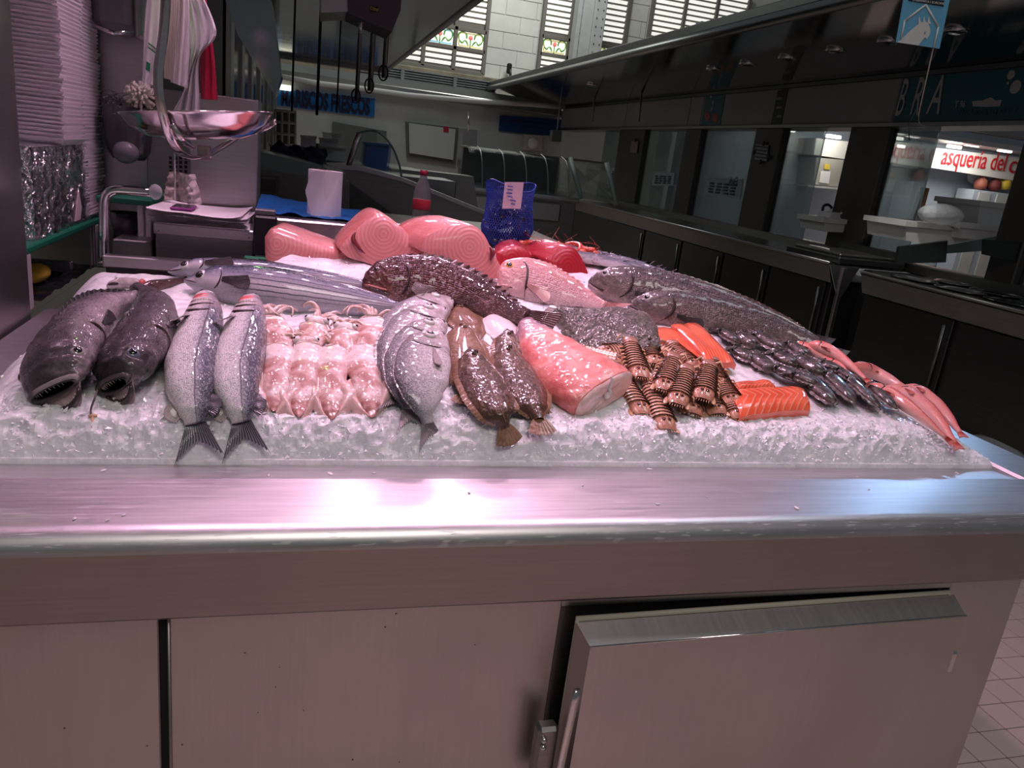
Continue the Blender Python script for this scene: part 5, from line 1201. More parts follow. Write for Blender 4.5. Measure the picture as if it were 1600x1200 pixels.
bag('plastic_bag', 'cream bundle of narrow bag handles beside the scale arm', ([(250, -30), (256, 50), (256, 122)], [(284, -30), (276, 60), (272, 126)]), 2.66, M_bagc, 9, .008)
bag('plastic_bag', 'thick white bundle of bags in the middle of the row', ([(276, -30), (272, 60), (266, 128)], [(296, -30), (296, 60), (293, 138)]), 2.68, M_bag, 3, .006)
bag('plastic_bag', 'large thin white bag bulging to the right', ([(285, -30), (296, 60), (290, 130), (268, 178)], [(306, -30), (338, 50), (312, 90), (312, 176)]), 2.75, mat('thin_bag', (0.70, 0.69, 0.70), .3, bump=(14, .7, .02)), 3, .015)
bag('plastic_bag', 'red bag hanging behind the white ones', ([(312, -30), (312, 80), (314, 155)], [(318, -30), (334, 80), (340, 156)]), 2.78, M_red, 2, .005)
MB_hook = MB().tube([PY((225, -32), 2.7), PY((345, -30), 2.72)], .006, 8); tag(MB_hook.build('hook_rail', M_chrome), 'thin steel rail the bags hang from', 'rail')
# --- hanging scale
sc_ = thing('hanging_scale', 'stainless hanging scale with round pan and curved arm', 'scale', tuple(PY((315, 245), 2.3)))
pl = PY((190, 181), 2.3); prr = PY((430, 181), 2.3); pc = (pl + prr) / 2; pr_ = (prr - pl).length / 2; pc = PY((310, 181), 2.3)
pan = MB().lathe([(0, -.062), (pr_ * .45, -.06), (pr_ * .72, -.047), (pr_ * .9, -.022), (pr_ * .965, .0), (pr_ * 1.0, .006), (pr_ * 1.0, .009), (pr_ * .96, .005), (pr_ * .88, -.018), (pr_ * .7, -.042), (pr_ * .44, -.055), (0, -.057)], pc, 56, frame((prr - pl).normalized(), Vector((0, 1, 0)), (prr - pl).normalized().cross(Vector((0, 1, 0))), Vector()).to_3x3()).build('pan', M_pan, sc_)
def strap(pts, w, th, m, name):
    P = catmull(pts, 30); mb = MB(); mb.tube(P, w, 10, True, th / w, up=(0, 1, 0)); return mb.build(name, m, sc_)
S_ = lambda x, y, Y: PY((x, y), Y)
strap([S_(268, -260, 2.2), S_(258, 20, 2.12), S_(247, 118, 2.1), S_(256, 185, 2.11), S_(275, 232, 2.16), S_(300, 246, 2.24), S_(325, 243, 2.3)], .0115, .004, M_pan, 'arm')
strap([S_(325, 243, 2.3), S_(350, 228, 2.4), S_(372, 214, 2.46), S_(400, 205, 2.47), S_(422, 196, 2.4), S_(430, 190, 2.32)], .009, .004, M_pan, 'cradle')
strap([S_(268, 195, 2.1), S_(280, 212, 2.1), S_(288, 222, 2.12), S_(302, 232, 2.2)], .007, .003, M_pan, 'cradle')
MB().box(tuple(PY((308, 250), 2.28)), tuple(PY((330, 228), 2.33)), .003).build('pivot_block', M_lip, sc_, False)
# --- work top, rail, wrapping paper, pipe, machines
wt = thing('back_worktop', 'steel work top behind the ice bed', 'worktop', (.3, 3.0, 0))
MB().box((-.56, 2.52, 0.0), (-.14, 3.3, 1.03), .004).build('low_top', M_dsteel, wt, False)
zt = PY((500, 347), 2.72).z; 
MB().box((-.15, 2.72, 0.0), (.26, 3.35, zt), .006).build('high_top', M_steel, wt, False)
MB().box((.26, 2.62, 0.0), (.72, 2.65, PY((650, 352), 2.62).z), .004).build('side_tray', M_steel, wt, False)
MB().box((.26, 2.65, 0.0), (.95, 3.3, PY((650, 365), 2.62).z), .004).build('tray_floor', M_dsteel, wt, False)
a = PY((160, 418), 2.42); b = PY((405, 416), 2.42)
MB().box((a.x, 2.42, (a.z + b.z) / 2 - .018), (b.x, 2.46, (a.z + b.z) / 2 + .018), .004).build('back_rail', M_steel, wt, False)
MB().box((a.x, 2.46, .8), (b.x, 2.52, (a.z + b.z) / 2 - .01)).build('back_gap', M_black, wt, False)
dw = thing('drawer_unit', 'steel drawer box under the pile of wrapping paper', 'drawer', (-.31, 2.8, 1.03))
MB().box((-.462, 2.73, 1.03), (-.158, 3.1, 1.148), .003).build('body', M_dsteel, dw, False); MB().box((-.467, 2.718, 1.132), (-.155, 3.1, 1.166), .004).build('top_frame', M_steel, dw, False)
for x in (-.45, -.172): MB().sphere((x, 2.716, 1.142), .003).build('rivet', M_chrome, dw)
pp_ = thing('paper_pile', 'pile of white wrapping paper sheets on the drawer box', 'paper', (-.31, 2.9, 1.166))
for k in range(11):
    z = 1.167 + k * .0034; o1 = R.uniform(-.008, .008); o2 = R.uniform(-.006, .006); an = R.uniform(-.02, .02)
    def fn(u, v, z=z, k=k): x = lerp(-.475, -.185, u) + o1 + an * (v - .5); y = lerp(2.72, 3.08, v) + o2; return Vector((x, y, z + .004 * (k / 10) * math.sin(u * 5) * (1 - v) + .012 * (k / 10) ** 3 * (abs(2 * u - 1) ** 4)))
    mb = MB().grid(fn, 14, 6); mb.grid(lambda u, v: fn(u, v) - Vector((0, 0, .0026)), 14, 6); mb.build('sheet', M_paper, pp_, False)
o = thing('phone', 'purple phone lying on the wrapping paper', 'phone', tuple(Vector((-.39, 2.80, 1.208))))
MB().box((-.425, 2.77, 1.2065), (-.355, 2.9, 1.216), .004).build('case', mat('purple_case', (0.26, 0.035, 0.24), .4), o, False); MB().box((-.42, 2.775, 1.216), (-.36, 2.895, 1.2168)).build('screen', mat('phone_screen', (0.02, 0.015, 0.03), .1), o, False)
cb = PY((285, 300), 2.95)
tag(MB().grid(lambda u, v: cb + Vector(((u - .5) * .13 * (1 - .35 * v) + .012 * noise.noise(Vector((u * 6, v * 6, 3))), .05 * math.sin(u * 6.28) + .02 * noise.noise(Vector((u * 7, v * 7, 8))), (v - .35) * .10)), 28, 16).build('crumpled_bag', mat('crumpled_film', (0.62, 0.56, 0.52), .3, bump=(20, .9, .02))), 'crumpled translucent bag standing on the paper pile', 'bag')
sp_ = MB().tube([PY((272, 180), 2.9), PY((274, 312), 2.9)], .0035, 8); tag(sp_.build('paper_spike', M_chrome), 'thin steel rod standing behind the scale pan', 'rod')
pq = [PY(p, 2.62) for p in ((164, 412), (163, 340), (164, 312), (172, 300), (190, 297), (236, 301))]
fp = thing('faucet_pipe', 'bent chrome pipe rising beside the green-topped rack', 'pipe', tuple(pq[0])); MB().tube(catmull(pq, 30), .0145, 14).build('tube', M_chrome, fp); MB().lathe([(.02, 0), (.02, .012), (.014, .014)], pq[0] - Vector((0, 0, .004)), 16).build('collar', M_chrome, fp)
MB().sphere(PY((243, 300), 2.6), .020, .012, .024, 14, 10).build('spout_cap', M_film, fp)
rk = thing('small_rack', 'small rack with green top behind the chrome pipe', 'rack', tuple(PY((200, 405), 2.85)))
a = PY((150, 312), 2.85); b = PY((236, 312), 2.85)
MB().box((a.x, 2.85, a.z - .006), (b.x, 3.25, a.z + .014), .003).build('board', M_greenshelf, rk, False)
for px in (214, 226): q = PY((px, 312), 2.86); MB().box((q.x, 2.86, 1.05), (q.x + .02, 2.89, q.z), .003).build('leg', M_alu, rk, False)
MB().lathe([(.0, 0), (.04, .0), (.052, .09), (.05, .09), (.038, .004), (.0, .004)], PY((196, 372), 2.95), 20).build('beaker', M_holder, rk)
MB().box((PY((176, 400), 2.75).x, 2.75, 1.03), (PY((238, 400), 2.75).x, 2.95, PY((200, 375), 2.75).z), .004).build('machine_base', M_dsteel, rk, False)
sk = thing('steel_cabinet', 'tall brushed steel machine cabinet behind the paper pile', 'cabinet', tuple(PY((350, 325), 3.15)))
a = PY((297, 322), 3.12); b = PY((402, 325), 3.12); zt2 = PY((350, 150), 3.12).z
MB().box((a.x, 3.12, 1.03), (b.x, 3.3, zt2), .004).build('body', M_steel, sk, False)
a2 = PY((240, 322), 3.2); MB().box((a2.x - .02, 3.2, 1.03), (a.x, 3.34, zt2), .003).build('side', M_dsteel, sk, False)
for c_ in range(4):
    for q in range(6): w = PY((264 + c_ * 8, 246 + q * 7), 3.195); MB().box((w.x, 3.195, w.z - .007), (w.x + .010, 3.2, w.z + .004)).build('vent_slot', M_gap, sk, False)
gb = thing('cutting_board', 'corner of a green cutting board with a grey latch, left of the swordfish', 'cutting board', tuple(PY((400, 425), 2.4)))
boxY('board', 380, 402, 424, 426, 2.40, .02, mat('green_cut', (0.01, 0.22, 0.10), .4), gb); boxY('latch', 380, 405, 404, 424, 2.38, .018, M_steel, gb); MB().sphere(PY((392, 414), 2.378), .012, .006, .012).build('knob', M_grey, gb)
bmx = thing('card_terminal', 'black boxy machine beside the drawer box', 'machine', tuple(PY((412, 400), 2.66))); boxY('body', 396, 338, 432, 400, 2.66, .05, M_black, bmx, .006); boxY('lid', 398, 328, 430, 337, 2.68, .05, M_grey, bmx, .003)
# paper roll, blue sheet, bottle
blu = MB().grid(lambda u, v: Vector((lerp(-.16, .25, u), lerp(2.8, 3.25, v), zt + .004 + .018 * abs(noise.noise(Vector((u * 5, v * 6, 4)))) + .03 * (1 - u) ** 2 * v)), 30, 24)
tag(blu.build('plastic_sheet', M_blue), 'rumpled blue plastic sheet under the paper roll', 'plastic sheet')
pr2 = thing('paper_roll', 'white kitchen paper roll with a loose sheet hanging', 'paper roll', (.075, 2.88, zt))
rc = PY((506, 340), 2.88); rad = .060; hgt = .160
MB().lathe([(.021, hgt), (.0215, hgt), (rad, hgt), (rad, 0), (.021, 0), (.021, hgt)], (rc.x, 2.92, zt + .004), 36).build('roll', M_paper, pr2, True, angle=40)
MB().lathe([(.021, .002), (.021, hgt + .001), (.019, hgt + .001), (.019, .002)], (rc.x, 2.92, zt + .004), 24).build('core', mat('cardboard', (0.32, 0.22, 0.15), .9), pr2)
def loose(u, v):
    a = lerp(-.2, -2.4, u) if u < .6 else lerp(-.2, -2.4, .6); ex = max(0, u - .6) * .12
    base = Vector((rc.x + (rad + .002) * math.cos(a), 2.92 + (rad + .002) * math.sin(a), zt + .004 + hgt * v))
    return base + Vector((-ex * 1.5, -ex * .9, 0)) * (0.4 + .6 * (1 - abs(v - .55))) + Vector((0, -.012 * math.sin(3 * v + 4 * u) * u, -.02 * ex * 10 * (v - .5)))
MB().grid(loose, 30, 14).build('loose_sheet', M_paper, pr2)
bt = thing('water_bottle', 'clear plastic bottle with red cap and red label', 'bottle', tuple(PY((655, 345), 3.15)))
q = PY((660, 300), 3.15); z0 = PY((655, 352), 3.15).z; M_pet = NT('clear_bottle').set(Base_Color=(.9, .94, .95), Roughness=.06, Transmission_Weight=.85, IOR=1.15, Alpha=.7)
zb2 = lambda k: lerp(z0, PY((664, 268), 3.15).z, k)
MB().lathe([(0, z0), (.033, z0), (.036, zb2(.08)), (.034, zb2(.3)), (.036, zb2(.5)), (.035, zb2(.6)), (.03, zb2(.72)), (.014, zb2(.9)), (.013, zb2(.95)), (0, zb2(.95))], (q.x, 3.15, 0), 24).build('body', M_pet, bt)
MB().lathe([(.0355, zb2(.3)), (.0368, zb2(.31)), (.0372, zb2(.48)), (.036, zb2(.49))], (q.x, 3.15, 0), 24).build('label_band', mat('bottle_label', (0.50, 0.03, 0.05), .4), bt)
MB().lathe([(.0, zb2(.93)), (.0155, zb2(.93)), (.0155, zb2(1.02)), (.0, zb2(1.02))], (q.x, 3.15, 0), 20).build('cap', M_red, bt)
# ------------------------------------------------------------------ net bag of mussels
mb_c = PY((796, 340), 2.52); zb0 = PY((796, 388), 2.52).z; hb = PY((796, 290), 2.52).z - zb0
M_net = mat('blue_net', (0.025, 0.065, 0.40), .45); M_mussel = mat('mussel_shell', (0.012, 0.013, 0.03), .15, coat=.8, var=(30, .6))
nb = thing('mussel_net', 'blue net bag filled with mussels and a paper tag', 'net bag', (mb_c.x, 2.52, zb0))
def bagpt(u, v, k=1.0):
    rr = interp([(0, .045), (.08, .072), (.3, .086), (.55, .080), (.75, .076), (.9, .080), (1, .082)], v)[0] * k
    th = 2 * math.pi * u; rr *= 1 + .05 * math.sin(3 * th + 1.3) + .03 * math.sin(5 * th + 6 * v)
    top = .014 * math.sin(2 * th + .6) * smooth((v - .75) / .25)
    return Vector((mb_c.x + rr * math.cos(th) * 1.03, 2.55 + rr * math.sin(th) * .8, zb0 + v * hb + top))
net = MB(); NU, NV = 60, 28
for sg in (1, -1):
    for i in range(NU): net.tube([bagpt((i + sg * j * .5) / NU, j / NV) for j in range(NV + 1)], .0012, 4, False)
net.tube([bagpt(i / 40, 1.0) for i in range(41)], .002, 5, False); o = net.build('netting', M_net, nb, False); o['kind'] = 'stuff'
t0 = bagpt(.72, .98)
MB().grid(lambda u, v: t0 + Vector(((u - .4) * .062, -.012 + .004 * math.sin(u * 5), (v - .75) * .085 + .006 * (u - .5))), 8, 8).build('paper_tag', mat('tag_paper', (0.70, 0.58, 0.66), .7), nb)
for k in range(6):
    a = t0 + Vector(((-.02 + .034 * R.random()), -.0135, -.05 + .011 * k)); MB().box(tuple(a), tuple(a + Vector((.012 + .01 * R.random(), -.0006, .003)))).build('print', mat('blue_ink', (0.05, 0.08, 0.42), .7) if k == 0 else bpy.data.materials['blue_ink'], nb, False)
mpro = thing('mussel', '', 'mussel', (0, 0, 0))
MB().lathe([(0, -.030), (.006, -.027), (.011, -.015), (.014, .005), (.012, .02), (.006, .028), (0, .03)], (0, 0, 0), 12, None, 1, .55).build('shell', M_mussel, mpro); MB().tube([(.0, .0, -.03), (.0135, 0, 0), (.006, 0, .029)], .0008, 4).build('seam', mat('mussel_seam', (0.35, 0.25, 0.22), .4), mpro)
first = True
for k in range(78):
    v = R.uniform(.06, .66); u = R.uniform(.45, 1.05) ; p = bagpt(u, v, .70)
    o = mpro if first else copy_tree(mpro); first = False
    o.matrix_world = Matrix.Translation(p) @ Matrix.Rotation(R.uniform(0, 6), 4, 'Z') @ Matrix.Rotation(R.uniform(0, 3), 4, 'X')
    tag(o, 'glossy black mussel inside the blue net bag', 'mussel', 'mussels in the net bag')
# ------------------------------------------------------------------ the hall and the stalls behind
M_hall = mat('hall_tiles', (0.60, 0.61, 0.57), .5, var=(1.2, .12)); M_stone = mat('stained_ledge', (0.20, 0.18, 0.13), .8, var=(3, .35))
M_slat = mat('louvre_slat', (0.9, 0.9, 0.85), .4, emit=((1.0, 0.99, 0.92), .7))
M_day = mat('daylight_pane', (1, 1, 1), .5, emit=((1.0, 0.99, 0.93), 1.15)); M_frame = mat('window_frame', (0.16, 0.15, 0.13), .6)
M_iron = mat('painted_iron', (0.36, 0.38, 0.38), .5, var=(4, .1))
wb = struct('wall_back', bx((-12, 21.6, 0), (24, 21.9, 12)), M_hall, label='pale tiled hall wall with tall louvred windows')
# large facing tiles between the windows
def halltile(x0, x1, z0, z1, s=.85, h=.42):
    z = z0; r_ = 0
    while z < z1 - .05:
        x = x0 - (s / 2 if r_ % 2 else 0)
        while x < x1 - .02:
            a, b = max(x, x0) + .008, min(x + s, x1) - .008
            if b - a > .06: MB().box((a, 21.575, z + .008), (b, 21.62, min(z + h, z1) - .008), .006).build('tile', M_hall, wb, False)
            x += s
        z += h; r_ += 1
def win(n, pxl, pxr, ytop, ybot, cols, band):
    w = struct('window_%d' % n, MB().box((0, 0, 0), (.001, .001, .001)), M_frame)
    a = PY((pxl, ybot), 21.5); b = PY((pxr, ybot), 21.5); x0, x1 = a.x, b.x; z0 = (a.z + b.z) / 2; z1 = 6.6
    bpy.data.objects.remove(w)
    w = struct('window_%d' % n, MB().box((x0, 21.52, z0), (x1, 21.56, z1)), M_frame, label='tall louvred window with stained glass band, %s' % ('partly behind the canopy edge' if n == 1 else 'number %d from the left' % n))
    zb0, zb1 = band
    for c in range(cols + 1): x = lerp(x0, x1, c / cols); MB().box((x - .05, 21.42, z0), (x + .05, 21.53, z1), .01).build('frame_bar', M_frame, w, False)
    for z in (z0, zb0, zb1): MB().box((x0, 21.42, z - .05), (x1, 21.53, z + .05), .01).build('frame_bar', M_frame, w, False)
    for c in range(cols):
        xa, xb = lerp(x0, x1, c / cols) + .06, lerp(x0, x1, (c + 1) / cols) - .06
        z = z0 + .12
        while z < z1:
            if not (zb0 - .08 < z < zb1 + .08): MB().add([(xa, 21.50, z), (xb, 21.50, z), (xb, 21.46, z + .07), (xa, 21.46, z + .07), (xa, 21.505, z + .012), (xb, 21.505, z + .012), (xb, 21.465, z + .082), (xa, 21.465, z + .082)], [(0, 1, 2, 3), (4, 7, 6, 5), (0, 4, 5, 1), (3, 2, 6, 7), (0, 3, 7, 4), (1, 5, 6, 2)]).build('slat', M_slat, w, False)
            z += .14
        # stained glass: border, scrolls, rose
        cx = (xa + xb) / 2; cz = (zb0 + zb1) / 2; hw, hh = (xb - xa) / 2, (zb1 - zb0) / 2 - .06; Yg = 21.5
        p = MB(); pane = p.box((xa, Yg, zb0 + .05), (xb, Yg + .015, zb1 - .05)).build('stained_pane', M_daypane, w, False)
        rim = [(cx + sx * hw * .88, Yg - .006, cz + sz * hh * .86) for sx, sz in ((-1, -1), (1, -1), (1, 1), (-1, 1), (-1, -1))]
        MB().tube(rim, .022, 5).build('border', M_glb if (c + n) % 2 else M_gly, pane)
        MB().lathe([(0, -.004), (.06, -.004), (.06, .004), (0, .004)], (cx, Yg - .008, cz + .06), 14, Matrix.Rotation(math.pi / 2, 3, 'X')).build('rose', M_glr, pane)
        for sg in (-1, 1):
            P = [Vector((cx + sg * (.05 + .30 * hw * 2 * t * .9), Yg - .008, cz - .14 + .12 * math.sin(t * 3))) for t in (0, .3, .6, .9)] + [Vector((cx + sg * (.62 * hw + .12 * math.cos(a)), Yg - .008, cz + .06 + .12 * math.sin(a))) for a in (-.6, .4, 1.4, 2.4, 3.4)]
            MB().tube(catmull(P, 24), [.012 + .014 * abs(math.sin(i * .5)) for i in range(25)], 5).build('scroll', M_glg, pane)
        MB().tube([(cx, Yg - .008, cz), (cx, Yg - .008, cz - .22)], .02, 5).build('stem', M_glg, pane)
    return x0, x1, z0
M_daypane = mat('white_glass', (1, 1, .95), .4, emit=((1.0, 1.0, .9), .95))
def gl(name, c, e=.5): return mat(name, c, .3, emit=(c, e))
M_glb = gl('blue_glass', (.25, .6, .75)); M_gly = gl('amber_glass', (.75, .65, .3)); M_glr = gl('rose_glass', (.85, .22, .2)); M_glg = gl('green_glass', (.12, .32, .06), .3)
zc = PY((730, 62), 21.5).z
band1 = (PY((730, 78), 21.5).z, PY((730, 47), 21.5).z); band2 = (PY((870, 88), 21.5).z, PY((870, 60), 21.5).z)
ws = []
ws.append(win(1, 560, 755, 0, 103, 4, band1)); ws.append(win(2, 838, 966, 0, 125, 3, band2)); ws.append(win(3, 1004, 1150, 0, 115, 3, (PY((1010, 84), 21.5).z, PY((1010, 60), 21.5).z))); ws.append(win(4, 1196, 1345, 0, 125, 3, (PY((1210, 110), 21.5).z, PY((1210, 84), 21.5).z)))
for (a, b) in ((ws[0][1], ws[1][0]), (ws[1][1], ws[2][0]), (ws[2][1], ws[3][0])): halltile(a + .06, b - .06, 3.0, 6.0)
MB().box((-4, 21.2, ws[0][2] - .5), (ws[1][0] + 1.5, 21.6, ws[0][2] - .06), .03).build('stone_ledge', M_stone, wb, False)
# riveted column
co_ = thing('iron_column', 'riveted grey iron column in front of the windows', 'column', (PY((915, 90), 20).x, 20, 0))
xa, xb = PY((893, 90), 20).x, PY((934, 90), 20).x
MB().box((xa, 19.9, 0), (lerp(xa, xb, .62), 20.3, 12), .02).build('web', M_iron, co_, False); MB().box((lerp(xa, xb, .55), 19.8, 0), (xb, 20.2, 12), .02).build('flange', M_iron, co_, False); MB().box((xa - .03, 19.84, 0), (xa + .08, 19.95, 12), .01).build('flange', M_iron, co_, False)
for z in range(22):
    for u in (.12, .66, .88): MB().sphere((lerp(xa, xb, u), 19.79 if u > .5 else 19.88, 3.1 + z * .2), .018, n=8, m=5).build('rivet', M_frame, co_)
wl = thing('wall_lamp', 'small dark wall lamp fixed between the windows', 'lamp', tuple(PY((797, 120), 21.4))); q = PY((797, 108), 21.3); MB().box(tuple(q - Vector((.08, 0, .12))), tuple(q + Vector((.05, .1, .15))), .03).build('head', M_black, wl, False); MB().tube([q, q + Vector((.06, .05, -.25)), q + Vector((.0, .1, -.42))], .035, 8).build('bracket', M_black, wl)
# back stall: wall, band, louvres, signs
bs = struct('wall_shop', bx((-3.0, 16.6, 0), (8, 16.8, 2.75)), M_wallw, label='white shop fronts at the back of the market')
v = struct('trim_3', bx((-3, 16.2, PY((700, 158), 16.2).z), (6.5, 16.5, PY((700, 150), 16.2).z + .05), .02), M_dsteel, label='dark band over the shop fronts')
zl0, zl1 = PY((680, 145), 16.9).z, PY((680, 114), 16.9).z
vent = thing('vent_louvre', 'long grey ventilation louvre under the windows', 'vent', (PY((680, 150), 16.9).x, 16.9, zl0))
xv0, xv1 = PY((560, 130), 16.9).x, PY((775, 140), 16.9).x
MB().box((xv0, 16.98, zl0), (xv1, 17.0, zl1)).build('backing', M_vdsteel, vent, False)
for k in range(8): z = lerp(zl0, zl1, (k + .5) / 8); MB().box((xv0, 16.9, z - .012), (xv1, 16.98, z + .012), .004).build('slat', M_iron, vent, False)
for px in (628, 711): x = PY((px, 130), 16.88).x; MB().box((x - .035, 16.87, zl0), (x + .035, 16.93, zl1), .005).build('post', M_iron, vent, False)
pe = [PY((x, y), 16.0) for x, y in ((430, 118), (500, 131), (560, 138), (640, 149), (740, 158), (830, 163), (886, 168))]
tag(MB().tube(pe, .05, 10).build('fascia_tube', mat('white_edge', (0.62, 0.62, 0.60), .4)), 'pale rounded edge strip running above the shop fronts', 'edge strip')
def sign(name, lab, quad, Y, m, cat='sign'):
    r = thing(name, lab, cat, tuple(PY(quad[3], Y))); MB().prism([PY(p, Y) for p in quad], (0, .06, 0)).build('board', m, r, False); return r
M_signb = mat('blue_sign', (0.01, 0.17, 0.52), .4); M_signt = mat('sign_letter', (0.012, 0.012, 0.05), .5)
s1 = sign('shop_sign', 'blue sign reading MARISCOS FRESCOS over the back shop', [(429, 139), (586, 154), (585, 183), (428, 164)], 16.54, M_signb)
def on_plane(c0, c1, Y, off=.01):                                  # text frame along two pixels at distance Y
    a, b = PY(c0, Y), PY(c1, Y); x = (b - a).normalized(); y = Vector((0, 0, 1)); y = (y - x * y.dot(x)).normalized(); return frame(x, y, x.cross(y), (a + b) / 2 + Vector((0, -off, 0))), (b - a).length
Mx, wdt = on_plane((434, 152), (582, 169), 16.54, .02); t_ = text('lettering', 'MARISCOS FRESCOS', .43, Mx, M_signt, s1, .004, wdt / 4.15, .018)
MB().box(tuple(PY((430, 139), 16.44)), tuple(PY((455, 134), 16.5) + Vector((0, 0, 0))), .01).build('tube_lamp', mat('tube_lamp', (1, 1, .8), .4, emit=((1, 1, .75), 1.6)), s1, False)
s2 = sign('shop_sign', 'dark blue sign with faint lettering at the right end of the back shops', [(782, 180), (878, 187), (876, 214), (780, 204)], 16.54, mat('navy_sign', (0.004, 0.04, 0.15), .4))
Mx, wdt = on_plane((790, 188), (868, 194), 16.54, .02); text('lettering', 'PEIXOS I MARISCOS' if False else '———————', .16, Mx, M_signt, s2, .003, .9)
Mx, wdt = on_plane((800, 196), (866, 202), 16.54, .02); text('lettering', '— — ·· — ·', .14, Mx, M_signt, s2, .003, .9)
# shutters and panels of the back shops
M_shut = mat('shop_panel', (0.40, 0.41, 0.40), .5, var=(2, .05)); M_shutd = mat('shop_recess', (0.13, 0.135, 0.13), .6)
for n, (quad, m, lab) in enumerate((([(520, 190), (604, 205), (604, 262), (520, 250)], M_shutd, 'dark recessed shop front left of the white panel'), ([(634, 190), (717, 200), (712, 258), (636, 246)], M_shutd, 'dark frame around the white shop panel'), ([(745, 204), (850, 214), (850, 250), (745, 240)], M_shut, 'pale shop panel behind the right glass case'))):
    MB().prism([PY(p, 16.5) for p in quad], (0, .12, 0)).build('panel', m, bs, False)
MB().prism([PY(p, 16.42) for p in ((639, 192), (712, 202), (708, 250), (640, 239))], (0, .05, 0)).build('white_panel', mat('white_shutter', (0.56, 0.57, 0.55), .5), bs, False)
MB().prism([PY(p, 16.40) for p in ((693, 197), (701, 198), (701, 207), (693, 206))], (0, .03, 0)).build('red_notice', M_red, bs, False)
pn = thing('notice_poster', 'small pinkish poster with a dark print by the right glass case', 'poster', tuple(PY((835, 235), 16.4))); MB().prism([PY(p, 16.38) for p in ((820, 210), (848, 212), (846, 236), (818, 234))], (0, .10, 0)).build('sheet', mat('poster_paper', (0.46, 0.40, 0.40), .6), pn, False); MB().lathe([(0, -.01), (.12, -.01), (.12, .01), (0, .01)], PY((833, 224), 16.36), 10, Matrix.Rotation(math.pi / 2, 3, 'X')).build('print', mat('poster_print', (0.75, 0.74, 0.70), .6), pn)
st = thing('steel_shelf_unit', 'grey steel upright unit between the shop panels', 'unit', tuple(PY((740, 262), 15.0))); MB().prism([PY(p, 15.0) for p in ((724, 201), (746, 203), (744, 262), (720, 262))], (0, .4, 0)).build('body', M_steel, st, False); MB().box((PY((722, 262), 15).x, 15.0, 0), (PY((744, 262), 15).x, 15.4, PY((730, 262), 15).z + .03)).build('base', M_dsteel, st, False); MB().tube([PY((732, 175), 15.0), PY((732, 205), 15.0)], .015, 6).build('rod', M_chrome, st)
# white crate rack and boxes on the far left
cr = thing('crate_stack', 'stacked white plastic crates below the blue sign', 'crate', tuple(PY((448, 226), 11)))
for i in range(4): a = PY((430 + i * 10.5, 172 + i * 1.3), 11); b = PY((430 + i * 10.5, 226 + i * 1.0), 11); MB().tube([a, b], .016, 6).build('upright', M_white, cr)
for j in range(4): a = PY((429, 172 + j * 18), 11); b = PY((463, 175 + j * 18), 11); MB().tube([a, b], .018, 6).build('crossbar', M_white, cr)
MB().prism([PY(p, 11.2) for p in ((430, 172), (463, 175), (463, 226), (430, 224))], (0, .3, 0)).build('inside', M_shutd, cr, False)
zfc = 1.26
fcn = thing('fish_box_counter', 'low steel counter carrying the white boxes behind the navy cloth', 'counter', (.6, 7.5, 0)); MB().box((-.38, 8.0, 0), (1.2, 9.1, zfc), .01).build('body', M_dsteel, fcn, False); MB().box((.4, 6.3, 0), (1.2, 6.9, zfc), .01).build('body', M_dsteel, fcn, False)
for k, (q, m, lab) in enumerate((([(474, 222), (498, 226), (498, 240), (474, 236)], M_white, 'pinkish-white carton beside the navy cloth'), ([(498, 228), (540, 231), (540, 248), (498, 246)], M_white, 'wide white foam box left of the curved glass'), ([(500, 216), (528, 219), (528, 231), (500, 229)], M_foam, 'grey-white tub on top of the wide foam box'), ([(505, 207), (533, 210), (533, 219), (505, 217)], M_film, 'clear plastic tray on top of the white boxes'), ([(470, 212), (494, 214), (494, 226), (470, 223)], M_foam, 'bundle of white film behind the navy cloth'))):
    r = thing('fish_box', lab, 'box', tuple(PY(q[3], 8.6 - .15 * k)), 'boxes behind the navy cloth'); qq = [PY(p, 8.6 - .15 * k) for p in q]
    if k in (0, 1, 4): qq[2].z = qq[3].z = zfc
    MB().prism(qq, (0, .35, 0)).build('body', m, r, False); MB().prism([PY((q[0][0] - 1, q[0][1] - 1), 8.55 - .15 * k), PY((q[1][0] + 1, q[1][1] - 1), 8.55 - .15 * k), PY((q[1][0] + 1, q[1][1] + 2), 8.55 - .15 * k), PY((q[0][0] - 1, q[0][1] + 2), 8.55 - .15 * k)], (0, .42, 0)).build('rim', m, r, False)
# neighbouring counter with pale glass top, navy cloth and curved glass end
nc = thing('neighbour_counter', 'neighbouring steel counter with pale green glass top', 'counter', tuple(PY((470, 300), 4.6)))
MB().prism([PY(p, 4.6) for p in ((402, 262), (546, 284), (546, 420), (402, 420))], (0, .6, 0)).build('body', M_dsteel, nc, False); MB().box((PY((402, 420), 4.6).x, 4.62, 0), (PY((546, 420), 4.6).x, 5.18, PY((470, 415), 4.6).z)).build('base', M_vdsteel, nc, False)
MB().prism([PY(p, 4.58) for p in ((402, 236), (470, 252), (541, 272), (541, 284), (402, 264))], (0, .62, 0)).build('glass_top', mat('pale_glass_top', (0.20, 0.26, 0.25), .25), nc, False)
MB().box(tuple(PY((404, 300), 4.4)), tuple(PY((436, 276), 4.58)), .01).build('handle_box', M_vdsteel, nc, False)
cl = MB().grid(lambda u, v: PY((lerp(418, 508, u) + 4 * math.sin(v * 5), lerp(222 + 10 * u, 252 + 10 * u, v)), 5.4 - .5 * v) + Vector((0, .06 * noise.noise(Vector((u * 6, v * 4, 2))), .03 * noise.noise(Vector((u * 7, v * 5, 9))))), 30, 14)
tag(cl.build('cloth', M_navy), 'dark navy cloth bundled on the neighbouring counter', 'cloth')
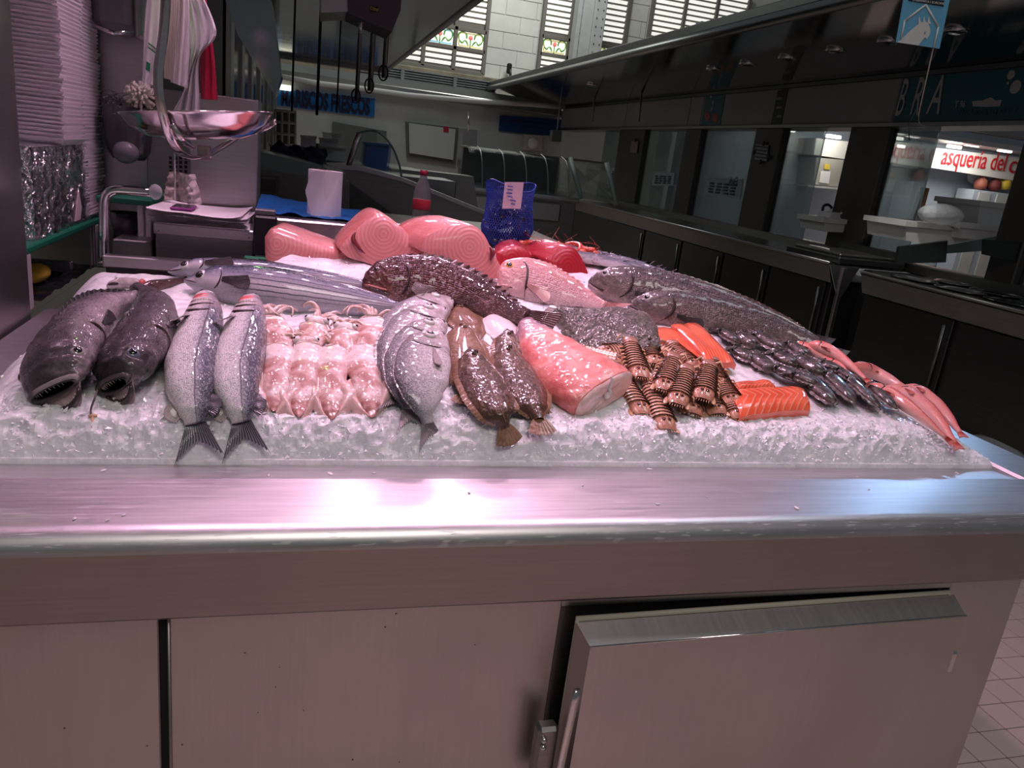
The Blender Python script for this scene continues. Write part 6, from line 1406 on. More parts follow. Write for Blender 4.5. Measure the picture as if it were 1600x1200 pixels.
n2 = thing('glass_counter', 'steel counter with a curved glass end panel in the middle distance', 'counter', tuple(PY((640, 340), 5.2)))
MB().prism([PY(p, 5.3) for p in ((512, 262), (560, 262), (628, 282), (796, 352), (800, 420), (600, 420), (545, 290))], (0, .5, 0)).build('body', M_dsteel, n2, False); MB().box((PY((600, 420), 5.3).x, 5.32, 0), (PY((800, 420), 5.3).x, 5.78, PY((700, 415), 5.3).z)).build('base', M_vdsteel, n2, False)
MB().prism([PY(p, 5.25) for p in ((512, 258), (560, 259), (630, 278), (798, 346), (798, 352), (630, 284), (560, 266), (512, 264))], (0, .5, 0)).build('top_edge', M_steel, n2, False)
MB().prism([PY(p, 5.15) for p in ((545, 285), (630, 345), (600, 420), (545, 420))], (0, .1, 0)).build('end_panel', M_vdsteel, n2, False)
og = catmull([PY(p, 5.4) for p in ((541, 262), (549, 235), (558, 212), (572, 205), (592, 207), (612, 228), (624, 258), (628, 280))], 28)
gp = MB().prism(og, (0, .02, 0)).build('curved_glass', M_glass, n2, False); MB().tube(og, .007, 6).build('glass_rim', mat('glass_edge', (0.14, 0.2, 0.2), .3), gp)
MB().tube([PY((545, 258), 5.36), PY((562, 208), 5.36)], .02, 8).build('post', M_steel, n2)
bc = thing('blue_crate', 'blue plastic crate seen through the curved glass', 'crate', tuple(PY((600, 250), 6.4))); qq = [PY(p, 6.4) for p in ((572, 224), (612, 228), (608, 252), (570, 246))]; qq[2].z = qq[3].z = zfc; MB().prism(qq, (0, .3, 0)).build('body', mat('crate_blue', (0.05, 0.13, 0.36), .5), bc, False); MB().prism([PY(p, 6.38) for p in ((571, 222), (613, 226), (613, 229), (571, 225))], (0, .34, 0)).build('rim', mat('crate_rim', (0.07, 0.17, 0.42), .5), bc, False)
# floor-standing grey cupboards in between
cu = thing('cupboard_row', 'row of dull steel cupboards in the middle distance', 'cupboard', tuple(PY((690, 340), 8.5)))
MB().prism([PY(p, 8.6) for p in ((620, 262), (740, 276), (760, 420), (620, 420))], (0, .4, 0)).build('body', M_dsteel, cu, False); MB().box((PY((620, 420), 8.6).x, 8.6, 0), (PY((760, 420), 8.6).x, 9.0, PY((690, 400), 8.6).z)).build('base', M_dsteel, cu, False)
for a, b in ((640, 698), (702, 738)): MB().prism([PY(p, 8.55) for p in ((a, 280), (b, 286), (b + 4, 330), (a + 2, 326))], (0, .05, 0)).build('door', M_dsteel, cu, False)
# right hand glass display case
gc = thing('glass_display_case', 'long glass-fronted display case standing across the back', 'display case', tuple(PY((820, 340), 9.2)))
Yc = 9.2; x0, x1 = PY((735, 290), Yc).x, PY((888, 322), Yc).x; zs = PY((810, 300), Yc).z; ztp = PY((850, 242), Yc + .5).z
MB().box((x0 - .05, Yc, 0), (x1 + .1, Yc + .9, zs - .02), .01).build('body', M_dsteel, gc, False); MB().box((x0 - .1, Yc - .06, zs - .06), (x1 + .12, Yc + .9, zs), .02).build('sill', M_steel, gc, False)
MB().box((x0 - .05, Yc - .05, zs - .32), (x1 - .1, Yc, zs - .08), .03).build('lower_lip', M_steel, gc, False)
gpf = [(Yc + .0, zs), (Yc + .12, zs + (ztp - zs) * .55), (Yc + .28, zs + (ztp - zs) * .88), (Yc + .5, ztp)]
cv = MB(); P_ = catmull([Vector((0, a, b)) for a, b in gpf], 14); nq = len(P_)
cv.add([(x0, p.y, p.z) for p in P_] + [(x1, p.y, p.z) for p in P_] + [(x0, p.y + .012, p.z) for p in P_] + [(x1, p.y + .012, p.z) for p in P_], [(i, i + 1, nq + i + 1, nq + i) for i in range(nq - 1)] + [(2 * nq + i, 3 * nq + i, 3 * nq + i + 1, 2 * nq + i + 1) for i in range(nq - 1)])
cv.build('front_glass', M_glass, gc)
MB().box((x0, Yc + .62, zs), (x1, Yc + .66, ztp - .03)).build('added_dark_back', M_vdsteel, gc, False)  # dark sheet added so that the glass looks dark
MB().box((x0, Yc + .48, ztp - .03), (x1 + .6, Yc + .85, ztp), .01).build('top_rail', M_dsteel, gc, False)
for k in range(5): x = lerp(x0 + .15, x1, k / 4); MB().tube([(x, p.y + .02, p.z) for p in P_], .009, 6).build('glass_rib', M_steel, gc)
MB().prism([(x1 + .02, Yc + .02, zs), (x1 + .75, Yc + .3, zs), (x1 + .65, Yc + .45, ztp - .02), (x1 + .02, Yc + .5, ztp)], (0, .015, 0)).build('end_glass', M_glass, gc, False)
MB().tube([(x1 + .75, Yc + .3, zs - .05), (x1 + .60, Yc + .45, ztp)], .035, 6).build('end_post', mat('pale_post', (0.42, 0.48, 0.46), .5), gc); MB().tube([(x1 + .2, Yc + .15, zs), (x1 + .1, Yc + .45, ztp)], .03, 6).build('end_post', bpy.data.materials['pale_post'], gc)
hl = thing('hanging_lamp', 'small boxy lamp hanging from a rod above the glass case', 'lamp', tuple(PY((868, 222), 13.5))); MB().tube([PY((870, 205), 13.5) + Vector((0, 0, 1.0)), PY((870, 205), 13.5)], .012, 6).build('rod', M_dsteel, hl); MB().prism([PY(p, 13.5) for p in ((864, 203), (878, 204), (877, 222), (862, 221))], (0, .15, 0)).build('housing', M_dsteel, hl, False)
# hanging rods under our canopy and the hung scale heads
for k, (x, y0, y1, Y, w, lab) in enumerate(((456, 30, 174, 6.5, .010, 'leftmost thin black rod hanging from the canopy'), (495, -10, 180, 6.0, .013, 'long dark rod hanging second from the left'), (526, 70, 176, 6.6, .008, 'thin rod hanging third from the left'), (557, 40, 158, 5.6, .018, 'thick rod with hook hanging fourth from the left'), (578, 48, 142, 5.4, .022, 'thick steel rod hanging fifth from the left'), (600, 46, 122, 5.2, .020, 'short steel rod nearest the canopy edge'))):
    r = thing('hanging_rod', lab, 'rod', tuple(PY((x, y1), Y)), 'rods under the canopy'); MB().tube([Vector((PY((x, y1), Y).x, Y, 2.63)), PY((x, y1), Y)], w * .8, 8).build('bar', M_dsteel if k > 2 else M_black, r)
    if k > 2:
        c = PY((x - 1, y1 - 8), Y - .03); MB().tube([c + Vector((.028 * math.cos(a), 0, .045 * math.sin(a))) for a in [i * math.pi / 8 for i in range(17)]], .005, 6).build('hook', M_black, r)
sh_ = thing('scale_display', 'grey scale display box hanging from the canopy', 'scale', tuple(PY((565, 50), 4.0)))
MB().prism([PY(p, 4.0) for p in ((500, -40), (540, -40), (544, 18), (502, 20))], (0, .3, 0)).build('side', M_steel, sh_, False); MB().prism([PY(p, 3.98) for p in ((542, -40), (630, -40), (626, 16), (612, 50), (544, 20))], (0, .3, 0)).build('front', mat('display_grey', (0.09, 0.085, 0.095), .5), sh_, False)
MB().prism([PY(p, 3.975) for p in ((578, 8), (592, 11), (592, 20), (578, 17))], (0, .01, 0)).build('sticker', M_black, sh_, False)
Mx, wd_ = on_plane((579, 13), (591, 15.5), 3.97, .002); text('brand_text', 'Dibal', .022, Mx, mat('yellow_print', (0.75, 0.6, 0.08), .5), sh_, .0008, .85)
MB().tube([PY((564, 34), 3.95), PY((563, 52), 3.95)], [.012, .006], 8).build('plug', M_chrome, sh_)
# ------------------------------------------------------------------ right hand stall
XF, XG, XC = 5.2, 3.7, 4.4
zf0, zf1 = PX((1100, 197), XF).z, PX((1100, 148), XF).z; zg = PX((1250, 22), XG).z
M_fas = mat('fascia_panel', (0.30, 0.285, 0.28), .4, var=(1.5, .1)); M_teal = mat('teal_panel', (0.008, 0.10, 0.125), .35); M_let = mat('fascia_letter', (0.50, 0.48, 0.47), .5)
rs = struct('wall_right', bx((XF, 1.6, zf0), (XF + .3, 16.2, zf1)), M_fas, label='grey fascia of the stall on the right')
MB().box((XF - .03, 1.6, zf1 - .02), (XF + .02, 16.2, zf1 + .02)).build('top_rail', M_vdsteel, rs, False); MB().box((XF - .04, 1.6, zf0 - .04), (XF + .3, 16.2, zf0), .005).build('bottom_rail', M_dsteel, rs, False)
def fas(px0, px1, m, name, t=.006, za=None, zb_=None):
    a, b = PX((px0, 170), XF).y, PX((px1, 170), XF).y; return MB().box((XF - t, min(a, b), (za or zf0) + .005), (XF + .01, max(a, b), (zb_ or zf1) - .025), .001).build(name, m, rs, False)
for a, b in ((890, 980), (982, 1078), (1081, 1098), (1132, 1210), (1227, 1398)): fas(a, b, M_fas, 'panel')
fas(1100, 1130, M_teal, 'teal_panel'); fas(1400, 1900, M_teal, 'teal_panel')
k0 = fas(1211, 1226, M_black, 'film_strip', .008)
for k in range(4): y = PX((1218, 140 + 14 * k), XF); MB().box((XF - .0095, y.y - .05, y.z - .012), (XF - .007, y.y + .05, y.z + .012)).build('film_mark', M_fas, rs, False)
M_salm = mat('print_red', (0.45, 0.12, 0.11), .5)
for px, py in ((1106, 182), (1118, 184)): q = PX((px, py), XF); MB().sphere((XF - .008, q.y, q.z), .004, .09, .055, 12, 8, Matrix.Rotation(.5, 3, 'X')).build('print_drop', M_salm, rs)
for px, py in ((1112, 150), (1115, 160), (1113, 170)): q = PX((px, py), XF); MB().sphere((XF - .008, q.y, q.z), .004, .025, .03, 10, 6).build('print_dot', M_let, rs)
for px, py, s in ((1581, 117, .035), (1588, 136, .05), (1576, 130, .012)): q = PX((px, py), XF); MB().sphere((XF - .008, q.y, q.z), .004, s, s, 14, 8).build('print_dot', M_let, rs)
def onX(px0, px1, X, off=.012):
    a, b = PX(px0, X), PX(px1, X); x = (b - a); x.x = 0; x.normalize(); y = Vector((0, 0, 1)); y = (y - x * y.dot(x)).normalized(); return frame(x, y, x.cross(y), (a + b) / 2 - Vector((off, 0, 0))), (b - a).length
for ch, p0, p1 in (('B', (1404, 156), (1418, 156)), ('R', (1428, 154), (1444, 154)), ('A', (1456, 152), (1476, 152))):
    Mx, wd_ = onX(p0, p1, XF); text('letter', ch, (zf1 - zf0) * 1.12, Mx, M_let, rs, .002, wd_ / .30)
Mx, wd_ = onX((1492, 164), (1512, 163), XF); text('phone_text', 'T 96', .075, Mx, M_let, rs, .001, wd_ / .17)
q = [PX(p, XF - .008) for p in ((1519, 158), (1535, 157), (1548, 152), (1556, 157), (1565, 156), (1562, 166), (1540, 167), (1520, 166))]; MB().prism(q, (.003, 0, 0)).build('worn_patch', M_let, rs, False)
Mx, wd_ = onX((1492, 177), (1600, 172), XF); text('phone_text', 'ENCARGOS 626 63 41 0', .07, Mx, mat('faint_print', (0.07, 0.14, 0.155), .5), rs, .001, wd_ / .86)
# soffit, gutter and spotlights
so = struct('trim_4', MB().add([(XF, 1.4, zf1 + .02), (XF, 17.5, zf1 + .02), (XG, 17.9, zg), (XG, 1.0, zg), (XF, 1.4, zf1 + .06), (XF, 17.5, zf1 + .06), (XG, 17.9, zg + .06), (XG, 1.0, zg + .06)], [(0, 1, 2, 3), (7, 6, 5, 4), (0, 3, 7, 4), (1, 5, 6, 2), (0, 4, 5, 1), (3, 2, 6, 7)]), M_mirror, label='dark reflecting canopy of the right hand stall')
MB().tube([(XG, 1.0, zg + .01), (XG, 17.9, zg + .01)], .05, 12).build('gutter', mat('gutter_steel', (0.34, 0.34, 0.34), .3, 1.0), so); MB().box((XG - .02, 1.0, zg + .05), (XG + .5, 17.9, zg + .14), .01).build('upper_edge', M_vdsteel, so, False)
for px, py in ((1115, 108), (1168, 100), (1230, 91), (1306, 79), (1388, 65), (1495, 48), (925, 132)):
    r_ = ray((px, py)); t = (zf1 + .02 - 1.5 + (zg - zf1 - .02) * XF / (XF - XG)) / (r_.z + (zg - zf1 - .02) / (XF - XG) * r_.x); q = CAM + r_ * t
    l = MB().lathe([(.09, .02), (.09, -.012), (.07, -.016), (.06, .0)], q, 20).build('spotlight_ring', M_chrome, so); MB().lathe([(.06, 0), (0, 0)], q + Vector((0, 0, -.004)), 16).build('spotlight_lens', mat('frosted_lens', (0.5, 0.5, 0.5), .3) if px == 1115 else bpy.data.materials['frosted_lens'], l)
for px in (1003, 930, 850): a = PX((px, 140), 4.9); b = PX((px - 5, 190), 4.9); tag(MB().tube([a, b], .018, 6).build('sign_rod', M_dsteel), 'thin rod hanging below the right canopy, %s' % {1003: 'nearest the teal stripe', 930: 'second from the teal stripe', 850: 'furthest, at the canopy tip'}[px], 'rod', 'rods under the right canopy')
# glazed back of the stall
M_pane = NT('dark_pane').set(Base_Color=(0.30, 0.36, 0.35), Roughness=.05, Transmission_Weight=.9, IOR=1.12, Alpha=.8)
M_pill = mat('brown_pillar', (0.075, 0.068, 0.064), .35, .3, var=(2, .2))
zc0 = 1.02
gw = struct('window_5', bx((XF + .05, 1.6, zf0 - .03), (XF + .09, 15.8, zf0)), M_vdsteel, label='long dark glazing behind the right hand counter')
def ybetween(a, b, py=250): return PX((a, py), XF).y, PX((b, py), XF).y
for a, b in ((935, 962), (1001, 1064), (1088, 1172), (1214, 1272), (1378, 1446), (1640, 1900)):
    y0, y1 = ybetween(a, b); MB().box((XF + .06, min(y0, y1), zc0), (XF + .08, max(y0, y1), zf0), .002).build('pane', M_pane, gw, False)
for a, b in ((962, 1001), (1064, 1088), (1172, 1214), (1318, 1378), (1590, 1640)):
    y0, y1 = ybetween(a, b); MB().box((XF, min(y0, y1), .95), (XF + .12, max(y0, y1), zf0), .01).build('pillar', M_pill, gw, False)
MB().box((XF - .02, 1.6, .93), (XF + .14, 15.8, zc0), .01).build('sill', M_dsteel, gw, False)
M_list = mat('price_list', (0.30, 0.36, 0.38), .5); M_ink = mat('list_ink', (0.07, 0.10, 0.11), .6)
for k, (q, lab) in enumerate((([(1105, 277), (1161, 280), (1156, 311), (1100, 304)], 'back of a price list headed Fisch on the glass'), ([(1022, 268), (1054, 270), (1052, 290), (1018, 290)], 'pale price list on the middle glass pane'), ([(955, 262), (976, 263), (974, 285), (952, 282)], 'pale price list on the furthest glass pane'))):
    r = thing('price_list', lab, 'sign', tuple(PX(q[3], XF + .03))); MB().prism([PX(p, XF + .04) for p in q], (.012, 0, 0)).build('sheet', M_list, r, False)
    for i in range(4):
        for j in range(4):
            u = .1 + .2 * j + R.uniform(0, .05); v = .32 + .16 * i; p = [PX(z, XF + .038) for z in q]; a = p[0].lerp(p[1], u).lerp(p[3].lerp(p[2], u), v); b = p[0].lerp(p[1], u + .13).lerp(p[3].lerp(p[2], u + .13), v); MB().tube([a, b], .012, 4).build('print_line', M_ink, r)
    if k == 0:
        Mx, wd_ = onX((1137, 284), (1154, 285), XF + .036, .0); text('heading', 'Fisch', .16, Mx @ Matrix.Diagonal((-1, 1, 1, 1)), M_ink, r, .002, wd_ / .42)
nt_ = thing('paper_notice', 'white gridded notice taped on the brown pillar', 'notice', tuple(PX((1187, 250), XF - .02))); q = [(1181, 225), (1200, 227), (1197, 252), (1179, 249)]; MB().prism([PX(p, XF - .02) for p in q], (.008, 0, 0)).build('sheet', mat('notice_paper', (0.36, 0.35, 0.38), .6), nt_, False)
for i in range(4): p = [PX(z, XF - .024) for z in q]; MB().tube([p[0].lerp(p[3], .15 + .22 * i), p[1].lerp(p[2], .15 + .22 * i)], .006, 4).build('grid_line', M_ink, nt_)
for a, b in ((1193, 224), (1178, 238), (1188, 253), (1200, 245)): MB().sphere(PX((a, b), XF - .026), .01, .035, .03, 8, 6).build('tape', M_black, nt_)
n3 = thing('paper_notice', 'small pinkish notice on the far brown pillar', 'notice', tuple(PX((990, 238), XF - .02))); MB().prism([PX(p, XF - .02) for p in ((986, 220), (997, 221), (995, 239), (984, 238))], (.008, 0, 0)).build('sheet', mat('pink_notice', (0.26, 0.2, 0.2), .6), n3, False); MB().sphere(PX((993, 219), XF - .026), .01, .04, .03, 8, 6).build('tape', M_black, n3)
# the stall seen through the glazing: lit offal stall
YS = 12.0
M_lit = mat('lit_wall', (0.62, 0.60, 0.56), .5); M_bluew = mat('bluish_tiles', (0.40, 0.45, 0.52), .5); M_redt = mat('red_lettering', (0.42, 0.01, 0.02), .5)
xa, xb = PY((1420, 240), YS).x, PY((1640, 260), YS).x
of = struct('wall_far', bx((6.2, YS + .5, 0), (16, YS + .7, 4)), M_bluew, label='bluish wall of the far stall')
osn = sign('shop_sign', 'white lit sign with red script reading asqueria del', [(1462, 231), (1640, 252), (1634, 290), (1455, 262)], YS, M_lit)
Mx, wd_ = on_plane((1466, 243), (1577, 256), YS, .02); text('script', 'asquería del', .46, Mx @ Matrix.Shear('XZ', 4, (0, 0)) if False else Mx, M_redt, osn, .006, wd_ / 2.45)
Mx, wd_ = on_plane((1574, 257), (1590, 259), YS, .02); text('script', 'c', .46, Mx, M_redt, osn, .006, 1.0)
zcan = PY((1500, 228), YS).z
fc_ = struct('trim_5', bx((6.2, YS - .6, zcan), (16, YS + .3, zcan + .08)), M_steel, label='steel canopy strip above the lit sign'); MB().box((6.2, YS - .9, zcan + .18), (16, YS - .6, zcan + .32), .01).build('upper_strip', M_dsteel, fc_, False)
M_tubel = mat('lit_tube', (1, 1, .95), .4, emit=((1.0, .97, .88), 7.0))
for px, py in ((1491, 229), (1519, 226), (1570, 235), (1302, 213)): q = PY((px, py), YS - .3); MB().box((q.x - .13, q.y - .05, q.z - .03), (q.x + .13, q.y + .05, q.z + .02), .01).build('lamp', M_tubel, fc_, False)
light('far_stall_lamp', 'AREA', (PY((1515, 226), YS - .3).x, YS - .35, zcan - .08), 26, (1, .97, .9), .8, (PY((1515, 226), YS).x, YS + .1, 1.2)); light('far_stall_lamp', 'AREA', (PY((1302, 213), YS - .3).x, YS - .35, zcan - .08), 14, (1, .97, .9), .6, (PY((1302, 213), YS).x, YS + .2, 1.2))
ck = thing('wall_clock', 'round wall clock under the lit sign', 'clock', tuple(PY((1523, 274), YS + .45))); MB().lathe([(0, -.02), (.15, -.02), (.16, .02), (0, .02)], PY((1523, 274), YS + .4), 20, Matrix.Rotation(math.pi / 2, 3, 'X')).build('face', M_white, ck)
for k, (px, py, m, lab) in enumerate(((1530, 290, mat('terracotta', (0.30, 0.09, 0.06), .6), 'terracotta pot on the far shelf'), (1551, 292, mat('dark_red', (0.16, 0.03, 0.03), .6), 'dark red jug on the far shelf'), (1567, 290, M_yellow, 'yellow tin on the far shelf'))):
    q = PY((px, py + 6), YS + .1); r = thing('jar', lab, 'jar', tuple(q), 'jars on the far shelf'); MB().lathe([(0, 0), (.09, 0), (.12, .08), (.10, .17), (.05, .22), (.06, .26), (0, .26)], q, 16).build('body', m, r); MB().sphere(q + Vector((0, 0, .27)), .05, .05, .02, 12, 6).build('lid', m, r)
os_ = thing('far_shelf', 'pale panelled counter below the far jars', 'counter', tuple(PY((1545, 315), YS))); a, b = PY((1522, 297), YS), PY((1600, 305), YS); MB().box((a.x, YS, 0), (b.x + 1, YS + .4, (a.z + b.z) / 2), .01).build('body', M_bluew, os_, False)
for k in range(3): x = lerp(a.x, b.x, .1 + .36 * k); MB().box((x, YS - .02, .2), (x + .28, YS, (a.z + b.z) / 2 - .03), .005).build('door', M_wallw, os_, False)
ex = thing('extractor_hood', 'steel hood and control cupboard seen through the glazing', 'hood', tuple(PY((1300, 290), YS))); MB().prism([PY(p, YS) for p in ((1276, 216), (1335, 222), (1330, 250), (1272, 242))], (0, .52, 0)).build('hood', M_lit, ex, False); MB().prism([PY(p, YS) for p in ((1276, 246), (1318, 250), (1312, 292), (1270, 288))], (0, .52, 0)).build('cupboard', mat('beige_cupboard', (0.34, 0.33, 0.29), .5), ex, False)
MB().prism([PY(p, YS - .02) for p in ((1289, 256), (1297, 257), (1296, 265), (1288, 264))], (0, .01, 0)).build('warning_label', M_yellow, ex, False); MB().prism([PY(p, YS - .02) for p in ((1283, 267), (1298, 268), (1295, 287), (1280, 285))], (0, .01, 0)).build('notice', M_white, ex, False); MB().prism([PY(p, YS - .1) for p in ((1262, 289), (1320, 294), (1320, 297), (1262, 292))], (0, .4, 0)).build('shelf_edge', M_lit, ex, False)
# counters of the right hand stall
def counter(lab, y0, y1, x0, doors, top_m):
    r = thing('stall_counter', lab, 'counter', (x0 + .3, (y0 + y1) / 2, 0), 'dark steel counters on the right')
    MB().box((x0 + .09, y0 + .02, 0), (XF + .02, y1, .80), .006).build('body', M_vdsteel, r, False)
    MB().add([(x0, y0, .95), (x0, y1, .95), (x0 + .06, y1, .78), (x0 + .06, y0, .78), (x0 + .12, y0, .95), (x0 + .12, y1, .95), (x0 + .12, y1, .78), (x0 + .12, y0, .78)], [(0, 1, 2, 3), (4, 7, 6, 5), (0, 3, 7, 4), (1, 5, 6, 2), (0, 4, 5, 1), (3, 2, 6, 7)]).build('front_lip', M_dsteel, r, False)
    MB().box((x0 + .0, y0, .925), (XF, y1, .945), .004).build('top', top_m, r, False); MB().tube([(x0 + .004, y0, .948), (x0 + .004, y1, .948)], .014, 8).build('edge_bead', M_steel, r)
    for a, b in doors: d = MB().box((x0 + .07, a, .1), (x0 + .09, b, .77), .004).build('door', M_vdsteel, r, False); MB().tube([(x0 + .062, a + .06, .25), (x0 + .062, a + .06, .72)], .012, 6).build('hinge_bar', M_dsteel, d)
    return r
ca = counter('long dark steel counter along the right aisle, far part', 5.67, 12.6, XC, [(5.75, 6.6), (6.65, 7.5), (7.55, 8.5), (8.55, 9.6), (9.65, 10.8)], M_dsteel)
MB().prism([(XC - .01, 5.64, .94), (XC + .30, 5.64, .94), (XC + .16, 5.64, .62)], (0, .012, 0)).build('gusset', M_steel, ca, False); MB().box((XC + .12, 5.62, 0), (XC + .16, 5.66, .92), .004).build('end_post', M_steel, ca, False)
cb_ = counter('near dark steel counter at the right edge with round wells', 2.2, 5.2, XC - .05, [(2.3, 3.2), (3.25, 4.2), (4.25, 5.1)], M_vdsteel)
tag(bx((XC + .3, 5.3, 0), (XF, 5.6, .93), .01).build('base_cabinet', M_vdsteel, None, False), 'black cabinet filling the gap between the two right counters', 'cabinet')
for i in range(2):
    for j in range(6):
        x, y = XC + .25 + i * .33, 4.95 - j * .45; w = MB().lathe([(.20, .012), (.19, .016), (.17, .004), (.08, .022), (0, .026)], (x, y, .945), 28, None, .75, 1.0); w.build('well_lid', mat('polished_lid', (0.4, 0.4, 0.4), .18, 1.0) if i + j == 0 else bpy.data.materials['polished_lid'], cb_)
gr = thing('griddle_unit', 'flat black griddle unit on the end of the far counter', 'griddle', tuple(Vector((XC + .4, 5.9, .95)))); MB().box((XC + .05, 5.62, .95), (XC + .75, 6.4, 1.01), .01).build('body', M_vdsteel, gr, False); MB().box((XC + .1, 5.68, 1.01), (XC + .7, 6.35, 1.035), .008).build('plate', M_dsteel, gr, False); MB().box((XC + .62, 5.62, 1.01), (XC + .75, 6.4, 1.09), .006).build('splash_guard', M_vdsteel, gr, False)
kn = thing('white_knife', 'white-handled knife lying on the griddle unit', 'knife', (XC + .2, 5.9, 1.036)); MB().box((XC + .15, 5.95, 1.037), (XC + .19, 6.2, 1.05), .004).build('handle', M_white, kn, False); MB().box((XC + .155, 5.75, 1.037), (XC + .185, 5.95, 1.040)).build('blade', M_chrome, kn, False)
def foambox(lab, pts, Y, d, lid=False, m=M_white):
    r = thing('foam_box', lab, 'box', tuple(PY(pts[3], Y)), 'white foam boxes on the right counters'); MB().prism([PY(p, Y) for p in pts], (0, d, 0)).build('body', m, r, False)
    a, b = PY(pts[0], Y), PY(pts[1], Y); MB().prism([a + Vector((-.02, -.02, -.03)), b + Vector((.02, -.02, -.03)), b + Vector((.02, -.02, .015)), a + Vector((-.02, -.02, .015))], (0, d + .04, 0)).build('rim', m, r, False); return r
foambox('white foam box with clamshell trays on top', [(1288, 343), (1386, 350), (1384, 366), (1288, 362)], 6.6, .4)
foambox('large white foam box below the clear plastic bag', [(1416, 348), (1525, 358), (1520, 392), (1416, 376)], 5.6, .5)
foambox('upturned white ribbed box at the right edge', [(1532, 316), (1640, 330), (1640, 372), (1526, 358)], 5.7, .5)
foambox('long low white box behind the upturned one', [(1500, 350), (1640, 364), (1640, 385), (1500, 372)], 5.5, .5)
for k, (q, lab) in enumerate((([(1300, 332), (1330, 334), (1352, 341), (1296, 342)], 'closed white clamshell tray on the foam box'), ([(1318, 326), (1350, 330), (1356, 336), (1314, 333)], 'open white clamshell lid leaning on the tray'))):
    r = thing('clamshell_tray', lab, 'tray', tuple(PY(q[3], 6.7)), 'clamshell trays'); MB().prism([PY(p, 6.7 + .02 * k) for p in q], (0, .2, 0)).build('shell', M_foam, r, False); a = PY(q[3], 6.69); b = PY(q[2], 6.69); MB().tube([a, b], .012, 6).build('rim', M_foam, r)
pbg = PY((1470, 335), 5.5)
tag(MB().sphere(pbg, .22, .12, .09, 24, 14).build('plastic_bag', M_film), 'clear crumpled plastic bag lying on the large foam box', 'bag')
wd2 = thing('wooden_paddle', 'tan wooden handle leaning behind the large foam box', 'handle', tuple(PY((1433, 340), 6.0))); MB().tube([PY((1433, 342), 6.0), PY((1449, 294), 6.0)], [.035, .02], 8).build('shaft', mat('tan_wood', (0.32, 0.19, 0.10), .6), wd2); MB().tube([PY((1437, 342), 5.98), PY((1442, 325), 5.98)], .012, 6).build('blade', M_black, wd2)
tap = thing('black_tap', 'black curved tap in front of the glazing', 'tap', tuple(PY((1286, 330), 6.9))); MB().tube(catmull([PY(p, 6.9) for p in ((1285, 330), (1287, 322), (1294, 320), (1300, 325), (1306, 333))], 14), .014, 8).build('spout', M_black, tap)
gp2 = struct('trim_6', MB().prism([PY(p, 5.0) for p in ((1452, 388), (1600, 362), (1640, 356), (1640, 385), (1452, 398))], (0, .02, 0)), mat('green_glass_shelf', (0.14, 0.2, 0.19), .2), label='pale green glass shelf behind the round wells')
MB().prism([PY(p, 4.9) for p in ((1406, 386), (1481, 376), (1478, 410), (1400, 412))], (0, .03, 0)).build('splash_plate', M_dsteel, gp2, False); MB().prism([PY(p, 4.6) for p in ((1540, 374), (1640, 382), (1640, 420), (1538, 398))], (0, .03, 0)).build('splash_plate', M_vdsteel, gp2, False)
tag(MB().grid(lambda u, v: PZ((1585, 712), 0) + Vector((lerp(-.22, .22, u), lerp(-.3, .3, v), .004 + (.34 + .12 * noise.noise(Vector((u * 5, v * 5, 1)))) * math.sin(math.pi * u) * math.sin(math.pi * v))), 24, 16).build('plastic_bag', M_film), 'clear plastic bag on the floor beside the near right counter', 'bag')
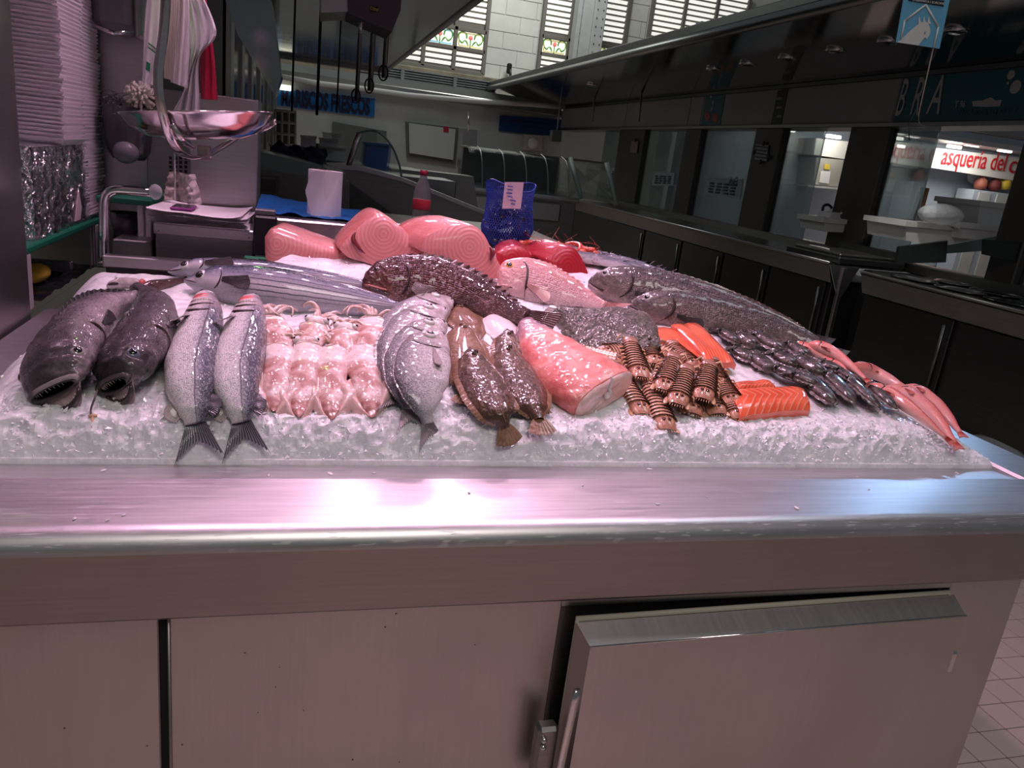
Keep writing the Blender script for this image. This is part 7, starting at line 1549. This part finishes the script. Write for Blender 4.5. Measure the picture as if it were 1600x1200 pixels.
# hanging card with the cockatoo emblem
Yk = 2.9; hc_ = thing('hanging_card', 'light blue card with a white cockatoo emblem, hanging on a stick', 'card', tuple(PY((1435, 70), Yk)))
C4 = [PY(p, Yk) for p in ((1414, -14), (1484, 0), (1468, 76), (1400, 66))]
ex_, ey_ = (C4[1] - C4[0]).normalized(), (C4[0] - C4[3]).normalized()
MB().prism(C4, (0, .003, 0)).build('card', mat('card_blue', (0.14, 0.42, 0.62), .5), hc_, False)
M_cw = mat('card_white', (0.66, 0.66, 0.62), .5); K = lambda x, y, o=.002: PY((1380 + x * .1375, y * .1375), Yk - o)
def kpoly(name, pts, m, o=.002): MB().prism([K(x, y, o) for x, y in pts], (0, .0012, 0)).build(name, m, hc_, False)
hs = [(205, 455), (242, 240), (486, 55), (628, 305), (575, 540)]
for i in range(4): MB().tube([K(*hs[i]), K(*hs[i + 1])], .0048, 4, flat=.3, up=(0, 1, 0)).build('house_outline', M_cw, hc_)
for i in (1, 2, 3): MB().sphere(K(*hs[i]), .0047, .0012, .0047, 10, 6).build('house_corner', M_cw, hc_)
kpoly('bird', [(160, 480), (205, 450), (330, 330), (405, 268), (450, 245), (500, 250), (532, 310), (534, 370), (520, 410), (495, 446), (482, 425), (460, 440), (400, 515)], M_cw, .003)
for x in (405, 458, 512):
    kpoly('crest_feather', [(x - 5, 270), (x - 3, 215), (x + 12, 182), (x + 14, 225), (x + 34, 272)], M_cw, .0035)
MB().sphere(K(478, 368, .005), .0040, .0012, .0050, 14, 8).build('bird_eye', mat('eye_blue_print', (0.10, 0.30, 0.46), .5), hc_); MB().sphere(K(478, 368, .0062), .0020, .0010, .0028, 12, 8).build('bird_eye_centre', M_cw, hc_)
kpoly('ribbon', [(280, -30), (700, 8), (682, 42), (692, 76), (290, 8)], M_black, .003)
Mx, wd_ = on_plane((1424, 0), (1474, 6.5), Yk, .005); text('ribbon_text', "D'ESPANYA I EUROPA", .0125, Mx, M_cw, hc_, .0004, wd_ / .125)
MB().tube([K(570, 540, -.003), K(425, 1190, -.003), K(400, 1330, -.003)], .0026, 8).build('stick', mat('cane', (0.30, 0.22, 0.17), .6), hc_); MB().tube(catmull([K(400, 1280, 0), K(405, 1380, 0), K(425, 1420, 0), K(480, 1440, 0)], 12), .0012, 6).build('wire', mat('wire', (0.25, 0.22, 0.18), .4), hc_); MB().tube([K(375, 1240, 0), K(290, 1420, 0), K(295, 1600, 0)], [.001, .001, .003], 6).build('cord', M_black, hc_)
for o in bpy.data.objects:
    if '_o' in o: del o['_o']
